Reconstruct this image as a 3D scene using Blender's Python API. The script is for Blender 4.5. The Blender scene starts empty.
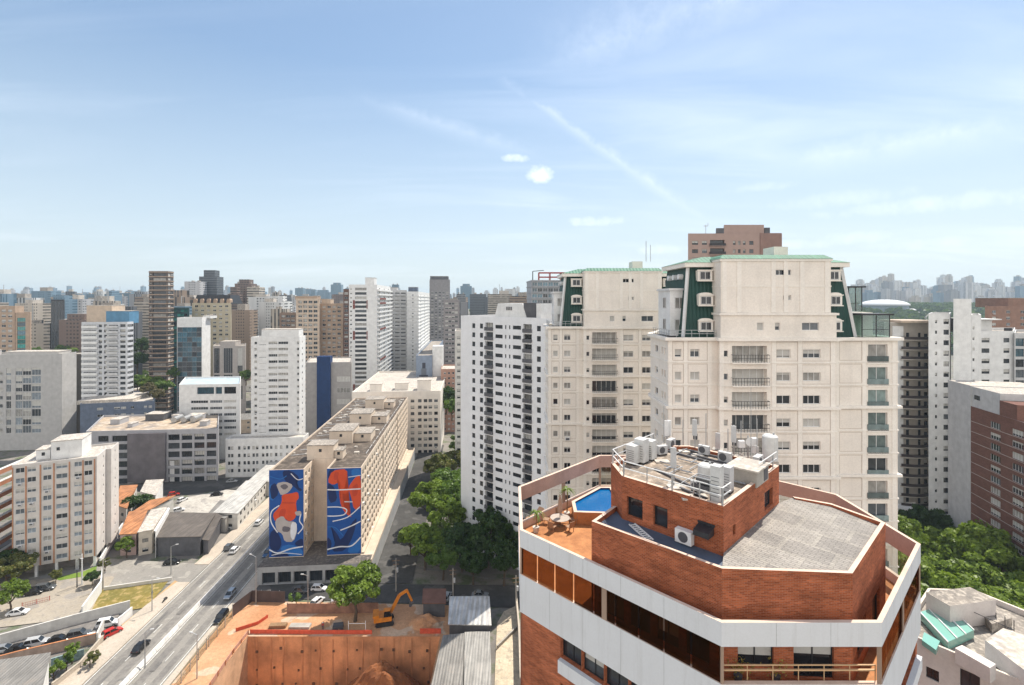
import bpy, bmesh, math, random
import numpy as np
from mathutils import Vector, Matrix
random.seed(7); np.random.seed(7)
R = math.radians
S = bpy.context.scene
COL = S.collection

# ------------------------------------------------------------------ camera
H = 78.0                    # eye height above the street
FPX, CX, HY = 488.0, 512.0, 300.0   # focal length, principal column, horizon row (pixels of the photograph)
cam_d = bpy.data.cameras.new('Camera'); cam = bpy.data.objects.new('Camera', cam_d); COL.objects.link(cam)
cam.location = (0, 0, H); cam.rotation_euler = (R(90), 0, 0)
cam_d.sensor_width = 36; cam_d.lens = FPX/1024*36; cam_d.shift_y = -(342.5-HY)/1024
cam_d.clip_start = .5; cam_d.clip_end = 20000
S.camera = cam

# ------------------------------------------------------------------ sun, sky, exposure
SUN_AZ, SUN_EL = 40.0, 59.0          # azimuth from the view axis towards the right, elevation
sdir = Vector((math.sin(R(SUN_AZ))*math.cos(R(SUN_EL)), math.cos(R(SUN_AZ))*math.cos(R(SUN_EL)), math.sin(R(SUN_EL))))
sun_d = bpy.data.lights.new('Sun', 'SUN'); sun_d.energy = 3.5; sun_d.angle = R(.53); sun_d.color = (1, .93, .82)
sun = bpy.data.objects.new('Sun', sun_d); COL.objects.link(sun)
sun.rotation_euler = (-sdir).to_track_quat('-Z', 'Y').to_euler(); sun.location = (0, 0, 150)
W_ = bpy.data.worlds.new('World'); S.world = W_; W_.use_nodes = True
S.view_settings.view_transform = 'Standard'; S.view_settings.look = 'None'; S.view_settings.gamma = 1
S.view_settings.use_curve_mapping = False
S.view_settings.exposure = .92
SKY_STRENGTH = .093
HAZE = 1.35e-4

def nodes_of(nt): nt.nodes.clear(); return nt.nodes, nt.links
def N(nt, kind, **kw):
    n = nt.nodes.new(kind)
    for k, v in kw.items():
        if k.startswith('i_'):
            n.inputs[int(k[2:]) if k[2:].isdigit() else k[2:]].default_value = v
        else: setattr(n, k, v)
    return n
def mth(nt, op, a, b=None, c=None, clamp=False):
    n = nt.nodes.new('ShaderNodeMath'); n.operation = op; n.use_clamp = clamp
    for i, x in enumerate((a, b, c)):
        if x is None: continue
        if isinstance(x, (int, float)): n.inputs[i].default_value = x
        else: nt.links.new(x, n.inputs[i])
    return n.outputs[0]
def mixc(nt, fac, a, b, mode='MIX'):
    n = nt.nodes.new('ShaderNodeMix'); n.data_type = 'RGBA'; n.blend_type = mode
    for sock, x in ((n.inputs[0], fac), (n.inputs[6], a), (n.inputs[7], b)):
        if isinstance(x, (int, float)): sock.default_value = x
        elif isinstance(x, tuple): sock.default_value = x if len(x) == 4 else x+(1,)
        else: nt.links.new(x, sock)
    return n.outputs[2]
def ramp(nt, fac, pts):
    n = nt.nodes.new('ShaderNodeMapRange'); n.clamp = True
    n.inputs[1].default_value, n.inputs[2].default_value, n.inputs[3].default_value, n.inputs[4].default_value = pts
    nt.links.new(fac, n.inputs[0]); return n.outputs[0]

def view_dir(px, py): return Vector(((px-CX)/FPX, 1, -(py-HY)/FPX)).normalized()
def make_sky():
    nt = W_.node_tree; nodes_of(nt)
    sky = N(nt, 'ShaderNodeTexSky', sky_type='NISHITA', sun_disc=False, sun_elevation=R(SUN_EL), sun_rotation=R(SUN_AZ),
            altitude=760, air_density=1.25, dust_density=.9, ozone_density=1.6)
    tc = N(nt, 'ShaderNodeTexCoord')
    d = tc.outputs['Generated']
    sep = N(nt, 'ShaderNodeSeparateXYZ'); nt.links.new(d, sep.inputs[0])
    zz = mth(nt, 'ADD', sep.outputs[2], .12)
    cx = mth(nt, 'DIVIDE', sep.outputs[0], zz); cy = mth(nt, 'DIVIDE', sep.outputs[1], zz)
    cv = N(nt, 'ShaderNodeCombineXYZ'); nt.links.new(cx, cv.inputs[0]); nt.links.new(cy, cv.inputs[1])
    # thin cirrus veils drawn out along one wind direction
    mp = N(nt, 'ShaderNodeMapping'); mp.inputs['Rotation'].default_value = (0, 0, R(32)); mp.inputs['Scale'].default_value = (.55, 2.1, 1)
    nt.links.new(cv.outputs[0], mp.inputs[0])
    n1 = N(nt, 'ShaderNodeTexNoise', i_Scale=.9, i_Detail=7., i_Roughness=.55, i_Distortion=.6); nt.links.new(mp.outputs[0], n1.inputs['Vector'])
    n2 = N(nt, 'ShaderNodeTexNoise', i_Scale=.5, i_Detail=3.); nt.links.new(cv.outputs[0], n2.inputs['Vector'])
    cir = mth(nt, 'MULTIPLY', ramp(nt, n1.outputs[0], (.46, .80, 0, 1)), ramp(nt, n2.outputs[0], (.38, .62, .15, 1)))
    side = ramp(nt, sep.outputs[0], (-.5, .75, .45, 1.0))
    cir = mth(nt, 'MULTIPLY', cir, side)
    total = mth(nt, 'MULTIPLY', cir, .50)
    nf = N(nt, 'ShaderNodeTexNoise', i_Scale=22., i_Detail=9., i_Roughness=.7); nt.links.new(d, nf.inputs['Vector'])
    wob = mth(nt, 'MULTIPLY', mth(nt, 'SUBTRACT', nf.outputs[0], .5), 1.0)
    def dot(v):
        n = nt.nodes.new('ShaderNodeVectorMath'); n.operation = 'DOT_PRODUCT'; nt.links.new(d, n.inputs[0]); n.inputs[1].default_value = v; return n.outputs['Value']
    # a long streak, and a handful of small cumulus puffs
    def streak(p, q, w, s, fade=.07):
        a, b = view_dir(*p), view_dir(*q); nrm = a.cross(b).normalized(); mid = (a+b).normalized(); half = a.angle(b)/2
        tang = nrm.cross(mid).normalized()
        off = mth(nt, 'ABSOLUTE', mth(nt, 'ADD', dot(nrm), mth(nt, 'MULTIPLY', wob, .03)))
        m = ramp(nt, off, (0, w, 1, 0))
        m = mth(nt, 'POWER', m, 1.6)
        e = ramp(nt, mth(nt, 'ABSOLUTE', dot(tang)), (math.sin(half)-fade, math.sin(half)+fade, 1, 0))
        g = ramp(nt, nf.outputs[0], (.3, .62, .25, 1))
        return mth(nt, 'MULTIPLY', mth(nt, 'MULTIPLY', m, e), mth(nt, 'MULTIPLY', g, s))
    for args in (((520, 92), (690, 210), .022, .27), ((780, 165), (1050, 118), .05, .26), ((560, 60), (790, -20), .11, .22), ((380, 105), (520, 150), .03, .18)):
        total = mth(nt, 'MAXIMUM', total, streak(*args))
    right = Vector((1, 0, 0))
    for (px, py, rx, ry, s) in ((540, 173, .021, .014, .8), (515, 158, .024, .007, .6), (598, 221, .05, .009, .5), (833, 199, .08, .011, .22),
                                (945, 203, .12, .011, .3), (770, 186, .05, .007, .25), (860, 237, .06, .010, .25), (660, 250, .04, .008, .3),
                                (935, 243, .08, .009, .22), (12, 237, .05, .005, .15), (790, 245, .06, .008, .25)):
        c = view_dir(px, py); rt = Vector((c.y, -c.x, 0)).normalized(); up = rt.cross(c)
        ex = mth(nt, 'DIVIDE', dot(rt), rx); ey = mth(nt, 'DIVIDE', mth(nt, 'SUBTRACT', dot(up), 0), ry)
        r2 = mth(nt, 'ADD', mth(nt, 'MULTIPLY', ex, ex), mth(nt, 'MULTIPLY', ey, ey))
        rr = mth(nt, 'ADD', r2, mth(nt, 'MULTIPLY', wob, 7.5))
        m = mth(nt, 'MULTIPLY', ramp(nt, rr, (-1.1, 1.7, 1, 0)), s)
        fr = mth(nt, 'GREATER_THAN', dot(c), .9)
        total = mth(nt, 'MAXIMUM', total, mth(nt, 'MULTIPLY', m, fr))
    total = mth(nt, 'MULTIPLY', total, ramp(nt, sep.outputs[2], (.0, .05, 0, 1)), clamp=True)
    # the bright rim of the sky towards the sun rolls off softly
    def vm(op, a, b):
        n = nt.nodes.new('ShaderNodeVectorMath'); n.operation = op
        for i, x in enumerate((a, b)):
            if isinstance(x, tuple): n.inputs[i].default_value = x
            else: nt.links.new(x, n.inputs[i])
        return n.outputs[0]
    soft = vm('DIVIDE', vm('MULTIPLY', sky.outputs[0], (1.18, 1.16, 1.10)), vm('ADD', vm('MULTIPLY', sky.outputs[0], (.085, .083, .066)), (1, 1, 1)))
    hz_ = ramp(nt, sep.outputs[2], (.0, .42, .68, 0))
    tint = vm('MULTIPLY', mixc(nt, hz_, soft, (4.9, 5.15, 5.2, 1)), (.95, 1.02, 1.075))
    col = mixc(nt, total, tint, (8.2, 8.6, 9.2, 1))
    # unseen bank of bright cumulus, added behind the viewer to lift the shaded fronts
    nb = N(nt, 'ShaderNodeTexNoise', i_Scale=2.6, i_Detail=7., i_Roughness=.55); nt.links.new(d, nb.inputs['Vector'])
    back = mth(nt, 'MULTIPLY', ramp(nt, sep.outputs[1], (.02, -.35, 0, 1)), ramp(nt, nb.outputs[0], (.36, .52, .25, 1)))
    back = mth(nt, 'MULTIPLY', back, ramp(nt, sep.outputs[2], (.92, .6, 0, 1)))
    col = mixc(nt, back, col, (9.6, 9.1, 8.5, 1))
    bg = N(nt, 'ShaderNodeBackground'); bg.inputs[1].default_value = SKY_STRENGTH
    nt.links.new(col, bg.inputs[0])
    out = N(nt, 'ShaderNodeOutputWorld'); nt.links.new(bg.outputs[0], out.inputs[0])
make_sky()

# ------------------------------------------------------------------ materials
def new_mat(name):
    m = bpy.data.materials.new(name); m.use_nodes = True; nt = m.node_tree; nodes_of(nt)
    b = N(nt, 'ShaderNodeBsdfPrincipled'); o = N(nt, 'ShaderNodeOutputMaterial'); nt.links.new(b.outputs[0], o.inputs[0])
    return m, nt, b
def texco(nt, kind='Object', scale=(1, 1, 1), rot=(0, 0, 0)):
    tc = N(nt, 'ShaderNodeTexCoord'); mp = N(nt, 'ShaderNodeMapping'); mp.inputs['Scale'].default_value = scale; mp.inputs['Rotation'].default_value = rot
    nt.links.new(tc.outputs[kind], mp.inputs[0]); return mp.outputs[0]
def noise(nt, vec, scale, detail=4., rough=.55):
    n = N(nt, 'ShaderNodeTexNoise', i_Scale=scale, i_Detail=detail, i_Roughness=rough); nt.links.new(vec, n.inputs['Vector']); return n.outputs[0]
MATS = {}
def plain(name, col, rough=.7, var=.18, scale=.5, streak=True, metal=0., bump=0., spec=.3):
    """painted or rendered surface with mottling, and rain streaks running down it"""
    if name in MATS: return MATS[name]
    m, nt, b = new_mat(name)
    v = texco(nt, 'Object'); n1 = noise(nt, v, scale, 6.)
    f = ramp(nt, n1, (.3, .7, 1-var, 1+var*.35))
    if streak:
        n2 = noise(nt, texco(nt, 'Object', (.55, .55, .05)), 1.2, 6., .65)
        f = mth(nt, 'MULTIPLY', f, ramp(nt, n2, (.28, .48, 1-var*.55, 1.02)))
    n3 = noise(nt, v, scale*14, 3.)
    f = mth(nt, 'MULTIPLY', f, ramp(nt, n3, (.3, .7, .94, 1.05)))
    c = mixc(nt, 1.0, tuple(col), f, 'MULTIPLY'); nt.links.new(c, b.inputs['Base Color'])
    b.inputs['Roughness'].default_value = rough; b.inputs['Metallic'].default_value = metal; b.inputs['Specular IOR Level'].default_value = spec
    if bump:
        bp = N(nt, 'ShaderNodeBump'); bp.inputs['Strength'].default_value = bump; bp.inputs['Distance'].default_value = .05
        nt.links.new(n3, bp.inputs['Height']); nt.links.new(bp.outputs[0], b.inputs['Normal'])
    MATS[name] = m; return m
def glassy(name, col, rough=.08, spec=.6, var=.5):
    """window pane: what lies behind it varies from pane to pane"""
    if name in MATS: return MATS[name]
    m, nt, b = new_mat(name)
    oi = N(nt, 'ShaderNodeObjectInfo'); n1 = noise(nt, texco(nt, 'Object', (1, 1, .5)), 1.3, 2.)
    f = mth(nt, 'MULTIPLY', ramp(nt, oi.outputs['Random'], (0, 1, 1-var, 1+var)), ramp(nt, n1, (.35, .65, .75, 1.25)))
    c = mixc(nt, 1.0, tuple(col), f, 'MULTIPLY'); nt.links.new(c, b.inputs['Base Color'])
    b.inputs['Roughness'].default_value = rough; b.inputs['Specular IOR Level'].default_value = spec
    MATS[name] = m; return m
def clear_glass(name, tint, refl=.12, gcol=(.9, .93, .95)):
    if name in MATS: return MATS[name]
    m = bpy.data.materials.new(name); m.use_nodes = True; nt = m.node_tree; nodes_of(nt)
    t = N(nt, 'ShaderNodeBsdfTransparent'); t.inputs[0].default_value = tint+(1,)
    g = N(nt, 'ShaderNodeBsdfGlossy'); g.inputs['Roughness'].default_value = .03; g.inputs[0].default_value = gcol+(1,)
    fr = N(nt, 'ShaderNodeFresnel'); fr.inputs[0].default_value = 1.5; bf = N(nt, 'ShaderNodeNewGeometry')
    f = mth(nt, 'ADD', mth(nt, 'MULTIPLY', fr.outputs[0], .8), refl*.3, clamp=True); f = mth(nt, 'MULTIPLY', f, mth(nt, 'SUBTRACT', 1., bf.outputs['Backfacing']))
    mx = N(nt, 'ShaderNodeMixShader'); nt.links.new(f, mx.inputs[0]); nt.links.new(t.outputs[0], mx.inputs[1]); nt.links.new(g.outputs[0], mx.inputs[2])
    o = N(nt, 'ShaderNodeOutputMaterial'); nt.links.new(mx.outputs[0], o.inputs[0])
    MATS[name] = m; return m
def brick(name, c1, c2, mortar, bw=.46, bh=.16, ms=.02, var=.25):
    if name in MATS: return MATS[name]
    m, nt, b = new_mat(name)
    uv = texco(nt, 'UV')
    t = N(nt, 'ShaderNodeTexBrick'); t.inputs['Color1'].default_value = c1+(1,); t.inputs['Color2'].default_value = c2+(1,); t.inputs['Mortar'].default_value = mortar+(1,)
    t.inputs['Scale'].default_value = 1; t.inputs['Mortar Size'].default_value = ms; t.inputs['Brick Width'].default_value = bw; t.inputs['Row Height'].default_value = bh; t.inputs['Bias'].default_value = .1
    nt.links.new(uv, t.inputs['Vector'])
    n1 = noise(nt, uv, .35, 6., .6); n2 = noise(nt, texco(nt, 'UV', (.5, 2.6, 1)), 1.1, 5.)
    f = mth(nt, 'MULTIPLY', ramp(nt, n1, (.3, .7, 1-var, 1+var*.6)), ramp(nt, n2, (.3, .7, 1-var, 1+var*.6)))
    nt.links.new(mixc(nt, 1.0, t.outputs[0], f, 'MULTIPLY'), b.inputs['Base Color']); b.inputs['Roughness'].default_value = .85; b.inputs['Specular IOR Level'].default_value = .2
    bp = N(nt, 'ShaderNodeBump'); bp.inputs['Strength'].default_value = .5; bp.inputs['Distance'].default_value = .02; bp.invert = True
    nt.links.new(t.outputs['Fac'], bp.inputs['Height']); nt.links.new(bp.outputs[0], b.inputs['Normal'])
    MATS[name] = m; return m
def ribbed(name, col, pitch=.5, var=.25, axis=0, rough=.5, metal=.0, stain=(.25, .2, .16)):
    """corrugated sheet or rows of tiles: ridges as bump, weathered patches as colour"""
    if name in MATS: return MATS[name]
    m, nt, b = new_mat(name)
    uv = texco(nt, 'UV'); s = N(nt, 'ShaderNodeSeparateXYZ'); nt.links.new(uv, s.inputs[0])
    w = mth(nt, 'SINE', mth(nt, 'MULTIPLY', s.outputs[axis], 2*math.pi/pitch))
    n1 = noise(nt, texco(nt, 'UV', (.25, .25, 1)), 1.2, 6., .65); n2 = noise(nt, texco(nt, 'UV', (1.6, .12, 1) if axis == 0 else (.12, 1.6, 1)), 1., 4.)
    f = mth(nt, 'MULTIPLY', ramp(nt, n1, (.35, .65, 1-var, 1.05)), ramp(nt, n2, (.35, .65, 1-var, 1.06)))
    f = mth(nt, 'MULTIPLY', f, ramp(nt, w, (-1, 1, .93, 1.03)))
    c = mixc(nt, 1., tuple(col), f, 'MULTIPLY')
    c = mixc(nt, ramp(nt, n1, (.56, .75, 0, .55)), c, stain)
    nt.links.new(c, b.inputs['Base Color']); b.inputs['Roughness'].default_value = rough; b.inputs['Metallic'].default_value = metal
    bp = N(nt, 'ShaderNodeBump'); bp.inputs['Strength'].default_value = .6; bp.inputs['Distance'].default_value = .05
    nt.links.new(w, bp.inputs['Height']); nt.links.new(bp.outputs[0], b.inputs['Normal'])
    MATS[name] = m; return m
def far_facade(name, wall, glass, pu=3.2, pv=3.0, wu=.55, wv=.45, band=False, vstripe=False):
    """facade of a far block: a grid of openings too small to model one by one"""
    if name in MATS: return MATS[name]
    m, nt, b = new_mat(name)
    uv = texco(nt, 'UV'); s = N(nt, 'ShaderNodeSeparateXYZ'); nt.links.new(uv, s.inputs[0])
    gz = N(nt, 'ShaderNodeNewGeometry'); sz = N(nt, 'ShaderNodeSeparateXYZ'); nt.links.new(gz.outputs['Normal'], sz.inputs[0])
    vert = mth(nt, 'LESS_THAN', mth(nt, 'ABSOLUTE', sz.outputs[2]), .5)
    uu = mth(nt, 'DIVIDE', s.outputs[0], pu); vv = mth(nt, 'DIVIDE', s.outputs[1], pv)
    fu = mth(nt, 'FRACT', uu); fv = mth(nt, 'FRACT', vv)
    mu = mth(nt, 'LESS_THAN', mth(nt, 'ABSOLUTE', mth(nt, 'SUBTRACT', fu, .5)), wu/2)
    mv = mth(nt, 'LESS_THAN', mth(nt, 'ABSOLUTE', mth(nt, 'SUBTRACT', fv, .5)), wv/2)
    # some bays of the facade are blank, some are balconies the full width
    bay = N(nt, 'ShaderNodeTexWhiteNoise', noise_dimensions='1D'); nt.links.new(mth(nt, 'FLOOR', mth(nt, 'DIVIDE', uu, 2)), bay.inputs['W'])
    blank = mth(nt, 'GREATER_THAN', bay.outputs[0], .16)
    wide = mth(nt, 'GREATER_THAN', bay.outputs[0], .72)
    mu = mth(nt, 'MAXIMUM', mu, wide)
    mask = mu if vstripe else (mv if band else mth(nt, 'MULTIPLY', mu, mv))
    if not band: mask = mth(nt, 'MULTIPLY', mask, blank)
    mask = mth(nt, 'MULTIPLY', mask, vert)
    cell = N(nt, 'ShaderNodeCombineXYZ'); nt.links.new(mth(nt, 'FLOOR', uu), cell.inputs[0]); nt.links.new(mth(nt, 'FLOOR', vv), cell.inputs[1])
    wn = N(nt, 'ShaderNodeTexWhiteNoise', noise_dimensions='3D'); nt.links.new(cell.outputs[0], wn.inputs['Vector'])
    gcol = mixc(nt, ramp(nt, wn.outputs[0], (.55, 1., 0, .8)), tuple(glass), tuple(x*.75 for x in wall))
    n1 = noise(nt, texco(nt, 'Object', (1, 1, .15)), .25, 5.); oi = N(nt, 'ShaderNodeObjectInfo')
    f = mth(nt, 'MULTIPLY', ramp(nt, n1, (.3, .7, .82, 1.06)), ramp(nt, oi.outputs['Random'], (0, 1, .85, 1.12)))
    wc = mixc(nt, 1., tuple(wall), f, 'MULTIPLY')
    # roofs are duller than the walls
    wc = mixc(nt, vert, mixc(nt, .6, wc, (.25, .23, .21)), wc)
    nt.links.new(mixc(nt, mask, wc, gcol), b.inputs['Base Color'])
    nt.links.new(ramp(nt, mask, (0, 1, .75, .15)), b.inputs['Roughness'])
    MATS[name] = m; return m
def ground_mat(name, cols, scale, rough=.9, fine=8., patches=None, cracks=False):
    if name in MATS: return MATS[name]
    m, nt, b = new_mat(name)
    v = texco(nt, 'Object'); n1 = noise(nt, v, scale, 7., .6); n2 = noise(nt, v, scale*fine, 5., .65); n3 = noise(nt, v, 3.0, 3.)
    c = mixc(nt, ramp(nt, n1, (.35, .65, 0, 1)), tuple(cols[0]), tuple(cols[1]))
    if len(cols) > 2: c = mixc(nt, ramp(nt, n2, (.5, .62, 0, .8)), c, tuple(cols[2]))
    if patches: c = mixc(nt, ramp(nt, noise(nt, v, scale*2.2, 2.), (.58, .6, 0, .75)), c, tuple(patches))
    c = mixc(nt, 1., c, ramp(nt, n2, (.3, .7, .82, 1.12)), 'MULTIPLY'); c = mixc(nt, 1., c, ramp(nt, n3, (.3, .7, .9, 1.08)), 'MULTIPLY')
    nt.links.new(c, b.inputs['Base Color']); b.inputs['Roughness'].default_value = rough; b.inputs['Specular IOR Level'].default_value = .2
    bp = N(nt, 'ShaderNodeBump'); bp.inputs['Strength'].default_value = .4; bp.inputs['Distance'].default_value = .06
    nt.links.new(n2, bp.inputs['Height']); nt.links.new(bp.outputs[0], b.inputs['Normal'])
    MATS[name] = m; return m
def leaf_mat(name, dark, light, yellow=None):
    if name in MATS: return MATS[name]
    m = bpy.data.materials.new(name); m.use_nodes = True; nt = m.node_tree; nodes_of(nt)
    g = N(nt, 'ShaderNodeNewGeometry'); v = texco(nt, 'Object'); n1 = noise(nt, v, .35, 3.)
    f = mth(nt, 'ADD', mth(nt, 'MULTIPLY', g.outputs['Random Per Island'], .55), mth(nt, 'MULTIPLY', ramp(nt, n1, (.35, .65, 0, 1)), .45), clamp=True)
    c = mixc(nt, f, tuple(dark), tuple(light))
    if yellow: c = mixc(nt, ramp(nt, g.outputs['Random Per Island'], (.82, .9, 0, .8)), c, tuple(yellow))
    d = N(nt, 'ShaderNodeBsdfDiffuse'); t = N(nt, 'ShaderNodeBsdfTranslucent'); nt.links.new(c, d.inputs[0])
    nt.links.new(mixc(nt, .35, c, (.22, .33, .03)), t.inputs[0])
    mx = N(nt, 'ShaderNodeMixShader'); mx.inputs[0].default_value = .38; nt.links.new(d.outputs[0], mx.inputs[1]); nt.links.new(t.outputs[0], mx.inputs[2])
    gl = N(nt, 'ShaderNodeBsdfGlossy'); gl.inputs['Roughness'].default_value = .45; gl.inputs[0].default_value = (.5, .5, .5, 1)
    m2 = N(nt, 'ShaderNodeMixShader'); m2.inputs[0].default_value = .04; nt.links.new(mx.outputs[0], m2.inputs[1]); nt.links.new(gl.outputs[0], m2.inputs[2])
    o = N(nt, 'ShaderNodeOutputMaterial'); nt.links.new(m2.outputs[0], o.inputs[0])
    MATS[name] = m; return m

white = plain('white_paint', (.72, .72, .71), .6, .16)
offwhite = plain('off_white_render', (.62, .60, .56), .7, .2)
cream = plain('cream_render', (.80, .74, .665), .7, .11, .3)
cream2 = plain('cream_trim', (.83, .78, .71), .7, .10, .3)
beige = plain('beige_render', (.56, .45, .35), .7, .2)
tan = plain('tan_render', (.42, .31, .23), .75, .22)
grey = plain('grey_render', (.36, .36, .36), .75, .2)
lgrey = plain('light_grey_render', (.52, .52, .52), .7, .18)
dgrey = plain('dark_grey_render', (.10, .10, .11), .6, .3)
blueg = plain('blue_grey_cladding', (.12, .15, .21), .5, .25)
brown = plain('brown_tile_cladding', (.36, .255, .22), .7, .08)
orange_r = plain('orange_render', (.52, .22, .10), .75, .2)
bluepaint = plain('blue_paint', (.008, .036, .125), .5, .2)
concrete = plain('concrete', (.40, .37, .33), .85, .3, .6, False)
roofc = ground_mat('roof_concrete', ((.34, .30, .26), (.22, .20, .18), (.45, .40, .34)), .25, .9, 6.)
roofd = ground_mat('roof_tar', ((.10, .09, .085), (.16, .14, .12), (.24, .20, .17)), .2, .9, 6.)
roofl = ground_mat('roof_pale', ((.50, .45, .39), (.36, .33, .30), (.6, .56, .5)), .25, .9, 6.)
steel = plain('galvanised_steel', (.45, .46, .47), .4, .2, 2., False, .7)
darkmetal = plain('dark_metal', (.04, .04, .045), .45, .3, 2., False, .3)
whitemetal = plain('white_metal', (.75, .75, .74), .4, .12, 2., False)
wood = plain('wood', (.28, .17, .09), .7, .3, 2.)
g_dark = glassy('glass_dark', (.022, .026, .032)); g_mid = glassy('glass_mid', (.07, .08, .09)); g_blue = glassy('glass_blue', (.05, .12, .16), .05, .9)
g_cur = glassy('glass_curtain', (.30, .29, .27), .25, .5, .3); g_blind = plain('roller_blind', (.50, .49, .46), .6, .15, 1., False); g_teal = glassy('glass_teal', (.03, .22, .2), .05, .9)

# ------------------------------------------------------------------ mesh helpers
class MB:
    """collects faces; build() links them as ONE mesh object"""
    def __init__(s): s.v = []; s.f = []; s.m = []
    def face(s, pts, m=0):
        i = len(s.v); s.v += [tuple(p) for p in pts]; s.f.append(tuple(range(i, i+len(pts)))); s.m.append(m)
    def box(s, x0, x1, y0, y1, z0, z1, m=0):
        s.prism([(x0, y0), (x1, y0), (x1, y1), (x0, y1)], z0, z1, m)
    def prism(s, poly, z0, z1, m=0, mtop=None, bottom=True):
        n = len(poly)
        for i in range(n):
            p, q = poly[i], poly[(i+1) % n]
            s.face([(p[0], p[1], z0), (q[0], q[1], z0), (q[0], q[1], z1), (p[0], p[1], z1)], m)
        s.face([(p[0], p[1], z1) for p in poly], m if mtop is None else mtop)
        if bottom: s.face([(p[0], p[1], z0) for p in reversed(poly)], m)
    def ring(s, outer, inner, z0, z1, m=0, mtop=None, minner=None):
        n = len(outer); mt = m if mtop is None else mtop; mi = m if minner is None else minner
        for i in range(n):
            j = (i+1) % n; a, b, c, d = outer[i], outer[j], inner[j], inner[i]
            s.face([(*a, z0), (*b, z0), (*b, z1), (*a, z1)], m); s.face([(*c, z0), (*d, z0), (*d, z1), (*c, z1)], mi)
            s.face([(*a, z1), (*b, z1), (*c, z1), (*d, z1)], mt); s.face([(*b, z0), (*a, z0), (*d, z0), (*c, z0)], mi)
    def bar(s, p, q, w, h=None, m=0):
        """square bar between two points"""
        p, q = Vector(p), Vector(q); d = (q-p).normalized(); h = h or w
        a = d.cross(Vector((0, 0, 1)));  a = Vector((1, 0, 0)) if a.length < 1e-4 else a.normalized()
        b = a.cross(d); a = a*w/2; b = b*h/2
        c0 = [p-a-b, p+a-b, p+a+b, p-a+b]; c1 = [x+(q-p) for x in c0]
        for i in range(4): j = (i+1) % 4; s.face([c0[i], c0[j], c1[j], c1[i]], m)
        s.face(c0[::-1], m); s.face(c1, m)
    def tube(s, pts, rad, m=0, n=8, cap=True):
        pts = [Vector(p) for p in pts]; rads = rad if isinstance(rad, (list, tuple)) else [rad]*len(pts); rings = []
        for i, p in enumerate(pts):
            d = (pts[min(i+1, len(pts)-1)]-pts[max(i-1, 0)]).normalized()
            a = d.cross(Vector((.13, .07, 1))); a = d.cross(Vector((1, 0, 0))) if a.length < .05 else a
            a.normalize(); b = d.cross(a)
            rings.append([p+a*rads[i]*math.cos(2*math.pi*k/n)+b*rads[i]*math.sin(2*math.pi*k/n) for k in range(n)])
        base = len(s.v)
        for r in rings: s.v += [tuple(x) for x in r]
        for i in range(len(rings)-1):
            for k in range(n):
                l = (k+1) % n; s.f.append((base+i*n+k, base+(i+1)*n+k, base+(i+1)*n+l, base+i*n+l)); s.m.append(m)
        if cap:
            s.f.append(tuple(base+k for k in range(n))); s.m.append(m); s.f.append(tuple(base+(len(rings)-1)*n+k for k in reversed(range(n)))); s.m.append(m)
    def loft(s, rings, m=0, cap=True):
        base = len(s.v); n = len(rings[0])
        for r in rings: s.v += [tuple(x) for x in r]
        for i in range(len(rings)-1):
            for k in range(n):
                l = (k+1) % n; s.f.append((base+i*n+k, base+i*n+l, base+(i+1)*n+l, base+(i+1)*n+k)); s.m.append(m)
        if cap:
            s.f.append(tuple(base+k for k in reversed(range(n)))); s.m.append(m); s.f.append(tuple(base+(len(rings)-1)*n+k for k in range(n))); s.m.append(m)
    def mesh(s, name, mats, off=(0, 0, 0), smooth=False):
        me = bpy.data.meshes.new(name)
        v = np.array(s.v, dtype=np.float64)-np.array(off)
        me.from_pydata([tuple(x) for x in v], [], s.f)
        for m in (mats if isinstance(mats, (list, tuple)) else [mats]): me.materials.append(m)
        me.polygons.foreach_set('material_index', np.array(s.m, dtype=np.int32))
        if smooth: me.polygons.foreach_set('use_smooth', np.ones(len(s.f), dtype=bool))
        uv_metres(me); me.update(); return me
    def build(s, name, mats, parent=None, off=(0, 0, 0), smooth=False):
        if not s.f: return None
        return link(name, s.mesh(name, mats, off, smooth), parent)
def uv_metres(me):
    nl = len(me.loops); npoly = len(me.polygons)
    if not nl: return
    co = np.empty(len(me.vertices)*3); me.vertices.foreach_get('co', co); co = co.reshape(-1, 3)
    vi = np.empty(nl, dtype=np.int32); me.loops.foreach_get('vertex_index', vi)
    tot = np.empty(npoly, dtype=np.int32); me.polygons.foreach_get('loop_total', tot)
    nr = np.empty(npoly*3); me.polygons.foreach_get('normal', nr); nr = np.repeat(nr.reshape(-1, 3), tot, axis=0)
    P = co[vi]; flat = np.abs(nr[:, 2]) > .75
    hl = np.hypot(nr[:, 0], nr[:, 1])+1e-9; tx, ty = -nr[:, 1]/hl, nr[:, 0]/hl
    u = np.where(flat, P[:, 0], P[:, 0]*tx+P[:, 1]*ty); w = np.where(flat, P[:, 1], P[:, 2])
    layer = me.uv_layers.new(name='UVMap'); layer.data.foreach_set('uv', np.stack([u, w], 1).ravel())
def link(name, me, parent=None, loc=(0, 0, 0), rz=0):
    o = bpy.data.objects.new(name, me); COL.objects.link(o); o.location = loc; o.rotation_euler = (0, 0, rz)
    if parent: o.parent = parent
    return o
def tag(o, label=None, cat=None, group=None, kind=None):
    if label: o['label'] = label
    if cat: o['category'] = cat
    if group: o['group'] = group
    if kind: o['kind'] = kind
    return o
def thing(name, label, cat, loc=(0, 0, 0), rz=0, group=None):
    return tag(link(name, None, None, loc, rz), label, cat, group)
def structure(name, mb, mats): return tag(mb.build(name, mats), kind='structure')
def copy_tree(o, parent=None):
    c = o.copy(); COL.objects.link(c)
    if parent: c.parent = parent
    for ch in KIDS(o): copy_tree(ch, c)
    return c
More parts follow.
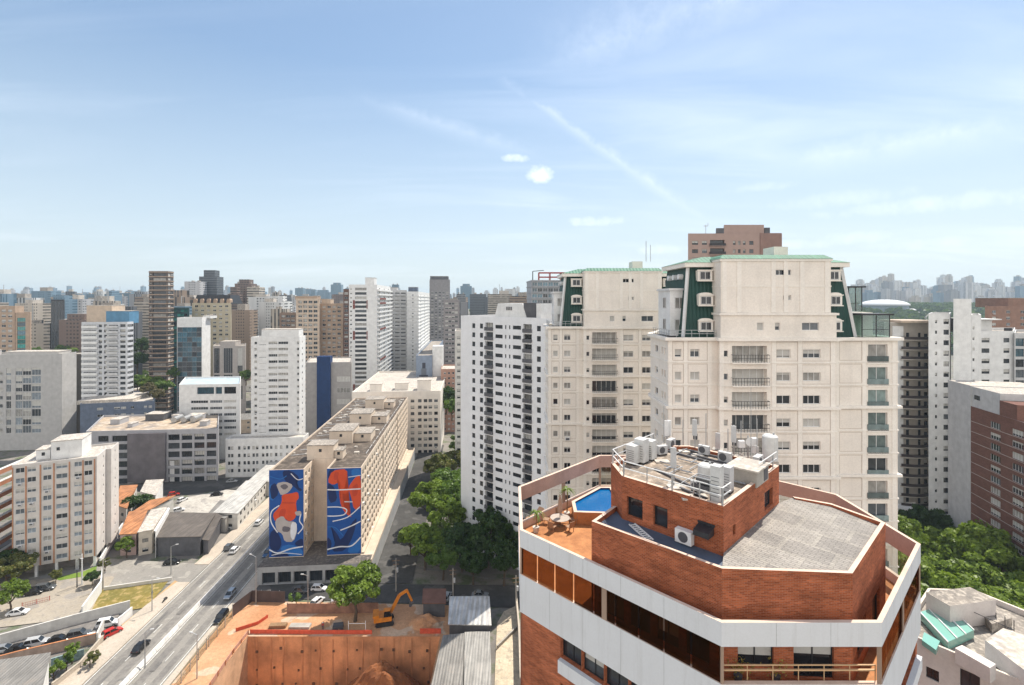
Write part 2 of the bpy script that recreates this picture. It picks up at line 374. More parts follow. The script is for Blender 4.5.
def KIDS(o): return [x for x in o.children]
def dup(o, loc, rz=None, label=None, group=None, scale=None):
    c = copy_tree(o); c.location = loc
    if rz is not None: c.rotation_euler = (0, 0, rz)
    if label: c['label'] = label
    if group: c['group'] = group
    if scale: c.scale = scale if isinstance(scale, tuple) else (scale,)*3
    return c

def G(px, py, z=0):
    """the point at height z seen at a pixel of the photograph"""
    Y = (H-z)*FPX/(py-HY); return Vector(((px-CX)/FPX*Y, Y, z))
def D(px, py, Y): return Vector(((px-CX)/FPX*Y, Y, H-(py-HY)/FPX*Y))
class Frame:
    """a building's own axes: origin at its near left corner, u along the front, v to the back"""
    def __init__(s, x0, y0, a): s.x, s.y, s.a = x0, y0, R(a); s.c, s.s = math.cos(s.a), math.sin(s.a)
    def u(s, px, v=0): k = (px-CX)/FPX; return (k*(s.y+v*s.c)-s.x+v*s.s)/(s.c-k*s.s)
    def v(s, px, u): k = (px-CX)/FPX; return (s.x+u*s.c-k*(s.y+u*s.s))/(s.s+k*s.c)
    def w(s, u, v, z=0): return Vector((s.x+u*s.c-v*s.s, s.y+u*s.s+v*s.c, z))
    def z(s, py, u, v=0): return H-(py-HY)/FPX*(s.y+u*s.s+v*s.c)

# ------------------------------------------------------------------ windows and walls with real openings
WIN = {}
frame_mats = {'white': whitemetal, 'dark': darkmetal, 'steel': steel}
def win_mesh(w, h, style, glass, blind=0):
    key = (round(w, 2), round(h, 2), style, glass.name, blind)
    if key in WIN: return WIN[key]
    mb = MB(); fr = 'dark' if 'd' in style else 'white'
    n = int(style.strip('dw') or 1); t = .06 if w*h > .6 else .04
    e = .02
    mb.face([(-w/2-e, 0, -h/2-e), (w/2+e, 0, -h/2-e), (w/2+e, 0, h/2+e), (-w/2-e, 0, h/2+e)], 0)
    def bx(x0, x1, z0, z1): mb.box(x0, x1, -.05, -.004, z0, z1, 1)
    bx(-w/2, -w/2+t, -h/2, h/2); bx(w/2-t, w/2, -h/2, h/2); bx(-w/2+t, w/2-t, h/2-t, h/2); bx(-w/2+t, w/2-t, -h/2, -h/2+t)
    if blind: mb.face([(-w/2+t, -.012, h/2-t-blind*h), (w/2-t, -.012, h/2-t-blind*h), (w/2-t, -.012, h/2-t), (-w/2+t, -.012, h/2-t)], 2)
    for k in range(1, n):
        x = -w/2+w*k/n; bx(x-t/2, x+t/2, -h/2+t, h/2-t)
    WIN[key] = mb.mesh('window', [glass, frame_mats[fr]]+([g_blind] if blind else [])); return WIN[key]
PAL = {'mix': ((g_dark, 5), (g_mid, 2), (g_cur, 1.5), (g_blind, 1)), 'dark': ((g_dark, 7), (g_mid, 2), (g_cur, .8)), 'pale': ((g_dark, 3), (g_mid, 3), (g_cur, 3), (g_blind, 3)),
       'greyblue': ((glassy('glass_greyblue', (.17, .20, .23), .12), 6), (g_dark, 2.2), (g_mid, 2), (g_cur, 1)), 'blue': ((g_blue, 5), (g_mid, 2), (g_dark, 2)), 'teal': ((g_teal, 4), (g_blue, 2), (g_dark, 1)), 'black': ((g_dark, 1),), 'bay': ((glassy('glass_bay', (.22, .29, .28), .1, .6, .5), 4), (g_mid, 1.5), (g_cur, 1))}
rw = random.Random(11)
def pick(pal):
    L = PAL[pal]; return rw.choices([x[0] for x in L], [x[1] for x in L])[0]
def wall_edge(mb, p, q, z0, z1, rects, depth, m=0, mr=None):
    """one straight wall from p to q (left to right seen from outside) with openings; returns the openings"""
    p, q = Vector((p[0], p[1])), Vector((q[0], q[1])); L = (q-p).length; d = (q-p)/L; nrm = Vector((d.y, -d.x)); mr = m if mr is None else mr
    rects = [r for r in rects if r[0] > .01 and r[1] < L-.01 and r[2] > z0+.01 and r[3] < z1-.01]
    us = sorted({0., L, *[round(r[0], 3) for r in rects], *[round(r[1], 3) for r in rects]}); zs = sorted({z0, z1, *[round(r[2], 3) for r in rects], *[round(r[3], 3) for r in rects]})
    P = lambda u, z, k=0: (p.x+d.x*u-nrm.x*k, p.y+d.y*u-nrm.y*k, z)
    def hole(u, z): return any(r[0]-.002 < u < r[1]+.002 and r[2]-.002 < z < r[3]+.002 for r in rects)
    for j in range(len(zs)-1):
        if zs[j+1]-zs[j] < .002: continue
        run = None
        for i in range(len(us)-1):
            if us[i+1]-us[i] < .002: continue
            if hole((us[i]+us[i+1])/2, (zs[j]+zs[j+1])/2):
                if run is not None: mb.face([P(run, zs[j]), P(us[i], zs[j]), P(us[i], zs[j+1]), P(run, zs[j+1])], m); run = None
            elif run is None: run = us[i]
        if run is not None: mb.face([P(run, zs[j]), P(L, zs[j]), P(L, zs[j+1]), P(run, zs[j+1])], m)
    out = []
    for r in rects:
        a, b, c, e = r[:4]; k = r[6] if len(r) > 6 else depth
        mb.face([P(a, c), P(a, c, k), P(a, e, k), P(a, e)], mr); mb.face([P(b, c, k), P(b, c), P(b, e), P(b, e, k)], mr)
        mb.face([P(a, c), P(b, c), P(b, c, k), P(a, c, k)], mr); mb.face([P(a, e, k), P(b, e, k), P(b, e), P(a, e)], mr)
        ang = math.atan2(d.y, d.x); cen = Vector(P((a+b)/2, (c+e)/2, k))
        out.append((cen, ang, b-a, e-c, r[4], r[5] if len(r) > 5 else 'mix', nrm))
    return out
def ac_mesh():
    if 'ac' not in WIN: mb = MB(); mb.box(-.42, .42, -.62, -.05, -.28, .28, 0); mb.box(-.34, .34, -.632, -.623, -.2, .2, 1); WIN['ac'] = mb.mesh('air_conditioner', [whitemetal, dgrey])
    return WIN['ac']
def put_windows(root, wins, cap=100, name='window'):
    """each window a part; past the cap the ones that show smallest become one part"""
    M = root.matrix_basis; rot = M.to_3x3(); rest = []; lst = []
    for w in wins:
        c = M @ w[0]; n = rot @ Vector((w[6].x, w[6].y, 0)); to = Vector((0, 0, H))-c
        lst.append((max(0, n.dot(to.normalized()))*w[2]*w[3]/to.length_squared, w))
    lst.sort(key=lambda t: -t[0])
    for i, (a, w) in enumerate(lst):
        me = win_mesh(w[2], w[3], w[4], pick(w[5]), rw.choice((0, 0, 0, .25, .45, .7)) if w[5] in ('mix', 'pale', 'dark', 'greyblue') and w[2] < 4.5 else 0)
        if i < cap:
            link(name, me, root, w[0], w[1])
            if .9 < w[2] < 2.6 and w[3] < 1.6 and rw.random() < .07:      # window unit hung below the sill
                n3 = Vector((w[6].x, w[6].y, 0)); link('air_conditioner', ac_mesh(), root, w[0]+Vector((0, 0, -w[3]/2-.36)), w[1])
        else: rest.append((me, w))
    if rest:
        join_meshes(name, [(me, Matrix.Translation(w[0]) @ Matrix.Rotation(w[1], 4, 'Z')) for me, w in rest], root)['kind'] = 'stuff'
def join_meshes(name, items, root):
    mats = []; V = []; F = []; MI = []
    for me, M in items:
        idx = []
        for m in me.materials:
            if m not in mats: mats.append(m)
            idx.append(mats.index(m))
        b = len(V); V += [tuple(M @ v.co) for v in me.vertices]
        for p in me.polygons: F.append(tuple(b+i for i in p.vertices)); MI.append(idx[p.material_index])
    me = bpy.data.meshes.new(name); me.from_pydata(V, [], F)
    for m in mats: me.materials.append(m)
    me.polygons.foreach_set('material_index', np.array(MI, dtype=np.int32)); me.update()
    return link(name, me, root)
def inset(poly, d):
    n = len(poly); out = []
    for i in range(n):
        a, b, c = Vector(poly[i-1]).to_2d(), Vector(poly[i]).to_2d(), Vector(poly[(i+1) % n]).to_2d()
        e1 = (b-a).normalized(); e2 = (c-b).normalized(); n1 = Vector((-e1.y, e1.x)); n2 = Vector((-e2.y, e2.x))
        k = n1+n2; k = k/max(.3, k.length_squared)*2
        out.append((b.x+k.x*d, b.y+k.y*d))
    return out
def rows(cols, zt, n, fh, h, style='2', pal='mix', depth=None):
    """openings: columns (u0,u1[,style[,h]]) by n storeys, the topmost centred at zt"""
    out = []
    for k in range(n):
        zc = zt-k*fh
        for c in cols:
            hh = c[3] if len(c) > 3 and c[3] else h; st = c[2] if len(c) > 2 and c[2] else style
            out.append((c[0], c[1], zc-hh/2, zc+hh/2, st, pal)+((depth,) if depth else ()))
    return out
def even(L, n, w, m0=1.2, m1=None, style=None):
    m1 = m0 if m1 is None else m1; s = (L-m0-m1)/n
    return [(m0+s*(i+.5)-w/2, m0+s*(i+.5)+w/2, style) for i in range(n)]
def shell(root, poly, z0, z1, wins, wallm, roofm, depth=.18, par=.8, trim=None, name='wall', rname='roof', extra=None):
    """walls with openings, parapet, roof; wins maps an edge number to its openings. Returns the openings"""
    mb = MB(); out = []
    for i in range(len(poly)):
        out += wall_edge(mb, poly[i], poly[(i+1) % len(poly)], z0, z1, wins.get(i, []), depth)
    t = .25; inn = inset(poly, t)
    for i in range(len(poly)):
        j = (i+1) % len(poly); a, b, c, d = poly[i], poly[j], inn[j], inn[i]
        mb.face([(a[0], a[1], z1), (b[0], b[1], z1), (c[0], c[1], z1), (d[0], d[1], z1)], 1); mb.face([(c[0], c[1], z1-par), (d[0], d[1], z1-par), (d[0], d[1], z1), (c[0], c[1], z1)], 0)
    if extra: extra(mb)
    mb.build(name, [wallm, trim or wallm], root)
    rb = MB(); rb.face([(p[0], p[1], z1-par+.003) for p in inset(poly, t-.02)]); rb.build(rname, roofm, root)
    return out
BLD = []   # footprints already taken: x, y, radius
def bld(name, label, px0, px1, Y, top, a=4.7, dep=18, zb=-1, wall=lgrey, roof=roofc, front=None, right=None, left=None, blocks=(), trim=None, bands=None, cat='building',
        depth=.18, ztop=None, poly=None, cap=100, par=.8, blockm=None, details=None, block_name='roof_block'):
    """a block placed by its near left corner (pixel column px0, depth Y) and its right edge px1"""
    X = (px0-CX)/FPX*Y; F = Frame(X, Y, a); W = F.u(px1)
    dep0 = dep
    if isinstance(dep, str): dep = F.v(float(dep), W)
    zt = ztop if ztop is not None else H-(top-HY)/FPX*Y
    root = thing(name, label, cat, (X, Y, 0), R(a))
    k = 0
    if not poly and not isinstance(dep0, str) and px1 < 470: k = .96*math.tan(math.atan((px1-CX)/FPX)+R(a)); poly = lambda W, d: [(0, 0), (W, 0), (W+k*d, d), (k*d, d)]
    blocks = [(b[0]+k*(b[2]+b[3])/2, b[1]+k*(b[2]+b[3])/2)+tuple(b[2:]) for b in blocks]
    P = poly(W, dep) if poly else [(0, 0), (W, 0), (W, dep), (0, dep)]
    wins = {}
    if front: wins[0] = front(F, W, zt)
    if right: wins[1] = right(F, dep, zt)
    if left: wins[3] = left(F, dep, zt)
    def extra(mb):
        if bands:
            for (z, h, pr) in bands(zt):
                mb.ring(inset(P, -pr), inset(P, .05), z, z+h, 1)
    o = shell(root, P, zb, zt, wins, wall, roof, depth, par, trim, extra=extra)
    put_windows(root, o, cap)
    for bl in blocks:
        u0, u1, v0, v1, h = bl[:5]; bm = bl[5] if len(bl) > 5 else (blockm or wall)
        b = MB(); b.prism([(u0, v0), (u1, v0), (u1, v1), (u0, v1)], zt-par, zt+h, 0, None, False); b.prism([(u0-.15, v0-.15), (u1+.15, v0-.15), (u1+.15, v1+.15), (u0-.15, v1+.15)], zt+h, zt+h+.2, 1)
        b.build(block_name, [bm, roofl], root)
    BLD.append((F.w(W/2, dep/2), math.hypot(W, dep)/2)); FR[name] = F
    root_info[root.name] = (F, W, zt, dep)
    return root
FR = {}; root_info = {}
def std(n, w, h=1.3, fh=2.9, off=1.9, nf=15, style='2', pal='mix', m0=1., m1=None, depth=None):
    def f(F, L, zt): return rows(even(L, n, w, m0, m1), zt-off, nf, fh, h, style, pal, depth)
    return f
def cols_px(pxs, h=1.3, fh=2.9, off=1.9, nf=15, style='2', pal='mix', side=None, depth=None):
    """columns of openings read off the photograph: (left, right[, style[, height]])"""
    def f(F, L, zt):
        c = []
        for p in pxs:
            a, b = (F.u(p[0]), F.u(p[1])) if side is None else (F.v(p[0], side), F.v(p[1], side))
            c.append((a, b)+tuple(p[2:]))
        return rows(c, zt-off, nf, fh, h, style, pal, depth)
    return f
def balconies(root, u0, u1, v, zs, d=1.4, h=1.0, wallm=white, railm=None, ang=0, name='balcony', open_rail=False):
    mb = MB(); w = u1-u0; t = .1; e = .004
    mb.box(0, w, -d, -e, -.15, 0, 0)
    rm = 1 if railm else 0
    if open_rail:
        for z in (h-.05, h*.5): mb.box(0, w, -d, -d+.06, z, z+.05, rm)
        for k in range(int(w/.35)+1): x = k*w/int(w/.35); mb.box(max(0, x-.02), min(w, x+.02), -d+.012, -d+.04, .003, h-.05, rm)
        for x in (0, w-.06): mb.box(x, x+.06, -d+.062, -.01, h-.05, h, rm)
    else:
        mb.box(0, w, -d, -d+t, .003, h, rm); mb.box(0, t, -d+t+.003, -e, .003, h, rm); mb.box(w-t, w, -d+t+.003, -e, .003, h, rm)
    me = mb.mesh(name, [wallm, railm or wallm]); rest = []
    for i, z in enumerate(zs):
        M = Matrix.Translation(Vector((u0, v, z)))
        if ang: M = Matrix.Translation(Vector((v, u0, z))) @ Matrix.Rotation(R(ang), 4, 'Z')
        o = link(name, me, root); o.matrix_local = M

# ------------------------------------------------------------------ terrain, roads, lots
soil = ground_mat('orange_soil', ((.56, .33, .19), (.44, .22, .11)), .07, .95, 20., (.55, .42, .31))
asphalt = ground_mat('asphalt', ((.06, .058, .056), (.09, .087, .083)), .07, .9, 9., (.115, .11, .105))
asph_l = ground_mat('worn_asphalt', ((.245, .23, .21), (.30, .28, .25), (.21, .2, .18)), .09, .9, 8., (.33, .31, .275))
paving = ground_mat('paving', ((.44, .38, .31), (.54, .47, .39), (.34, .29, .24)), .2, .9, 8.)
citymat = ground_mat('city_ground', ((.17, .16, .15), (.26, .235, .21), (.07, .10, .04)), .02, .95, 9.)
lotm = ground_mat('dry_grass', ((.27, .20, .055), (.15, .14, .04), (.36, .26, .12)), .10, .95, 7.)
lawnm = ground_mat('lawn', ((.12, .20, .03), (.18, .25, .05)), .3, .95, 8.)
roadpaint = plain('road_paint', (.75, .74, .70), .7, .3, 1., False)

PIT = (-61.2, -16.6, 84.0, 113.0)
def hgt(x, y):
    t = min(1, max(0, (y-470)/850)); return 55*t*t*(3-2*t)
mb = MB()
gx = [-9000, -4500, -2400, -1400, -800, -400, -160, PIT[0], PIT[1], 160, 400, 800, 1400, 2400, 4500, 9000]
gy = [-600, -100, 40, PIT[2], PIT[3], 200, 350, 520, 620, 720, 840, 960, 1100, 1250, 1400, 1550, 1700, 1850, 2020, 2600, 3500, 5000, 9500]
for i in range(len(gx)-1):
    for j in range(len(gy)-1):
        if gx[i] == PIT[0] and gy[j] == PIT[2]: continue
        q = [(gx[i], gy[j]), (gx[i+1], gy[j]), (gx[i+1], gy[j+1]), (gx[i], gy[j+1])]
        mb.face([(x, y, hgt(x, y)) for x, y in q])
structure('ground', mb, citymat)

LV = [0]
def sheet(name, pts, mat, z=None, kerb=0):
    LV[0] += 1; z = .02+.004*LV[0] if z is None else z
    mb = MB(); P = [(p[0], p[1]) for p in pts]
    ar = sum(P[i-1][0]*P[i][1]-P[i][0]*P[i-1][1] for i in range(len(P)))
    if ar < 0: P = P[::-1]
    if kerb: mb.prism(P, 0, z+kerb, 0, None, False)
    else: mb.face([(p[0], p[1], z) for p in P])
    return structure(name, mb, mat)
def rx(y, off): return -78.6-.0512*(y-98.9)+off      # across the avenue
YN, YF = 60, 420
sheet('avenue', [(rx(YN, -8.4), YN), (rx(YN, 8.0), YN), (rx(YF, 8.0), YF), (rx(YF, -8.4), YF)], asph_l)
# tyre-worn darker lanes and lane lines
for off, w in ((-6.0, 1.7), (-2.7, 1.7), (2.6, 1.7), (5.9, 1.5)):
    sheet('avenue_lane', [(rx(YN, off-w/2), YN), (rx(YN, off+w/2), YN), (rx(YF, off+w/2), YF), (rx(YF, off-w/2), YF)],
          ground_mat('worn_lane', ((.17, .16, .15), (.235, .22, .20)), .12, .9, 8.))
mb = MB()
for off in (-4.35, 4.3):
    y = YN
    while y < YF: mb.face([(rx(y, off-.07), y, .27), (rx(y, off+.07), y, .27), (rx(y+3, off+.07), y+3, .27), (rx(y+3, off-.07), y+3, .27)]); y += 9
structure('lane_marking', mb, roadpaint)
mb = MB()
for off in (-7.9, -.75, .95, 7.55):
    mb.face([(rx(YN, off-.08), YN, .272), (rx(YN, off+.08), YN, .272), (rx(YF, off+.08), YF, .272), (rx(YF, off-.08), YF, .272)])
structure('edge_marking', mb, roadpaint)
rp = random.Random(31)
for k in range(26):      # repaired patches and oil-dark spots
    y = rp.uniform(96, 250); o_ = rp.choice((-6.3, -5.2, -3.1, -2.2, 2.4, 3.2, 5.4, 6.4)); l = rp.uniform(1.2, 6); w_ = rp.uniform(.5, 1.5)
    sheet('road_patch', [(rx(y, o_-w_/2), y), (rx(y, o_+w_/2), y), (rx(y+l, o_+w_/2), y+l), (rx(y+l, o_-w_/2), y+l)], (ground_mat('patch_dark', ((.13, .125, .12), (.17, .16, .15)), .5), ground_mat('patch_mid', ((.19, .18, .165), (.16, .15, .14)), .5))[k % 2])
# left pavement, widening at the junction, and right pavement
def pave(name, offs0, offs1, y0, y1, mat=paving):
    sheet(name, [(rx(y0, offs0[0]), y0), (rx(y0, offs0[1]), y0), (rx(y1, offs1[1]), y1), (rx(y1, offs1[0]), y1)], mat, None, .13)
pave('pavement', (-15.2, -8.4), (-13.4, -8.4), YN, 124); pave('pavement', (-13.4, -8.4), (-12.0, -8.4), 124, 134.5)
pave('pavement', (-12.6, -8.4), (-12.4, -8.4), 143.5, 330); pave('pavement', (8.0, 11.3), (8.0, 11.2), 126.5, 330)
pave('pavement', (8.0, 9.4), (8.0, 9.4), YN, 126.5)
# side streets
sheet('side_street', [(rx(134.5, -8.4), 134.3), (rx(143.5, -8.4), 143.7), (-118, 146.5), (-150, 152), (-152, 140), (-122, 131)], asph_l)
sheet('side_street', [(-122, 138), (-112.5, 139), (-104, 120), (-140, 112), (-170, 112), (-170, 128)], ground_mat('pale_asphalt', ((.33, .29, .235), (.40, .35, .285), (.25, .225, .195)), .1, .9, 8., (.27, .25, .23)))
sheet('cross_street', [(rx(132, 8.0), 128.2), (rx(132, 8.0), 134.2), (120, 131.5), (120, 122.5), (0, 123.4)], asphalt)
sheet('back_street', [(-38.8, 134), (-27.5, 134), (-36.5, 262), (-49, 262)], asphalt)
sheet('alley', [G(494, 700), G(521, 700), G(517, 606), G(504, 612), G(497, 624)], ground_mat('alley_screed', ((.50, .42, .31), (.58, .49, .37)), .3, .9, 6., (.38, .33, .26)))
sheet('courtyard', [G(170, 512), G(178, 506), G(186, 498), G(226, 490), G(256, 492), G(240, 505), G(212, 516)], ground_mat('yard_concrete', ((.40, .37, .33), (.5, .47, .42)), .12, .9, 8., (.3, .28, .26)))
sheet('courtyard', [G(116, 488), G(160, 480), G(250, 478), G(256, 490), G(226, 490), G(170, 497)], asphalt)
sheet('parking_lot', [G(-30, 658), G(-30, 640), G(78, 617), G(122, 607), G(118, 618), G(96, 638)], ground_mat('parking_asphalt', ((.16, .15, .145), (.24, .22, .2)), .1, .9, 8.))
sheet('vacant_lot', [G(103, 588), G(171, 578.5), G(147, 608), G(88, 618)], lotm)
sheet('dirt_verge', [G(150, 603), G(175, 581), G(179, 583), G(130, 628), G(121, 626)], ground_mat('dirt', ((.50, .33, .17), (.4, .26, .14)), .3, .95, 7.))
sheet('dirt_verge', [G(75, 676), G(102, 652), G(106, 655), G(92, 668), G(80, 685), G(66, 700), G(55, 700)], ground_mat('dirt', (), 1))
sheet('lawn', [G(52, 579), G(84, 572), G(97, 566), G(96, 572), G(84, 577), G(60, 581)], lawnm)
# the building site: orange soil round the pit, the pit itself with its props
sheet('site_ground', [(rx(126, 9.6), 126.4), (-12, 124.5), (-12, 84), (-16.59, 84), (-16.59, 113.01), (-61.25, 113.01), (-61.25, 70), (rx(70, 9.6), 70)], soil, .11)
mb = MB(); x0, x1, y0, y1 = PIT; zb = -14.0
mb.face([(x0, y1, zb), (x1, y1, zb), (x1, y1, .1), (x0, y1, .1)], 1); mb.face([(x0, y0, zb), (x0, y1, zb), (x0, y1, .1), (x0, y0, .1)], 2)
mb.face([(x1, y1, zb), (x1, y0, zb), (x1, y0, .1), (x1, y1, .1)], 2); mb.face([(x1, y0, zb), (x0, y0, zb), (x0, y0, .1), (x1, y0, .1)], 2)
mb.face([(x0, y0, zb), (x1, y0, zb), (x1, y1, zb), (x0, y1, zb)], 0)
pitwall = plain('shotcrete_wall', (.68, .31, .15), .9, .5, .16); pitside = plain('shored_side', (.62, .40, .25), .9, .3, .4)
structure('excavation_pit', mb, [soil, pitwall, pitside])
mb = MB()
x = x0+2.2
while x < x1-1:      # vertical piles set proud of the sprayed wall, and anchor heads in rows
    mb.box(x-.16, x+.16, y1-.09, y1-.003, zb, .08-rp.uniform(0, .9), 0); x += 3.6+rp.uniform(-.9, 1.1)
for row in (-3.0, -7.2, -10.8):
    x = x0+2.2
    while x < x1-1:
        dz = rp.uniform(-.5, .5); s_ = rp.uniform(.15, .3); mb.box(x-s_, x+s_, y1-.28, y1-.104, row+dz-s_, row+dz+s_, 1); x += 4.1+rp.uniform(-1.4, 2.4)
tag(mb.build('shoring_piles', [plain('pile_concrete', (.56, .25, .12), .9, .3, .5), plain('anchor_head', (.16, .085, .05), .8, .3)]), 'row of vertical piles with dark anchor heads on the far wall of the orange excavation', 'shoring')
# heap of dug earth in the pit
def heap(name, cx, cy, rx_, ry_, z0, h, seed, mat, n=64):
    rg = random.Random(seed); ph = [(rg.uniform(0, 6.3), rg.uniform(0, 6.3), rg.choice((2, 3, 5, 7, 9)), rg.choice((2, 4, 6, 8))) for _ in range(9)]
    mb = MB(); V = []
    for i in range(n+1):
        for j in range(n+1):
            a, b = i/n*2-1, j/n*2-1; r = math.hypot(a, b)
            bump = sum(math.sin(p[2]*a*2+p[0])*math.sin(p[3]*b*2+p[1])/(p[2]+p[3]) for p in ph)
            k = max(0, 1-r)**.85; zz = h*k*(1+.34*bump)+.16*h*bump*min(1, k*4)+rg.uniform(-.018, .018)*h*(k > 0)
            V.append((cx+a*rx_, cy+b*ry_, z0+max(-.3, zz)))
    mb.v = V
    for i in range(n):
        for j in range(n): k = i*(n+1)+j; mb.f.append((k, k+n+1, k+n+2, k+1)); mb.m.append(0)
    return mb.build(name, mat, smooth=False)
h1 = heap('earth_mound', -27.5, 103.5, 17, 12.5, -14, 13.4, 3, ground_mat('dug_earth', ((.19, .07, .03), (.30, .115, .045)), .35, .95, 12.))
tag(h1, 'big mound of dug red-brown earth heaped inside the excavation pit', 'earth mound')
h2 = heap('earth_mound', -20.8, 117.5, 4.2, 2.8, 0, 2.4, 8, soil, 30)
tag(h2, 'low flat-topped heap of orange soil beside the excavator at the pit rim', 'earth mound')

# ------------------------------------------------------------------ foreground: brick tower with white bands
brickm = brick('orange_brick', (.52, .14, .055), (.29, .07, .028), (.38, .18, .11), .27, .085, .012, .3)
salmon = plain('salmon_render', (.44, .32, .275), .8, .2)
def band_mat():
    m, nt, b = new_mat('white_band_concrete'); v = texco(nt, 'Object')
    drip = ramp(nt, noise(nt, texco(nt, 'Object', (2.2, 2.2, .10)), 1.3, 7., .7), (.52, .74, 1, .76)); big = ramp(nt, noise(nt, v, .3, 6., .6), (.3, .7, .90, 1.03)); fine = ramp(nt, noise(nt, v, 9., 4.), (.3, .7, .95, 1.04))
    z = N(nt, 'ShaderNodeSeparateXYZ'); nt.links.new(v, z.inputs[0])
    f = mth(nt, 'MULTIPLY', mth(nt, 'MULTIPLY', drip, big), fine); nt.links.new(mixc(nt, 1., (.655, .665, .685), mixc(nt, f, (.42, .38, .33), (1, 1, 1)), 'MULTIPLY'), b.inputs['Base Color']); b.inputs['Roughness'].default_value = .7; b.inputs['Specular IOR Level'].default_value = .2
    bp = N(nt, 'ShaderNodeBump'); bp.inputs['Strength'].default_value = .25; bp.inputs['Distance'].default_value = .02; nt.links.new(noise(nt, v, 5., 4.), bp.inputs['Height']); nt.links.new(bp.outputs[0], b.inputs['Normal']); return m
band_m = band_mat()
coping = plain('coping', (.66, .50, .40), .8, .2, 1., False)
terra = ground_mat('terracotta_floor', ((.52, .23, .09), (.34, .14, .055)), .8, .7, 8.)
OCT = [(10.4, 24.2), (18.35, 24.2), (26.8, 32.0), (26.8, 40.2), (16.5, 50.4), (9, 50.4), (.55, 41.9), (.55, 34.0)]
BC = (13.6, 37.3)
L2 = lambda P: [(x-BC[0], y-BC[1]) for x, y in P]
bt = thing('brick_tower', 'octagonal orange brick tower with white bands and rooftop pool in the foreground', 'apartment tower', (*BC, 0))
O = L2(OCT)
Z_UB0, Z_UB1, Z_LB1, Z_LB0, Z_T = 60.8, 62.0, 58.93, 56.3, 58.3
# storeys below the bands: brick piers, long window strips under a white sill band
wins = {}
body = inset(O, .18)
edges = {7: (3.4, .3), 0: (.5, .5), 1: (.6, .6), 5: (1, 1), 6: (1, 1)}
for e, (m0, m1) in edges.items():
    a, b = Vector(body[e]), Vector(body[(e+1) % 8]); L = (b-a).length; r = []
    for k in range(18):
        z1 = Z_LB0-.06-3.06*k if k else Z_LB0-.012
        n = max(1, round((L-m0-m1)/1.6)); s = (L-m0-m1)/n
        for i in range(n): r.append((m0+s*i+(.03 if i else 0), m0+s*(i+1), z1-1.45, z1-.02, '2d', 'dark', .35))
    wins[e] = r
out = shell(bt, body, 0, Z_LB0, wins, brickm, roofc, .35, .05)
put_windows(bt, out)
for k in range(1, 5):
    zz = Z_LB0-3.06*k
    for e in (7, 0, 1):
        a, b = Vector(O[e]), Vector(O[(e+1) % 8]); d = (b-a).normalized(); nn = Vector((d.y, -d.x)); m0, m1 = edges[e]
        p, q = a+d*(m0+.1), b-d*max(.05, m1-.3); mb = MB(); f = .12
        pts = [p-nn*.17, q-nn*.17, q+nn*f, p+nn*f]
        mb.prism([(x.x, x.y) for x in pts], zz+.75, zz+1.58); mb.build('sill_band', band_m, bt)
mb = MB(); mb.ring(O, inset(O, .25), Z_LB0, Z_LB1, 0, 1, 1); mb.build('lower_band', [band_m, coping], bt)
mb = MB(); mb.prism(inset(O, .255), Z_T-.25, Z_T, 0); mb.build('terrace_floor', terra, bt)
mb = MB(); mb.ring(O, inset(O, .22), Z_UB0, Z_UB1, 0, 1, 2); mb.build('upper_band', [band_m, coping, salmon], bt)
mb = MB()
for e in (7, 0, 1, 5, 6):      # construction joints in the bands
    a, b = Vector(O[e]), Vector(O[(e+1) % 8]); d = (b-a).normalized(); nn = Vector((d.y, -d.x)); L = (b-a).length; k = 2.7
    while k < L-.5:
        for z0_, z1_ in ((Z_LB0+.02, Z_LB1-.02), (Z_UB0+.02, Z_UB1-.02)):
            p = a+d*k; q = p+d*.018; mb.face([(*(p+nn*.004), z0_), (*(q+nn*.004), z0_), (*(q+nn*.004), z1_), (*(p+nn*.004), z1_)])
        k += 2.7
mb.build('band_joint', grey, bt)
# columns that carry the upper band, glazing between the bands
colm = plain('column_render', (.34, .24, .18), .7, .15)
def on_edge(e, t, ins=.12):
    P = inset(O, ins); a, b = Vector(P[e]), Vector(P[(e+1) % 8]); d = (b-a).normalized(); return a+d*t, d, (b-a).length
for e in range(8):
    P = inset(O, .12); L = (Vector(P[(e+1) % 8])-Vector(P[e])).length
    for t in ([.0, L*.5] if L > 10 else [0.]):
        p, d, _ = on_edge(e, t); nn = Vector((d.y, -d.x)); mb = MB(); w, q = (.34, .1) if t else (.14, .09)
        pts = [p-d*w/2-nn*q, p+d*w/2-nn*q, p+d*w/2+nn*q, p-d*w/2+nn*q]
        mb.prism([(x.x, x.y) for x in pts], Z_LB1+.003, Z_UB0-.003); mb.build('column', colm, bt)
    if e in (0, 5, 6): continue
    n = max(2, round(L/1.5)); glass = clear_glass('tinted_glass', (.45, .33, .24), .42, (.75, .60, .48)) if e in (7, 1) else clear_glass('pale_glass', (.86, .88, .86))
    for i in range(n):
        p, d, _ = on_edge(e, L*i/n+.05, .08); q = p+d*(L/n-.1); nn = Vector((d.y, -d.x))
        mb = MB(); pts = [p-nn*.008, q-nn*.008, q+nn*.008, p+nn*.008]
        mb.prism([(x.x, x.y) for x in pts], Z_LB1+.004, Z_UB0-.004); mb.build('glass_panel', glass, bt)
# handrail along the open near facet
mb = MB(); a, b = Vector(inset(O, .3)[0]), Vector(inset(O, .3)[1])
mb.bar((*a, Z_LB1+.5), (*b, Z_LB1+.5), .07); mb.bar((*a, Z_LB1+.75), (*b, Z_LB1+.75), .05)
for i in range(7): p = a+(b-a)*i/6; mb.bar((*p, Z_LB1-.02), (*p, Z_LB1+.78), .035)
mb.build('handrail', plain('tan_rail', (.55, .36, .2), .5, .1), bt)
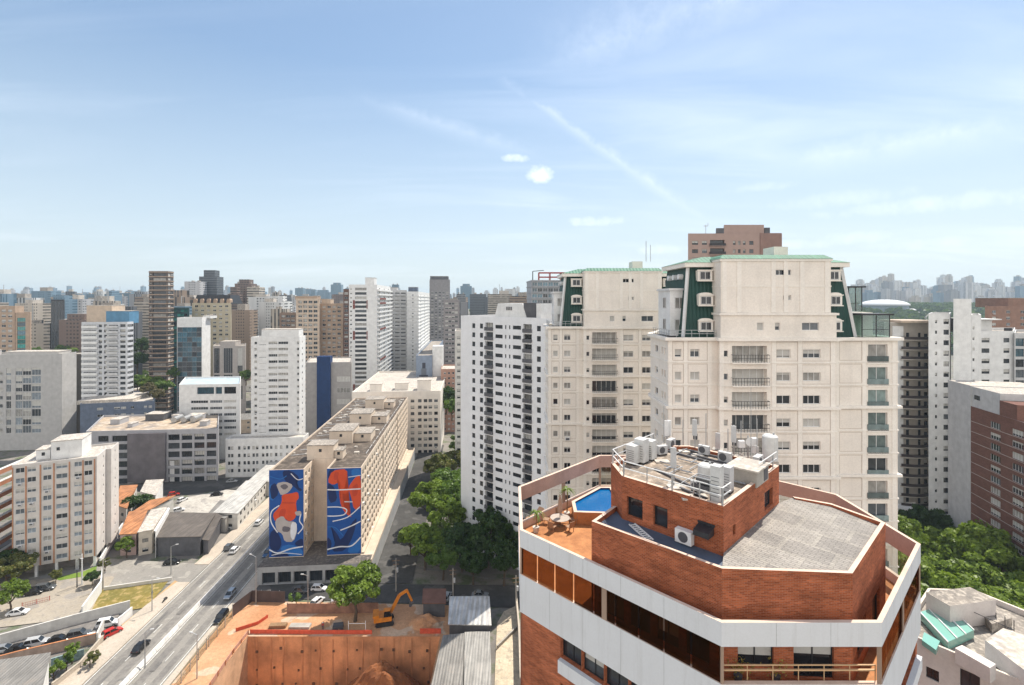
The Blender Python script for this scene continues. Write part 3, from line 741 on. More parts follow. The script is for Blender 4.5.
# two-storey brick block inside the terrace
Q = L2([(5.04, 30.9), (10.95, 25.45), (17.45, 25.0), (23.5, 30.7), (22.0, 33.6), (20.0, 34.8), (18.55, 33.9), (14.0, 38.6), (11.1, 38.6), (7.0, 34.5), (6.9, 33.2)])
mb = MB(); n = len(Q)
for i in range(n):
    a, b = Q[i], Q[(i+1) % n]; top = 64.0 if i < 5 or i == 10 else 63.0
    rects = []
    if i == 1: rects = [(.8, 2.6, 59.0, 60.7, '2d', 'dark'), (3.6, 5.6, 58.5, 60.7, '2d', 'dark')]
    if i == 2: rects = [(1.0, 3.0, 59.0, 60.7, '2d', 'dark'), (4.6, 6.6, 58.5, 60.7, '2d', 'dark')]
    if i == 0: rects = [(1.0+k*1.7, 2.3+k*1.7, 58.6, 60.6, '2d', 'mix') for k in range(4)]
    o = wall_edge(mb, a, b, Z_T, top, rects, .2); put_windows(bt, o)
qi = inset(Q, .22)
for i in list(range(5))+[10]:
    j = (i+1) % n
    mb.face([(*Q[i], 64), (*Q[j], 64), (*qi[j], 64), (*qi[i], 64)], 1)
    mb.face([(*qi[j], 62.5), (*qi[i], 62.5), (*qi[i], 64), (*qi[j], 64)], 0)
mb.build('penthouse_wall', [brickm, coping], bt)
PH = L2([(11.8, 27.2), (18.55, 33.9), (14.0, 38.6), (11.1, 38.6), (7.0, 34.5), (7.2, 31.9)])
def tile_mat():
    m, nt, b = new_mat('pale_roof_tile'); uv = texco(nt, 'UV', (1, 1, 1), (0, 0, R(45)))
    t = N(nt, 'ShaderNodeTexBrick'); t.offset = .5; t.inputs['Color1'].default_value = (.31, .285, .255, 1); t.inputs['Color2'].default_value = (.25, .23, .205, 1); t.inputs['Mortar'].default_value = (.19, .175, .16, 1)
    t.inputs['Scale'].default_value = 1; t.inputs['Mortar Size'].default_value = .02; t.inputs['Brick Width'].default_value = .5; t.inputs['Row Height'].default_value = .21; nt.links.new(uv, t.inputs['Vector'])
    p = N(nt, 'ShaderNodeTexBrick'); p.inputs['Color1'].default_value = (1.08, 1.08, 1.08, 1); p.inputs['Color2'].default_value = (.66, .66, .68, 1); p.inputs['Mortar'].default_value = (1.12, 1.12, 1.1, 1); p.inputs['Scale'].default_value = 1
    p.inputs['Mortar Size'].default_value = .12; p.inputs['Brick Width'].default_value = 2.6; p.inputs['Row Height'].default_value = 1.9; p.inputs['Bias'].default_value = -.25; nt.links.new(uv, p.inputs['Vector'])
    f = ramp(nt, noise(nt, uv, .6, 6., .65), (.3, .7, .8, 1.15)); c = mixc(nt, 1., mixc(nt, 1., t.outputs[0], p.outputs[0], 'MULTIPLY'), f, 'MULTIPLY'); nt.links.new(c, b.inputs['Base Color']); b.inputs['Roughness'].default_value = .85
    bp = N(nt, 'ShaderNodeBump'); bp.invert = True; bp.inputs['Strength'].default_value = .8; bp.inputs['Distance'].default_value = .05; nt.links.new(t.outputs['Fac'], bp.inputs['Height']); nt.links.new(bp.outputs[0], b.inputs['Normal']); return m
tilem = tile_mat()
mb = MB(); mb.face([(*qi[1], 63.85), (*qi[2], 63.75), (*qi[3], 63.75), (*qi[4], 63.85), (*Q[5], 63.9), (*PH[1], 63.9), (*PH[0], 63.9)]); mb.build('tiled_roof', tilem, bt)
mb = MB(); mb.face([(*PH[0], 63.896), (*qi[1], 63.846), (*qi[1], 63.65), (*PH[0], 63.65)]); mb.build('roof_upstand', dgrey, bt)
mb = MB(); mb.face([(*qi[0], 63.70), (*qi[1], 63.70), (*PH[0], 63.70), (*PH[5], 63.70), (*PH[4], 63.70), (*qi[10], 63.70)]); mb.build('gutter_roof', plain('blue_membrane', (.09, .12, .17), .6, .3), bt)
# machine house on top
w = {5: [(.35, 1.5, 64.05, 65.3, '1d', 'black'), (2.25, 3.2, 64.05, 65.3, '1d', 'black')], 0: [(1.3, 1.7, 64.4, 65.0, '1d', 'black'), (6.6, 8.2, 64.2, 65.4, '1d', 'black')]}
mroot = bt
o = shell(bt, PH, 62.55, 66.5, w, brickm, ground_mat('machine_roof', ((.33, .26, .20), (.22, .18, .145), (.45, .38, .31)), .35, .9, 6., (.16, .14, .12)), .25, .3, coping, 'machine_house', 'machine_house_roof')
put_windows(bt, o)
# pool with its raised rim
pl = [Vector(x[:2]) for x in (G(577, 512, 59.3), G(606, 513, 59.3), G(640, 513, 59.3), G(640, 489, 59.3), G(601, 489, 59.3), G(575, 503, 59.3))]
P = L2([(p.x, p.y) for p in pl])
P = [P[0], P[1], (P[1][0]+1.4, P[1][1]), (P[1][0]+1.4, P[4][1]), P[4], P[5]]
mb = MB(); mb.ring(inset(P, -.3), P, Z_T+.003, 59.42, 0, 1, 2); mb.build('pool_rim', [terra, coping, bluepaint], bt)
m, nt, b = new_mat('pool_water'); b.inputs['Base Color'].default_value = (.003, .11, .30, 1); b.inputs['Roughness'].default_value = .05
bp = N(nt, 'ShaderNodeBump'); bp.inputs['Strength'].default_value = .25; bp.inputs['Distance'].default_value = .1; nt.links.new(noise(nt, texco(nt), 2.5, 3.), bp.inputs['Height']); nt.links.new(bp.outputs[0], b.inputs['Normal'])
mb = MB(); mb.face([(*p, 59.25) for p in P]); mb.build('pool_water', m, bt)
BLD.append((Vector((13.6, 37.3, 0)), 20))

# ---- what stands on the roof and the terrace
lgrey2 = plain('aged_white_metal', (.60, .60, .585), .5, .2, 2.)
def on_roof(px, py, z=66.2): return G(px, py, z)
def cabinet(name, label, cat, px, py, z, sx, sy, sz, rz, mat, group=None, legs=.12):
    t = thing(name, label, cat, on_roof(px, py, z), R(rz), group)
    mb = MB(); mb.box(-sx/2, sx/2, -sy/2, sy/2, legs, sz); mb.build('casing', mat, t)
    mb = MB()
    for k in range(6): mb.box(-sx*.4, sx*.4, -sy/2-.012, -sy/2-.003, legs+sz*.15+k*sz*.1, legs+sz*.15+k*sz*.1+.03)
    mb.build('louvre', dgrey, t)
    mb = MB(); mb.box(-sx/2, -sx/2+.1, -sy/2+.02, sy/2-.02, 0, legs-.003); mb.box(sx/2-.1, sx/2, -sy/2+.02, sy/2-.02, 0, legs-.003); mb.build('foot', darkmetal, t)
    return t
cabinet('equipment_cabinet', 'front white equipment cabinet of the three at the left end of the brick machine-house roof', 'cabinet', 633, 464, 66.2, .72, .75, 1.4, -45, lgrey2, 'white cabinets on the machine house')
cabinet('equipment_cabinet', 'tallest white equipment cabinet, middle of the three on the machine-house roof', 'cabinet', 641.5, 462.5, 66.2, .75, .75, 1.75, -45, lgrey2, 'white cabinets on the machine house')
cabinet('equipment_cabinet', 'hindmost white equipment cabinet of the three beside the roof railing', 'cabinet', 650, 459.5, 66.2, .7, .7, 1.45, -45, lgrey2, 'white cabinets on the machine house')
cabinet('equipment_cabinet', 'tall white cabinet at the near corner of the machine-house roof', 'cabinet', 717, 503, 66.2, .56, .56, 2.2, -45, lgrey2, 'white cabinets on the machine house')
cabinet('equipment_cabinet', 'small grey cabinet behind the tall white cabinet at the roof corner', 'cabinet', 727, 492, 66.2, .6, .6, 1.6, -45, lgrey, 'white cabinets on the machine house')
def water_tank(label, px, py, r, h, mat=None):
    t = thing('water_tank', label, 'tank', on_roof(px, py, 66.2)); mb = MB()
    mb.tube([(0, 0, .15), (0, 0, .2), (0, 0, h-.12), (0, 0, h-.03), (0, 0, h)], [r*.96, r, r, r*.8, r*.3], 0, 20); mb.build('drum', mat or lgrey2, t, smooth=False)
    mb = MB(); mb.box(-r*.8, r*.8, -r*.8, r*.8, 0, .147); mb.build('plinth', concrete, t)
    mb = MB(); mb.tube([(r*.5, 0, h-.05), (r*.5, 0, h+.12)], .07); mb.build('inlet', steel, t)
water_tank('white cylindrical tank at the right corner of the machine-house roof', 770, 462, .52, 2.0)
water_tank('squat white drum behind the tall cabinet on the machine-house roof', 706, 484, .5, 1.3)
def panel_mast(label, px, py, h, z=66.2, panels=1, rz=-30, box=True, grp='antenna masts on the machine house'):
    t = thing('antenna_mast', label, 'antenna', on_roof(px, py, z), R(rz), grp); mb = MB(); mb.tube([(0, 0, .1), (0, 0, h)], .045); mb.build('pole', steel, t)
    mb = MB(); mb.box(-.4, .4, -.4, .4, 0, .1); mb.build('base', concrete, t)
    for k in range(panels):
        mb = MB(); a = k*2*math.pi/3; x, y = .16*math.sin(a), -.16*math.cos(a); mb.box(x-.17, x+.17, y-.08, y+.05, h-1.25, h-.02); mb.build('panel', lgrey if panels == 1 else whitemetal, t)
    if box: mb = MB(); mb.box(-.15, .15, .055, .28, h*.35, h*.35+.45); mb.build('control_box', dgrey, t)
panel_mast('antenna mast with one beige panel in the middle of the machine-house roof', 674, 486, 2.5, box=False)
panel_mast('antenna mast with dark control box at the back edge of the machine-house roof', 695, 451, 2.5)
panel_mast('antenna mast with white panel near the concrete hatch', 734, 457, 2.4)
panel_mast('short mast with two panels at the left back of the machine-house roof', 667, 446, 2.1, panels=2)
panel_mast('small antenna mast on the back railing between two taller masts', 718, 450, 1.4, box=False)
t = thing('whip_antenna', 'thin tall whip antenna rising from the machine-house roof', 'antenna', on_roof(751, 466, 66.2)); mb = MB(); mb.tube([(0, 0, .2), (0, 0, 5.6)], [.03, .015], 0, 6); mb.build('rod', steel, t); mb = MB(); mb.box(-.15, .15, -.15, .15, 0, .2); mb.build('foot', concrete, t)
t = thing('antenna_mast', 'low mast with a white dish and radio units beside the white tank', 'antenna', on_roof(748, 458, 66.2), 0, 'antenna masts on the machine house'); mb = MB(); mb.tube([(0, 0, 0), (0, 0, 1.7)], .05); mb.build('pole', steel, t)
mb = MB(); mb.tube([(0, -.1, 1.3), (0, -.18, 1.3), (0, -.3, 1.3)], [.05, .2, .32], 0, 16); mb.build('dish', whitemetal, t)
for x, z in ((-.5, .8), (.45, 1.0), (.5, .4)): mb = MB(); mb.box(x-.22, x+.22, -.15, .15, z, z+.5); mb.build('radio_unit', whitemetal, t)
mb = MB(); mb.box(-.5, .5, -.03, .03, 1.05, 1.12); mb.build('arm', steel, t)
t = thing('roof_hatch', 'low grey concrete hatch house near the right corner of the machine-house roof', 'roof hatch', on_roof(748, 480, 66.2), R(45)); mb = MB(); mb.box(-1.1, 1.1, -.9, .9, 0, .95); mb.build('wall', concrete, t)
mb = MB(); mb.box(-1.2, 1.2, -1., 1., .953, 1.06); mb.build('cover', roofl, t); mb = MB(); mb.box(.2, .9, -.93, -.904, .12, .85); mb.build('door', dgrey, t)
# railing round the machine-house roof
t = thing('roof_railing', 'bent metal railing round the machine-house roof', 'railing', (*BC, 0)); ri = inset(PH, .12); mb = MB()
for i in (0, 3, 4, 5):
    a, b = Vector(ri[i]), Vector(ri[(i+1) % 6])
    seg = [(a, b)] if i else [(a, a+(b-a)*.13), (a+(b-a)*.62, b)]
    for p, q in seg:
        for z in (67.45, 67.0): mb.bar((*p, z), (*q, z), .05)
mb.build('rail', whitemetal, t)
for i in (0, 3, 4, 5):
    a, b = Vector(ri[i]), Vector(ri[(i+1) % 6]); L = (b-a).length
    for k in range(int(L/1.7)+1):
        f = k*1.7/L
        if i == 0 and .14 < f < .6: continue
        mb = MB(); p = a+(b-a)*f; mb.bar((*p, 66.502), (*p, 67.47), .06 if k % 2 else .1); mb.build('post', steel, t)
# air-conditioner and vent hood on the machine house wall, conduit pipes on its roof
def wall_pt(t_, z, off): a, b = Vector(PH[5]), Vector(PH[0]); d = (b-a).normalized(); nn = Vector((d.y, -d.x)); p = a+d*t_+nn*off; return (p.x+BC[0], p.y+BC[1], z), math.atan2(d.y, d.x)
loc, ang = wall_pt(4.4, 63.71, .25)
t = thing('air_conditioner', 'small white air-conditioner unit at the foot of the brick machine-house wall', 'air conditioner', loc, ang); mb = MB(); mb.box(-.5, .5, -.2, .2, .08, .85); mb.build('casing', whitemetal, t); mb = MB(); mb.tube([(0, -.201, .46), (0, -.215, .46)], .3, 0, 18); mb.build('fan_grille', dgrey, t)
loc, ang = wall_pt(5.6, 64.7, .03)
t = thing('vent_hood', 'black metal vent hood on the brick machine-house wall', 'vent hood', loc, ang); mb = MB(); mb.loft([[(-.45, -.75, 0), (.45, -.75, 0), (.45, 0, 0), (-.45, 0, 0)], [(-.45, -.7, .3), (.45, -.7, .3), (.45, 0, .45), (-.45, 0, .45)]]); mb.build('hood', darkmetal, t); mb = MB(); mb.box(-.5, .5, -.02, .0, .455, .6); mb.build('bracket', darkmetal, t)
mb = MB()
for (a, b) in (((672, 448), (735, 462)), ((668, 452), (728, 468)), ((655, 470), (700, 492)), ((690, 455), (745, 470)), ((680, 489), (706, 500))):
    mb.bar(on_roof(*a)+Vector((0, 0, .08)), on_roof(*b)+Vector((0, 0, .1)), .14, .12)
tag(mb.build('cable_tray', dgrey), 'dark cable trays running across the machine-house roof', 'cable tray')
mb = MB()
for (px, py, s) in ((662, 462, .5), (684, 452, .4), (697, 456, .45), (740, 466, .5), (676, 488, .5), (700, 497, .4), (690, 498, .55)):
    p = on_roof(px, py); mb.box(p.x-s, p.x+s, p.y-s*.7, p.y+s*.7, 66.205, 66.3)
tag(mb.build('concrete_pads', roofl), 'pale concrete pads scattered over the machine-house roof', 'pads', None, 'stuff')
# more plant: condensers, pipe runs, frames and thin masts crowd the deck
def condenser(px, py, rz, s, label):
    t = thing('condenser_unit', label, 'condenser', on_roof(px, py), R(rz), 'small condensers on the machine-house deck'); mb = MB(); mb.box(-.45*s, .45*s, -.18*s, .18*s, .1, .1+.7*s); mb.build('casing', lgrey, t); mb = MB(); mb.tube([(-.1*s, -.182*s, .1+.35*s), (-.1*s, -.2*s, .1+.35*s)], .27*s, 0, 16); mb.build('fan_grille', dgrey, t); mb = MB(); mb.box(-.4*s, -.3*s, -.16*s, .16*s, 0, .097); mb.box(.3*s, .4*s, -.16*s, .16*s, 0, .097); mb.build('foot', darkmetal, t)
for (a, b, r_, s_, lb) in ((662, 455, 20, .9, 'grey condenser behind the white cabinets, left back of the deck'), (671, 449, 45, 1.0, 'grey condenser under the two-panel mast'), (704, 455, -45, .9, 'grey condenser by the dark control box mast'), (725, 463, -45, 1., 'grey condenser between hatch and back railing'), (758, 468, 45, 1.1, 'grey condenser next to the concrete hatch'), (697, 492, -45, .8, 'grey condenser left of the squat white drum')): condenser(a, b, r_, s_, lb)
for k, (a, b, h_) in enumerate(((664, 449, 3.4), (683, 447, 2.2), (706, 452, 3.0), (741, 455, 2.6), (757, 463, 3.2), (728, 452, 1.8))):
    t = thing('thin_mast', 'thin bare mast at the back of the machine-house deck', 'mast', on_roof(a, b), 0, 'thin bare masts at the back of the deck'); mb = MB(); mb.tube([(0, 0, 0), (0, 0, h_)], .035, 0, 6); mb.build('rod', steel, t); mb = MB(); mb.box(-.12, .12, -.12, .12, 0, .08); mb.build('foot', concrete, t)
mb = MB()
for k in range(26):
    rg_ = random.Random(k); a = (rg_.uniform(640, 750), rg_.uniform(450, 488)); p = on_roof(*a); q = p+Vector((1, 1, 0) if k % 2 else (-1, 1, 0))*rg_.uniform(.5, 1.9)
    if not (10 < p.x < 16 and p.y > 29): continue
    mb.tube([p+Vector((0, 0, .14)), q+Vector((0, 0, .14))], .04, 0, 6)
tag(mb.build('pipe_runs', steel), 'thin metal pipes crossing the machine-house deck in all directions', 'pipes', None, 'stuff')
t = thing('equipment_rack', 'open steel frame holding dark boxes near the front edge of the machine-house deck', 'frame', on_roof(704, 499), R(-45)); mb = MB()
for x in (-.5, .5):
    for y in (-.3, .3): mb.bar((x, y, 0), (x, y, 1.3), .06)
for z in (.5, 1.3): mb.bar((-.5, -.3, z), (.5, -.3, z), .05); mb.bar((-.5, .3, z), (.5, .3, z), .05)
mb.build('frame', steel, t)
for z in (.55, .95): mb = MB(); mb.box(-.4, .4, -.22, .22, z, z+.3); mb.build('control_box', dgrey, t)
# bench in the gutter roof
a, b = G(632, 524, 63.8), G(650, 540, 63.8)
t = thing('ladder', 'white ladder lying in the dark gutter roof beside the machine house', 'ladder', (a+b)/2); d = (b-a); mb = MB()
nx = Vector((-d.y, d.x, 0)).normalized()*.2
for s in (-1, 1): mb.bar(-d/2+nx*s, d/2+nx*s, .07)
for k in range(9): q = -d/2+d*(k+.5)/9; mb.bar(q-nx, q+nx, .05)
mb.build('frame', whitemetal, t)
# terrace furniture
tx = G(560, 526, Z_T)
t = thing('garden_table', 'round pale garden table under the closed parasol on the orange terrace', 'table', tx); mb = MB(); mb.tube([(0, 0, .70), (0, 0, .75)], .85, 0, 24); mb.build('tabletop', plain('pale_wood', (.45, .38, .32), .6, .2, 2.), t); mb = MB(); mb.tube([(0, 0, 0), (0, 0, .04), (0, 0, .08), (0, 0, .7)], [.35, .33, .06, .06]); mb.build('pedestal', wood, t)
t = thing('parasol', 'closed beige parasol standing through the round terrace table', 'parasol', tx); mb = MB(); mb.tube([(0, 0, .755), (0, 0, 1.2)], .035); mb.build('pole', wood, t); mb = MB(); mb.tube([(0, 0, 1.2), (0, 0, 1.35), (0, 0, 2.2), (0, 0, 2.75)], [.19, .24, .16, .03], 0, 10); mb.build('canopy', plain('parasol_cloth', (.40, .29, .22), .9, .25, 3.), t)
ch = None
side_n = ('nearest the pool', 'on the back side of the table', 'on the side of the white band', 'on the camera side of the table', 'between table and potted palm')
for k in range(5):
    a = k*2*math.pi/5+.3; loc = (tx.x+1.25*math.cos(a), tx.y+1.25*math.sin(a), Z_T)
    if ch is None:
        ch = thing('garden_chair', '', 'chair', loc, a+math.pi/2); mw = plain('chair_wood', (.34, .20, .12), .6, .25, 2.)
        mb = MB(); mb.box(-.27, .27, -.27, .27, .41, .46); mb.build('seat', mw, ch); mb = MB(); mb.loft([[(-.27, -.27, .463), (.27, -.27, .463), (.27, -.22, .463), (-.27, -.22, .463)], [(-.27, -.36, .95), (.27, -.36, .95), (.27, -.32, .95), (-.27, -.32, .95)]]); mb.build('backrest', mw, ch)
        for x in (-.25, .21):
            for y in (-.25, .21): mb = MB(); mb.box(x, x+.045, y, y+.045, 0, .408); mb.build('leg', mw, ch)
        c = ch
    else: c = dup(ch, loc, a+math.pi/2)
    c['label'] = 'wooden terrace chair at the round table, '+side_n[k]; c['group'] = 'chairs round the terrace table'
t = thing('sun_lounger', 'low wooden lounger against the white band at the left end of the terrace', 'lounger', G(535, 519, Z_T), R(45)); mb = MB(); mb.box(-.9, .4, -.32, .32, .26, .32); mb.build('seat', mw, t); mb = MB(); mb.loft([[(.403, -.32, .26), (.403, .32, .26), (.46, .32, .32), (.46, -.32, .32)], [(.9, -.32, .72), (.9, .32, .72), (.92, .32, .78), (.92, -.32, .78)]]); mb.build('backrest', mw, t)
for x in (-.8, .3):
    for y in (-.3, .25): mb = MB(); mb.box(x, x+.05, y, y+.05, 0, .257); mb.build('leg', mw, t)
palm_leaf = leaf_mat('palm_leaf', (.10, .17, .03), (.22, .30, .06))
def potted_palm(label, loc, h, grp='potted palms on the terrace'):
    t = thing('potted_palm', label, 'plant', loc, 0, grp); mb = MB(); mb.tube([(0, 0, 0), (0, 0, .42), (0, 0, .45)], [.22, .3, .3], 0, 14); mb.build('pot', plain('pale_pot', (.6, .52, .45), .8, .15), t)
    mb = MB(); mb.tube([(0, 0, .4), (.04, .02, h*.5), (0, .03, h)], [.07, .05, .04]); mb.build('trunk', wood, t); mb = MB(); rg = random.Random(hash(label) & 255 if False else int(h*100))
    for k in range(22):
        a = rg.uniform(0, 6.28); l = rg.uniform(.6, 1.0); up = rg.uniform(.1, .9); pr = Vector((0, .03, h)); w = .09
        for s in range(4):
            f = (s+1)/4; q = Vector((math.cos(a)*l*f, .03+math.sin(a)*l*f, h+l*(up*f-1.0*f*f))); sd = Vector((-math.sin(a), math.cos(a), 0))*w*(1.3-f)
            mb.face([pr-sd, pr+sd, q+sd*.8, q-sd*.8]); pr = q
    mb.build('fronds', palm_leaf, t)
potted_palm('small potted palm beside the white band at the left end of the terrace', G(536, 532, Z_T), 1.7)
potted_palm('taller palm by the raised pool rim on the terrace', G(567, 517, Z_T), 2.5)
for px, py, lb in ((738, 678, 'yellowing potted shrub behind the handrail at the near corner of the brick tower'), (776, 683, 'small potted shrub behind the handrail on the near facet of the brick tower')):
    loc = (( px-CX)/FPX*25.2, 25.2, Z_T); t = thing('potted_shrub', lb, 'plant', loc, 0, 'shrubs behind the handrail')
    mb = MB(); mb.tube([(0, 0, 0), (0, 0, .35)], [.16, .22], 0, 12); mb.build('pot', dgrey, t); mb = MB(); rg = random.Random(px)
    for k in range(130):
        p = Vector((rg.gauss(0, .3), rg.gauss(0, .2), .75+rg.gauss(0, .25))); a, b_ = Vector((rg.uniform(-1, 1), rg.uniform(-1, 1), rg.uniform(-1, 1)))*.08, Vector((rg.uniform(-1, 1), rg.uniform(-1, 1), rg.uniform(-1, 1)))*.08; mb.face([p, p+a, p+a+b_, p+b_])
    mb.build('foliage', leaf_mat('ochre_leaf', (.25, .20, .04), (.45, .34, .08)), t)

# ------------------------------------------------------------------ the two cream towers with green mansards
green = ribbed('dark_green_roof', (.003, .05, .04), .5, .2, 0, .6, 0, (.004, .06, .045))
lgreen = ribbed('pale_green_roof', (.05, .20, .125), .6, .25, 0, .7, 0, (.14, .28, .20))
F = Frame(20.3, 63.5, 0); FR['cream'] = F
ct = thing('cream_tower', 'nearer cream apartment tower with dark green mansard roof, directly behind the brick tower', 'apartment tower', (20.3, 63.5, 0))
ZC, FH = 73.1, 2.96
P = [(0, 0), (6.5, 0), (6.5, -.8), (21.4, -.8), (21.4, 0), (29.9, 0), (29.9, 18), (5, 18), (2.2, 12), (0, 8)]
zr = 71.1; wins = {}
f = lambda px, v=0: F.u(px, v)
wins[0] = rows([(.9, 1.75), (2.9, 4.1, '2')], zr, 23, FH, 1.05, '1', 'pale') 
c = [(f(a, -.8)-6.5, f(b, -.8)-6.5)+tuple(r) for a, b, *r in ((718, 723, '1', .8), (776, 790.5, '2'), (803, 820.5, '3'))]
c[0] = (.25, .95, '1', .8)
wins[2] = rows(c, zr, 23, FH, 1.1, '2', 'mix')
bu0, bu1 = f(732, -.8)-6.5, f(767, -.8)-6.5
wins[2] += rows([(bu0, bu1)], zr-.05, 23, FH, 2.1, '5', 'mix', .9)
wins[4] = rows([(f(868)-21.4, f(887.5)-21.4)], zr-.1, 23, FH, 2.45, '2', 'bay', .3)
wins[9] = rows([(8-1.6, 8-.9), (8-2.7, 8-2.0), (2.2, 3.6)], zr+.1, 23, FH, .9, '1', 'mix')
def trims(mb):
    for k in range(24):
        z = ZC-.28-FH*k if k else ZC-.35
        big = k % 3 == 0; h, pr = (.40, .46) if k == 0 else ((.34, .36) if big else (.16, .10))
        mb.ring(inset(P, -pr), inset(P, .03), z, z+h, 1)
    # flat pilasters and raised frames divide the facade
    for (u, v) in ((6.62, -.8), (13.35, -.8), (16.7, -.8), (20.9, -.8)):
        for k in range(23):
            z1 = ZC-.30-FH*k; mb.box(u-.28, u+.28, v-.06, v-.003, z1-FH+.17, z1-.0, 1)
    for (u, v) in ((.3, 0), (2.3, 0), (5.4, 0), (22.0, 0), (25.5, 0), (29.4, 0)):
        for k in range(23):
            z1 = ZC-.30-FH*k; mb.box(u-.25, u+.25, v-.05, v-.003, z1-FH+.17, z1-.0, 1)
o = shell(ct, P, -1, ZC, wins, cream, roofl, .22, .25, cream2, extra=trims); put_windows(ct, o)
mb = MB()
for k in range(23):
    zt_ = ZC-.30-FH*k
    for (u0, u1, v) in ((6.95, 13.05, -.8), (13.65, 16.4, -.8), (17.0, 20.6, -.8), (22.3, 25.2, 0), (25.8, 29.1, 0), (2.6, 5.1, 0), (.6, 2.0, 0)):
        if u0 in (6.95, 25.8): continue
        for z in (zt_-FH+.32, zt_-.18): mb.box(u0, u1, v-.012, v-.003, z-.03, z+.03)
        for u in (u0, u1): mb.box(u-.03, u+.03, v-.012, v-.003, zt_-FH+.36, zt_-.22)
mb.build('facade_joint', plain('joint_cream', (.50, .43, .37), .8, .05), ct)
balconies(ct, 6.5+bu0-.1, 6.5+bu1+.1, -.8, [zr-1.1-FH*k for k in range(23)], .55, 1.0, cream2, darkmetal, open_rail=True)
balconies(ct, f(868)-.1, f(887.5)+.1, 0, [zr-1.25-FH*k for k in range(23)], .10, .85, cream2, glassy('guard_glass', (.13, .17, .17)))
# attic: centre bay rises through the mansard
Pa = [(6.5, -.8), (21.4, -.8), (21.4, 3.5), (6.5, 3.5)]; Pb = [(6.55, -.75), (20.7, -.75), (20.7, 3.5), (6.55, 3.5)]
fa = lambda px: F.u(px, -.8)
o = shell(ct, Pa, ZC+.01, 76.35, {0: [(fa(757)-6.5, fa(763.5)-6.5, 74.1, 75.1, '1', 'pale'), (fa(775)-6.5, fa(780)-6.5, 74.1, 75.1, '1', 'dark'), (fa(802)-6.5, fa(819)-6.5, 74.1, 75.1, '2', 'pale')]}, cream, roofl, .2, .1, cream2, 'attic_wall', 'attic_roof',
          lambda mb: mb.ring(inset(Pa, -.22), inset(Pa, .02), 76.05, 76.33, 1)); put_windows(ct, o)
def att(mb):
    mb.ring(inset(Pb, -.15), inset(Pb, .02), 83.0, 83.28, 1); mb.ring(inset(Pb, -.06), inset(Pb, .02), 79.7, 79.85, 1)
    for u in (7.0, 8.9, 13.3, 14.9, 17.0, 20.2): mb.box(u-.28, u+.28, -.82, -.753, 76.4, 79.69, 1); mb.box(u-.28, u+.28, -.82, -.753, 79.86, 82.99, 1)
o = shell(ct, Pb, 76.36, 83.3, {0: [(fa(774)-6.5, fa(791)-6.5, 81.2, 81.9, '3', 'black'), (fa(783)-6.5, fa(791)-6.5, 78.0, 78.6, '1', 'pale')]}, cream, roofl, .2, .1, cream2, 'attic_wall', 'attic_roof', att); put_windows(ct, o)
mb = MB(); rect = lambda u0, u1, v0, v1, z: [(u0, v0, z), (u1, v0, z), (u1, v1, z), (u0, v1, z)]
mb.loft([rect(2.4, 25.2, 1.2, 11.6, ZC-.2), rect(3.4, 24.0, 2.2, 11.0, 82.4)]); mb.build('mansard', green, ct)
for (a, b) in (((2.37, 1.17), (3.37, 2.17)), ((25.23, 1.17), (24.03, 2.17))): mb = MB(); mb.bar((*a, ZC), (*b, 82.4), .35); mb.build('mansard_edge', white, ct)
mb = MB(); mb.prism([(2.7, 1.5), (24.7, 1.5), (24.7, 11.5), (2.7, 11.5)], 82.403, 83.0); mb.build('cornice', cream2, ct)
mb = MB(); mb.loft([rect(2.6, 24.8, 1.4, 11.6, 83.003), rect(6.0, 21.5, 4.0, 10, 83.95)]); mb.loft([rect(6.3, 20.9, -1.0, 6, 83.303), rect(7.2, 20.4, .2, 6, 83.9)]); mb.build('hip_roof', lgreen, ct)
def dormer(u, z, w=1.9, v=.75, arch=True):
    mb = MB(); n = 8; pts = [(-w/2, 0), (w/2, 0), (w/2, 1.35)]
    if arch: pts += [(w/2*math.cos(math.pi*k/n), 1.35+.35*math.sin(math.pi*k/n)) for k in range(1, n)]
    pts += [(-w/2, 1.35)]
    F0 = [(u+x, v, z+h) for x, h in pts]; B0 = [(u+x, v+2.6, z+h) for x, h in pts]; mb.loft([F0, B0])
    mb.box(u-w/2-.12, u+w/2+.12, v-.12, v-.003, z+1.28, z+1.42); mb.box(u-w/2-.12, u+w/2+.12, v-.12, v-.003, z-.12, z)
    d = mb.build('dormer', cream2, ct); link('window', win_mesh(w-.5, 1.05, '2', g_dark), d, (u, v-.004, z+.65))
for z, arch in ((80.6, False), (77.3, True), (73.9, True)):
    dormer(5.35, z, 1.9, 1.0 if z < 79 else 1.3, arch); dormer(22.5, z, 1.7, 1.0 if z < 79 else 1.3, arch)
mb = MB(); mb.prism([(1.3, 3.2), (4, 3.2), (4, 8.5), (1.3, 8.5)], ZC, 79.3); mb.prism([(1.1, 3.0), (4, 3.0), (4, 8.7), (1.1, 8.7)], 79.303, 79.6); mb.build('side_dormer', white, ct)
for z in (74.6, 77.6): link('window', win_mesh(1.3, 1.5, '2', g_dark), ct, (1.294, 5.6, z), R(-90)); link('window', win_mesh(1.3, 1.5, '2', g_cur), ct, (2.6, 3.194, z))
for v in (4.0, 6.2, 8.4):
    mb = MB(); mb.tube([(2.65, v, 81.2), (3.3, v, 81.2)], .38, 0, 12); mb.build('oculus', white, ct)
mb = MB()
for z in (ZC+.5, ZC+.95): mb.bar((.2, .3, z), (.2, 7.8, z), .06); mb.bar((.2, .3, z), (6.4, .3, z), .06)
for k in range(8): mb.bar((.2, .3+k*.98, ZC+.01), (.2, .3+k*.98, ZC+.95), .05)
for k in range(7): mb.bar((.2+k, .3, ZC+.01), (.2+k, .3, ZC+.95), .05)
mb.build('terrace_railing', steel, ct)
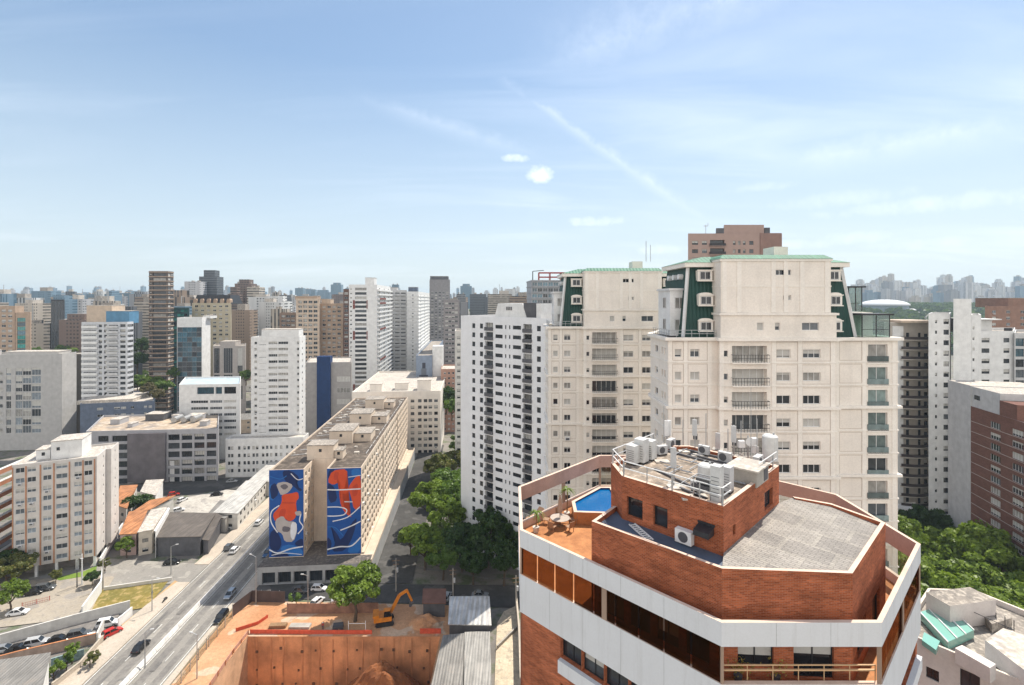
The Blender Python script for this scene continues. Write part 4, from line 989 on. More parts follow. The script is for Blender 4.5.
def glass_room(u0, u1, v0, v1, z0, z1):
    mb = MB(); t = .09
    for u in (u0, (u0+u1)/2, u1-t):
        for v in (v0, v1-t): mb.box(u, u+t, v, v+t, z0, z1-.2)
    mb.box(u0-.3, u1+.3, v0-.3, v1+.3, z1-.197, z1); mb.box(u0+t, u1-t, v0+.01, v0+t-.01, z0+1.0, z0+1.06)
    r = mb.build('glass_room', darkmetal, ct); mb = MB(); mb.box(u0+t, u1-t, v0+.03, v0+.05, z0, z1-.2); mb.box(u1-.06, u1-.04, v0+t, v1-t, z0, z1-.2); mb.box(u0+.04, u0+.06, v0+t, v1-t, z0, z1-.2); mb.build('pane', clear_glass('conservatory_glass', (.72, .82, .80), .3), r)
glass_room(25.6, 29.3, .5, 6, ZC+.01, 76.2); glass_room(25.9, 27.8, 3.5, 8, 76.5, 79.9)
mb = MB(); mb.prism([(25.0, 3.2), (29.0, 3.2), (29.0, 12), (25.0, 12)], ZC+.012, 76.3); mb.build('terrace_room', cream, ct)
mb = MB(); mb.box(17, 19, 6, 9, 84, 85.6); mb.build('roof_block', cream, ct)
BLD.append((Vector((35, 73, 0)), 18)); BLD.append((Vector((22, 100, 0)), 18))
dup(ct, (6.7, 90, 0), label='farther cream tower with dark green mansard roof, half hidden behind its nearer twin')
t = thing('roof_antenna', 'two thin masts on the pale green roof of the farther cream tower', 'antenna', (28.2-1, 99, 85.8)); mb = MB(); mb.tube([(0, 0, 0), (0, 0, 4.2)], .07, 0, 6); mb.tube([(.9, 0, 0), (.9, 0, 3.4)], .06, 0, 6); mb.build('rod', steel, t)

# ------------------------------------------------------------------ the tall white tower turned away from the street grid
F = Frame(-16.3, 155.6, -38.9); FR['white'] = F; W = 35.0
wt = thing('white_tower', 'tall white apartment tower with two dark vertical strips left of the cream towers', 'apartment tower', (-16.3, 155.6, 0), R(-38.9))
px = lambda a, b, *r: (F.u(a), F.u(b))+r
cols = [px(472.2, 475.2, '1d', 1.5), px(479.9, 483, '1d', 1.5), px(495.3, 502.6, '3d', 1.1), px(505, 506.3, '1d', 1.1), px(509, 510.3, '1d', 1.1), px(512.8, 521, '3d', 1.1), px(536.9, 540.8, '1d', 1.5)]
w = rows(cols, 70.0, 25, 2.85, 1.2, '2', 'black')
s1, s2 = px(485.3, 493), px(523.3, 531.8)
w += rows([s1, s2], 70.0, 25, 2.85, 2.25, '3d', 'dark', .9)
PW = [(0, 0), (W, 0), (W, 20), (0, 20)]
o = shell(wt, PW, -1, 73, {0: w}, plain('white_tower_paint', (.74, .75, .77), .6, .08, .3), roofc, .2, .8); put_windows(wt, o)
balconies(wt, s1[0]-.02, s1[1]+.02, 0, [70-1.13-2.85*k for k in range(25)], .5, .9, dgrey)
balconies(wt, s2[0]-.02, s2[1]+.02, 0, [70-1.13-2.85*k for k in range(25)], .5, .9, dgrey)
balconies(wt, F.u(546.5), W, 0, [70-1.13-2.85*k for k in range(25)], 1.2, 1.0, white)
mb = MB(); a, b = F.u(495.5, .4), F.u(523, .4); mb.loft([[(a-.6, .4, 72.2), (b+1.5, .4, 72.2), (b+1.5, 9, 72.2), (a-.6, 9, 72.2)], [(a+.8, .6, 77), (b-.4, .6, 77), (b-.4, 8, 77), (a+.8, 8, 77)]])
rb = mb.build('roof_block', white, wt)
for k in range(3): mb = MB(); x = (a+b)/2-.8+k*.8; mb.box(x-.2, x+.2, .36, .50, 75.0, 76.0); mb.build('vent_slot', dgrey, rb)
mb = MB(); a, b = F.u(523.5, .6), F.u(536, .6); mb.prism([(a, .62), (b, .62), (b, 7), (a, 7)], 72.2, 77.2); mb.build('roof_block', dgrey, wt)
mb = MB(); a, b = F.u(536.3, .6), F.u(541, .6); mb.prism([(a, .62), (b, .62), (b, 7), (a, 7)], 72.2, 77.0); mb.build('roof_block', white, wt)
BLD.append((F.w(17, 10), 22))

# ------------------------------------------------------------------ long slab with the two murals
F = Frame(-68.7, 138, 4.7); FR['slab'] = F
sl = thing('mural_slab_block', 'long cream slab block beside the avenue with blue and orange murals on its ends', 'apartment block', (-68.7, 138, 0), R(4.7))
slabm = plain('slab_render', (.68, .57, .46), .8, .2, .2); slabr = ground_mat('slab_roof', ((.075, .06, .05), (.13, .105, .085), (.19, .155, .125)), .1, .9, 6.)
ZS = 29.9; LS = 102.0
PS = [(0, 0), (9.5, 0), (9.5, 9), (15.9, 9), (15.9, 0), (25.5, 0), (25.5, LS), (0, LS)]
w = {5: rows([(x-.9, x+.9) for x in [2.2+3.33*k for k in range(30)]], ZS-2.0, 9, 2.68, 1.45, '2d', 'dark'), 1: rows([(1.2, 2.6), (4.0, 5.4), (6.8, 8.0)], ZS-2.0, 9, 2.68, 1.3, '2', 'dark'), 2: [], 7: rows([(x-.75, x+.75) for x in [2.2+3.33*k for k in range(30)]], ZS-2.0, 9, 2.68, 1.25, '2', 'mix')}
def sx(mb):
    for k in range(1, 10): z = ZS-.75-2.68*k; mb.box(25.503, 25.6, .05, LS-.05, z-.09, z+.09, 1)
    for v in (34.2, 67.6): mb.box(25.503, 25.75, v-.25, v+.25, 5.3, ZS-.1, 1)
o = shell(sl, PS, 5.0, ZS, w, slabm, slabr, .22, .5, plain('slab_trim', (.55, .45, .36), .8, .2), extra=sx); put_windows(sl, o)
for (u0, u1, v0, v1, h) in ((7.4, 15.2, 9.2, 14.5, 3.9), (15.3, 17.8, 9.8, 13.5, 2.0), (9.2, 16.8, 26, 36, 3.7), (16.9, 22.5, 28, 36, 2.2), (9.8, 17.8, 51, 60, 3.7), (17.9, 23.5, 53, 60, 2.2), (10, 18, 78, 86, 3.7), (18.1, 22, 80, 86, 2)):
    mb = MB(); mb.prism([(u0, v0), (u1, v0), (u1, v1), (u0, v1)], ZS-.48, ZS+h, 0, None, False); mb.prism([(u0-.2, v0-.2), (u1+.2, v0-.2), (u1+.2, v1+.2), (u0-.2, v1+.2)], ZS+h+.003, ZS+h+.25, 1)
    b = mb.build('roof_block', [slabm, roofc], sl); link('window', win_mesh(.8, .9, '1d', g_dark), b, ((u0+u1)/2, v0-.004, ZS+h*.62))
mb = MB(); rg = random.Random(5)
for k in range(90):
    u, v = rg.uniform(1, 24), rg.uniform(12, 100); s = rg.uniform(.2, .8)
    if 7 < u < 23.6 and any(a-1 < v < b+1 for a, b in ((26, 36), (51, 60), (78, 86))): continue
    mb.box(u-s, u+s, v-s, v+s*.6, ZS-.49, ZS-.2+s*.3)
mb.build('roof_clutter', roofl, sl)
mb = MB()
for k in range(16): v = 14+k*5.4; mb.bar((1.0+k % 3, v, ZS-.3), (6.5+k % 4, v+1.5, ZS-.3), .18); mb.bar((23.9, v, ZS-.3), (23.9, v+4, ZS-.3), .15)
mb.build('roof_pipe', lgrey, sl)
# murals: painted shapes, a few millimetres proud of one another
def mural(u0, u1, z0, z1, x0, x1, y0, y1, shapes, lines):
    mb = MB(); X = lambda x: u0+(x-x0)/(x1-x0)*(u1-u0); Z = lambda y: z1-(y-y0)/(y1-y0)*(z1-z0)
    mb.prism([(u0, -.05), (u1, -.05), (u1, -.003), (u0, -.003)], z0, z1, 0)
    lay = .054
    def poly(pts, m):
        nonlocal lay; lay += .004
        n = len(pts); sm = []
        for i in range(n):      # one round of corner cutting softens the outline
            p, q = pts[i], pts[(i+1) % n]; sm += [(p[0]*.78+q[0]*.22, p[1]*.78+q[1]*.22), (p[0]*.22+q[0]*.78, p[1]*.22+q[1]*.78)]
        bm = bmesh.new(); vs = [bm.verts.new((min(max(X(x), u0+.02), u1-.02), -lay, min(max(Z(y), z0+.02), z1-.02))) for x, y in sm]
        try:
            fc = bm.faces.new(vs); bmesh.ops.triangulate(bm, faces=[fc])
            for t in bm.faces: mb.face([v.co.copy() for v in t.verts], m)
        except ValueError: pass
        bm.free()
    for m, pts in shapes: poly(pts, m)
    for wd, m, pts in lines:
        lay += .004
        q = []
        for i in range(len(pts)-1):
            a = pts[max(0, i-1)]; b = pts[i]; c = pts[i+1]; d = pts[min(len(pts)-1, i+2)]
            for k in range(6):
                t = k/6; q.append(tuple(.5*(2*b[j]+(c[j]-a[j])*t+(2*a[j]-5*b[j]+4*c[j]-d[j])*t*t+(3*b[j]-a[j]-3*c[j]+d[j])*t**3) for j in (0, 1)))
        q.append(pts[-1])
        P_ = [Vector((min(max(X(x), u0+.1), u1-.1), Z(y))) for x, y in q]; Nn = []
        for i in range(len(P_)):
            d = (P_[min(i+1, len(P_)-1)]-P_[max(0, i-1)]); d = d.normalized() if d.length > 1e-6 else Vector((1, 0)); Nn.append(Vector((-d.y, d.x))*wd/2)
        for i in range(len(P_)-1):
            a, b = P_[i], P_[i+1]; mb.face([(x.x, -lay, x.y) for x in (a-Nn[i], b-Nn[i+1], b+Nn[i+1], a+Nn[i])], m)
    return mb.build('mural', MURAL, sl)
mm = lambda n, c: plain(n, c, .7, .12, .6, False)
MURAL = [mm('mural_blue', (.009, .075, .30)), mm('mural_navy', (.008, .022, .10)), mm('mural_orange', (.62, .075, .02)), mm('mural_grey', (.42, .39, .38)), mm('mural_white', (.70, .73, .78)), mm('mural_dark_grey', (.13, .12, .14)), mm('mural_sky', (.02, .15, .46)), mm('mural_red', (.50, .055, .02))]
mural(.02, 9.46, 5.25, ZS-.05, 48, 208, 52, 470,
 [(6, [(50, 110), (85, 150), (70, 200), (50, 190)]), (1, [(108, 55), (150, 55), (192, 92), (170, 128), (205, 150), (190, 160), (150, 120), (120, 105)]), (1, [(50, 130), (80, 110), (95, 165), (60, 200)]),
  (1, [(50, 355), (78, 330), (110, 400), (90, 445), (50, 430)]), (6, [(100, 420), (150, 410), (205, 440), (205, 468), (110, 466)]), (1, [(165, 405), (205, 380), (207, 425), (175, 420)]), (1, [(60, 440), (120, 448), (150, 468), (60, 468)]),
  (3, [(80, 116), (122, 107), (162, 126), (140, 160), (104, 176), (92, 150)]), (5, [(96, 128), (124, 118), (140, 134), (118, 150)]),
  (2, [(106, 170), (150, 166), (182, 158), (188, 190), (172, 205), (178, 262), (166, 292), (140, 302), (122, 282), (98, 292), (76, 300), (64, 264), (94, 232), (108, 204)]),
  (7, [(108, 205), (170, 208), (172, 216), (112, 214)]), (7, [(100, 240), (130, 238), (118, 285), (92, 280)]),
  (3, [(74, 292), (112, 270), (130, 300), (172, 302), (180, 348), (162, 400), (120, 398), (110, 358), (84, 345)]), (5, [(112, 320), (150, 330), (140, 352), (108, 348)]), (4, [(150, 305), (176, 306), (178, 346), (160, 396), (146, 370)]), (3, [(165, 255), (196, 250), (200, 272), (175, 275)])],
 [(.30, 4, [(96, 222), (60, 250), (58, 300), (88, 352)]), (.30, 4, [(196, 268), (190, 300), (206, 330), (182, 362)]), (.36, 4, [(49, 432), (88, 450), (150, 432), (207, 424)]), (.22, 4, [(150, 70), (180, 100), (206, 96)]), (.2, 4, [(60, 460), (120, 452), (200, 462)]), (.2, 6, [(52, 80), (100, 95), (130, 80)])])
mural(15.95, 25.46, 5.25, ZS-.05, 320, 487, 55, 485,
 [(1, [(320, 120), (360, 150), (372, 215), (330, 230)]), (6, [(440, 60), (486, 60), (486, 100), (440, 95)]), (1, [(330, 332), (370, 380), (388, 420), (440, 330), (470, 300), (450, 390), (410, 470), (340, 470), (365, 420)]), (1, [(320, 390), (345, 420), (335, 470), (321, 470)]), (6, [(430, 440), (486, 400), (486, 480), (420, 482)]), (1, [(330, 60), (360, 58), (345, 95), (322, 110)]),
  (2, [(322, 120), (345, 64), (420, 57), (416, 118), (394, 182), (402, 250), (446, 304), (414, 286), (388, 244), (378, 170), (384, 120), (350, 138)]), (2, [(424, 150), (456, 104), (487, 86), (487, 258), (452, 264), (440, 206), (432, 180)]), (7, [(440, 150), (475, 130), (470, 190), (446, 200)]), (2, [(396, 170), (428, 150), (430, 172), (404, 186)]), (7, [(355, 75), (380, 70), (372, 110), (352, 112)])],
 [(.34, 4, [(320, 159), (380, 162), (486, 160)]), (.30, 4, [(320, 246), (380, 248), (416, 262), (404, 286), (360, 292), (320, 290)]), (.28, 4, [(348, 318), (420, 300), (482, 250)]), (.32, 4, [(386, 364), (440, 344), (486, 322)]), (.36, 4, [(320, 458), (380, 446), (440, 444), (486, 402)]), (.2, 4, [(424, 100), (486, 92)]), (.22, 4, [(405, 222), (446, 224)]), (.22, 6, [(322, 345), (360, 350), (400, 392)])])
# podium with a dark roof in front, a pale walkway along the right side
mb = MB(); PP = [(-1.2, -4.8), (29.4, -4.8), (29.4, LS-2), (-1.2, LS-2)]
o = wall_edge(mb, PP[0], PP[1], -.5, 5.0, [(1.2+4.2*k, 4.7+4.2*k, .3, 3.5, '3d', 'dark') for k in range(7)], .9)
for i in (1, 2, 3): wall_edge(mb, PP[i], PP[(i+1) % 4], -.5, 5.0, [], .2)
mb.face([(-1.2, -4.8, 5), (29.4, -4.8, 5), (29.4, -.3, 5), (-1.2, -.3, 5)], 1); mb.face([(25.3, -.3, 5), (29.4, -.3, 5), (29.4, LS-2, 5), (25.3, LS-2, 5)], 2); mb.face([(-1.2, -.3, 5), (.2, -.3, 5), (.2, LS-2, 5), (-1.2, LS-2, 5)], 1); mb.face([(9, -.3, 5.004), (16.2, -.3, 5.004), (16.2, 9.2, 5.004), (9, 9.2, 5.004)], 1)
mb.box(29.1, 29.4, -4.7, LS-2, 5.003, 5.9, 2); mb.box(25.53, 26.3, .3, LS-3, 5.003, 5.5, 2)
mb.build('podium', [grey, roofd, plain('walkway_screed', (.56, .47, .37), .85, .25, .3, False)], sl); put_windows(sl, o)
for k in range(5): BLD.append((F.w(13, 8+k*22), 17))

# ------------------------------------------------------------------ white block with orange pilasters on the left
F = Frame(-138.3, 135, 24.5); FR['left'] = F
lb = thing('white_apartment_block', 'white ten-storey block with thin orange pilasters left of the avenue, lower left', 'apartment block', (-138.3, 135, 0), R(24.5))
WL = 18.6; PL = [(0, 0), (WL, 0), (WL, 7.6), (WL+1.3, 7.6), (WL+1.3, 15), (0, 15)]
cl = [(F.u(a), F.u(b)) for a, b in ((15.5, 24.5), (27.3, 36), (43, 51.5), (56, 67.5), (74.2, 82), (84.3, 92.3))]
o = shell(lb, PL, 3.3, 32.3, {0: rows(cl, 30.6, 10, 2.86, 1.35, '2', 'greyblue'), 1: rows([(5.2, 5.9)], 30.6, 10, 2.86, .8, '1', 'pale'), 3: rows([(3.4, 4.1)], 30.6, 10, 2.86, .8, '1', 'pale')}, plain('left_block_render', (.60, .565, .53), .75, .14), roofl, .16, .5); put_windows(lb, o)
mb = MB()
for p in (26, 40.5, 54, 69.5, 83, 94.6): u = F.u(p); mb.box(u-.16, u+.16, -.12, -.003, 3.3, 31.6)
mb.box(.003, .25, -.12, -.003, 3.3, 31.6); mb.build('pilaster', plain('faded_orange', (.46, .23, .13), .8, .2), lb)
for (u0, u1, v0, v1, h) in ((F.u(51, 3.5), F.u(82, 3.5), 3.5, 11, 4.6), (F.u(36, 5), F.u(50, 5), 5, 10, 2.2)):
    mb = MB(); mb.prism([(u0, v0), (u1, v0), (u1, v1), (u0, v1)], 31.8, 32.3+h, 0, None, False); mb.prism([(u0-.15, v0-.15), (u1+.15, v0-.15), (u1+.15, v1+.15), (u0-.15, v1+.15)], 32.303+h, 32.5+h, 1); b = mb.build('roof_block', [white, roofl], lb)
    link('window', win_mesh(.7, .9, '1d', g_dark), b, (u0+1.6, v0-.004, 32+h*.6))
mb = MB()
for u in (.6, 5, 9.4, 14, 18.0):
    for v in (.4, 7, 14): mb.box(u-.3, u+.3, v-.3, v+.3, -.2, 3.3)
mb.build('column', white, lb); mb = MB(); mb.prism([(1.5, 3.5), (17, 3.5), (17, 14), (1.5, 14)], -.2, 3.3); mb.build('ground_floor_wall', plain('dark_tile', (.25, .22, .20), .7, .2), lb)  # recessed ground-floor wall in one dark tone
BLD.append((F.w(9.5, 8), 14))

# ------------------------------------------------------------------ middle distance, left to right
AB, OB = 'apartment tower', 'office block'
redb = plain('red_brick_band', (.40, .18, .105), .8, .2)
t = bld('brick_office', 'block with orange brick balcony bands at the left edge, behind the white ten-storey block', -60, -28, 128, 470, a=13, dep=44, ztop=30, wall=plain('dark_band_wall', (.16, .13, .12), .7, .2), roof=roofl, cat=OB,  # dark wall tone behind the balcony bands, the same all over
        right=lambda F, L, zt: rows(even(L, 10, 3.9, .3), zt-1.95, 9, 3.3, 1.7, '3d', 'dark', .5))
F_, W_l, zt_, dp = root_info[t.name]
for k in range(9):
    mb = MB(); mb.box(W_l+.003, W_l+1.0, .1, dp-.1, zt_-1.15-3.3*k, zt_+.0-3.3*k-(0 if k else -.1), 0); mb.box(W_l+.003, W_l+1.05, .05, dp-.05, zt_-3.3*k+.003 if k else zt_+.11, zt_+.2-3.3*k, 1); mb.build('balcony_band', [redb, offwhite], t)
bld('tan_office_tower', 'tan tower with teal glass side at the left edge of the view', -14, 15, 300, 306, dep='24', wall=tan, cat=OB, front=std(4, 2.4, 1.6, 3.1, 3, 22, '2', 'mix'))
bld('tan_office_tower', 'narrow tan slab with a teal glass curtain wall, next to the tan tower', 15.5, 30.5, 300, 312.5, dep=16, wall=tan, cat=OB, front=lambda F, L, zt: rows([(F.u(17.2), F.u(25.5))], zt-4.5, 24, 2.7, 2.5, '5d', 'teal'))
t = bld('white_office_slab', 'wide pale office slab with a blank sunlit side wall at far left', -70, 62, 250, 355, dep='76.5', wall=plain('slab_office', (.45, .44, .43), .75, .15), roof=roofl, cat=OB,
        front=lambda F, L, zt: rows([(F.u(a), F.u(b)) for a, b in ((-60, -45), (-40, -26), (-22, -8), (-4, 3))], zt-10, 8, 4.2, 1.9, '4', 'mix', .8)+rows([(F.u(a), F.u(b)) for a, b in ((6, 11), (15.5, 22), (22.6, 31), (31.6, 40.8))], zt-9.0, 8, 4.3, 3.7, '3', 'greyblue', .25), blocks=[(8, 26, 3, 9, 1.6), (34, 60, 2, 10, 1.0)])
bld('dark_annex', 'dark windowless block standing behind the pale office slab at far left', 74, 87, 272, 354, dep=16, wall=plain('annex', (.13, .115, .10), .7, .2), cat='building')
t = bld('balcony_tower', 'white balcony tower with blue roof panel, left of the slim dark tower', 81.5, 127.5, 255, 322, dep='133.5', wall=plain('cool_white', (.56, .575, .60), .65, .14), cat=AB, blocks=[(1, 13.5, 2, 12, 8.5, beige), (11, 22.5, 1.5, 9, 5.6, plain('blue_roof_panel', (.10, .24, .38), .6, .2))],
        front=lambda F, L, zt: rows([(F.u(a), F.u(b)) for a, b in ((98.5, 102), (104, 107), (120, 125.5))], zt-2, 24, 2.75, 1.5, '1d', 'dark', .5)+rows([(F.u(83), F.u(96), '5', .45)], zt-1.7, 24, 2.75, .45, '5', 'mix', .3)+rows([(F.u(108.5), F.u(118), '3', .9)], zt-2, 24, 2.75, 1.1, '3', 'mix', .3), right=std(3, 2.2, 1.3, 2.75, 2, 24, '1d', 'dark', .6), depth=.3)
Fb, Wb, zb_, db = root_info[t.name]; balconies(t, .5, Wb*.36, 0, [zb_-3.05-2.75*k for k in range(24)], .9, 1.1, white); balconies(t, Wb*.55, Wb*.8, 0, [zb_-3.05-2.75*k for k in range(24)], .9, 1.1, lgrey)
bld('slim_dark_tower', 'tallest slim dark tower with brown edge on the left half of the skyline', 149, 168, 330, 271, dep='173.5', wall=plain('dark_tower_skin', (.11, .09, .08), .6, .15), cat=AB, trim=tan,
    front=lambda F, L, zt: rows([(F.u(152.5), F.u(166), '4d', 2.0)], zt-2.6, 33, 3.05, 2.0, '4d', 'dark', .6)+rows([(F.u(149.8), F.u(151.5))], zt-2.6, 33, 3.05, 1.2, '1d', 'dark'), right=std(2, 3.2, 1.7, 3.05, 2.6, 33, '2', 'mix', .3), bands=lambda zt: [(zt-3.05*k-.9, .5, .25) for k in range(0, 33)])
bld('black_slab_tower', 'black office tower with thin white stripes left of the pale balcony tower', 51, 64, 420, 299.5, dep=16, wall=plain('black_skin', (.035, .035, .04), .5, .2), cat=OB, front=lambda F, L, zt: rows(even(L, 4, 2.1, .2), zt-14, 3, 26, 25, '1', 'black', .2))
bld('glass_office', 'mirror-blue glass office with white frame beside the slim dark tower', 177, 202, 300, 317.5, dep='210.5', wall=white, cat=OB, front=lambda F, L, zt: rows(even(L, 5, 2.9, .3), zt-7.5, 17, 3.05, 2.95, '2d', 'blue', .1), blocks=[(12, 16.5, 6, 14, 1)])
bld('teal_glass_block', 'low dark teal glass block right behind the slim dark tower', 172, 189, 345, 308, dep=14, wall=plain('teal_skin', (.03, .085, .085), .4, .2), cat=OB, front=std(4, 2.2, 1.8, 3, 2, 20, '1d', 'teal'))
t = bld('cream_mansard_tower', 'cream tower with dark arched roof edge behind the mirror glass office', 192, 231, 360, 303, dep=20, wall=plain('olive_cream', (.50, .44, .32), .75, .15), cat=AB, front=std(6, 2.2, 1.5, 3, 2.4, 22, '2', 'mix'), right=std(3, 1.6, 1.4, 3, 2.4, 22))
Fb, Wb, zb_, db = root_info[t.name]; mb = MB(); mb.loft([[(.5, .5, zb_-.5), (Wb-.5, .5, zb_-.5), (Wb-.5, db-.5, zb_-.5), (.5, db-.5, zb_-.5)], [(2, 3, zb_+6), (Wb-2, 3, zb_+6), (Wb-2, db-3, zb_+6), (2, db-3, zb_+6)]]); mb.build('mansard', darkmetal, t)
for k in range(6): mb = MB(); x = 2+k*(Wb-4)/5; mb.loft([[(x-1.3, .3, zb_+.01), (x+1.3, .3, zb_+.01), (x+1.3, .3, zb_+2.2), (x+.7, .3, zb_+3.2), (x-.7, .3, zb_+3.2), (x-1.3, .3, zb_+2.2)][::-1], [(x-1.3, 4, zb_+.01), (x+1.3, 4, zb_+.01), (x+1.3, 4, zb_+2.2), (x+.7, 4, zb_+3.2), (x-.7, 4, zb_+3.2), (x-1.3, 4, zb_+2.2)][::-1]]); mb.build('dormer', tan, t)
bld('striped_office', 'grey office with tall dark window stripes below the cream mansard tower', 213, 245.5, 330, 346, dep=20, wall=plain('striped_grey', (.42, .39, .37), .75, .15), cat=OB, front=lambda F, L, zt: rows([(F.u(a), F.u(b)) for a, b in ((214, 219.5), (223.5, 232.5), (237.5, 242.5))], zt-10, 2, 18, 17, '4', 'dark', .3), blocks=[(6, 16, 4, 12, 2.6)])
bld('blue_grey_depot', 'low dark blue-grey building with a sloping pale roof behind the long grey office', 80, 154, 240, 404, dep=34, wall=blueg, roof=roofl, cat='building', a=14, front=lambda F, L, zt: rows([(F.u(a), F.u(b)) for a, b in ((97, 103), (114, 120), (121, 126), (131, 134), (144, 147), (148.5, 152))], zt-2.9, 2, 3.4, 1.2, '2', 'pale'), blocks=[(2, 26, 3, 22, .8, roofl)])
t = bld('long_grey_office', 'long five-storey grey office with a mesh-covered middle on the far side of the yard', 86, 218, 206, 431, a=4.7, dep=30, ztop=22.6, wall=plain('office_frame', (.40, .40, .42), .75, .15), roof=ground_mat('sand_roof', ((.45, .35, .25), (.30, .25, .21), (.5, .43, .35)), .08, .9, 6., (.25, .22, .2)), cat=OB,
        front=lambda F, L, zt: rows([(F.u(a)+.02, F.u(b)) for a, b in ((98, 108.5), (112, 127.5), (168, 179.6), (181.5, 192.2), (194.2, 204.4), (206.5, 216.3))], zt-3.4, 6, 3.65, 2.5, '4d', 'dark', .5), right=std(3, 3, 1.3, 3.65, 3.4, 5), blocks=[(40, 46, 18, 24, 1.5), (22, 30, 20, 26, 2.2, dgrey), (46, 49, 8, 11, 1.2), (33, 36, 22, 26, 1.0), (8, 12, 14, 20, 1.4), (16, 18, 8, 12, .8)])
Fb, Wb, zb_, db = root_info[t.name]; mb = MB(); a, b = Fb.u(129), Fb.u(166.5); mb.prism([(a, -1.1), (b, -1.1), (b, -.003), (a, -.003)], .8, zb_-1.2); mb.build('mesh_screen', plain('mauve_mesh', (.17, .155, .165), .8, .25, .3), t)
for k in range(3):
    mb = MB(); u = 27+k*4.2; mb.tube([(u, 20, zb_+.8), (u, 14, zb_+.8)], 1.3, 0, 14); mb.build('roof_duct', steel, t)
t = thing('white_sign_pillar', 'white pillar standing in front of the long grey office', 'pillar', tuple(G(172.5, 481.5))); mb = MB(); mb.box(-1.1, 1.1, -.5, .5, 0, 9.0); mb.build('slab', white, t); mb = MB(); mb.box(-1.3, 1.3, -.7, .7, -.1, .15); mb.build('foot', concrete, t)
t = bld('white_low_office', 'white office with a pale blue roof terrace left of the white apartment slab', 179, 240, 237, 384.5, dep=24, wall=white, roof=plain('pale_blue_roof', (.42, .52, .58), .7, .2, .3, False), cat=OB, front=lambda F, L, zt: rows([(F.u(a), F.u(b)) for a, b in ((197, 214), (215.5, 222), (224, 236))], zt-3.2, 1, 3, 3.4, '4d', 'blue', .8)+rows([(F.u(a), F.u(b)) for a, b in ((191, 208), (210, 222), (224, 236))], zt-8.6, 6, 3.2, 1.3, '7', 'mix'))
t = bld('white_apartment_slab', 'white apartment slab with a wide pale roof block, left of the blue-striped building', 251, 299.5, 222, 337, dep='305.5', wall=white, cat=AB, blocks=[(3.4, 20, 3, 9, 3.2)],
        front=lambda F, L, zt: rows([(F.u(254.3), F.u(257), '1', 1.2), (F.u(268.5), F.u(277.3), '4', 1.2), (F.u(278.2), F.u(288), '4', 1.2), (F.u(297), F.u(299), '1', 1.2)], zt-2.8, 20, 2.85, 1.2, '2', 'mix', .5)+rows([(F.u(259), F.u(266), '4', .3)], zt-3.6, 20, 2.85, .3, '4', 'dark'), right=std(1, 1.2, 1.1, 2.85, 2.8, 20))
bld('white_podium', 'white three-storey base with small windows at the foot of the white apartment slab', 225.5, 303.8, 216.5, 437, dep=40, ztop=17, wall=white, roof=roofl, cat='building', front=lambda F, L, zt: rows([(F.u(a), F.u(a)+1.0) for a in (228, 231, 238, 243.5, 247.5, 252.5, 256, 262, 266, 270, 275, 280, 286, 291, 297)], zt-4.2, 4, 3.3, 1.5, '1d', 'mix'), blocks=[(2.5, 12, 2, 10, 1.4)], ) if False else None
t = thing('white_podium', 'white three-storey base with small windows at the foot of the white apartment slab', 'building', ((225.5-CX)/FPX*214.5, 214.5, 0), R(4.7)); Fp = Frame((225.5-CX)/FPX*214.5, 214.5, 4.7); Wp = Fp.u(303.5)
o = shell(t, [(0, 0), (Wp, 0), (Wp, 7.0), (0, 7.0)], -1, 17, {0: rows([(Fp.u(a), Fp.u(a)+1.0) for a in (228, 231, 238, 243.5, 247.5, 252.5, 256, 262, 266, 270, 275, 280, 286, 291, 297)], 12.8, 4, 3.3, 1.5, '1d', 'mix')}, white, roofl); put_windows(t, o)
t = bld('blue_striped_building', 'low grey building with a tall dark blue vertical panel on its front', 306, 351.5, 258, 362.5, dep=26, wall=plain('panel_grey', (.36, .34, .325), .75, .15), roof=roofl, cat='building', front=lambda F, L, zt: rows([(F.u(337), F.u(350))], zt-9, 3, 6, 2.6, '4', 'pale', .06))
Fb, Wb, zb_, db = root_info[t.name]; mb = MB(); a, b = Fb.u(317.5), Fb.u(331); mb.prism([(a, -1.2), (b, -1.2), (b, 3), (a, 3)], -1, zb_+3.2); mb.build('blue_panel', bluepaint, t)
bld('brown_grid_tower', 'brown tower with deep vertical bays, left of the white and red tower', 296, 319.5, 330, 298.5, dep=18, wall=beige, cat=AB, trim=brown, front=std(4, 2.6, 1.8, 3.1, 2.4, 24, '2', 'dark', depth=.7), blocks=[(.5, 15, 2, 10, 1.5, tan)])
bld('beige_terrace_tower', 'beige stepped tower between the brown grid tower and the white and red tower', 320, 343, 338, 303.5, dep=18, wall=tan, cat=AB, front=std(4, 2.2, 1.5, 3.1, 2.4, 24, '2', 'mix', depth=.5), blocks=[(2, 8, 2, 10, 3, beige)])
bld('brown_balcony_tower', 'dark brown apartment tower half behind the brown grid tower', 279.5, 296.5, 345, 313, dep=18, wall=plain('dk_brown', (.24, .17, .13), .7, .2), cat=AB, front=std(3, 2.8, 1.7, 3.1, 2.4, 24, '2', 'dark', depth=.6))
t = bld('white_red_tower', 'white tower with red accents and stacked balconies in the middle of the skyline', 349, 377, 325, 284.5, dep='390.5', wall=white, cat=AB, front=lambda F, L, zt: rows([(F.u(355), F.u(366.5))], zt-3, 30, 2.95, 1.7, '4d', 'mix', .5)+rows([(F.u(350), F.u(352))], zt-3, 30, 2.95, 1.0, '1', 'mix'), right=std(3, 4.2, 1.9, 2.95, 3, 30, '3', 'mix', .3, depth=.9), blocks=[(10.5, 16.5, .3, 8, 4.5)])
Fb, Wb, zb_, db = root_info[t.name]; balconies(t, .4, db-.4, Wb, [zb_-4.1-2.95*k for k in range(30)], 1.6, 1.0, white, ang=90)
mb = MB()
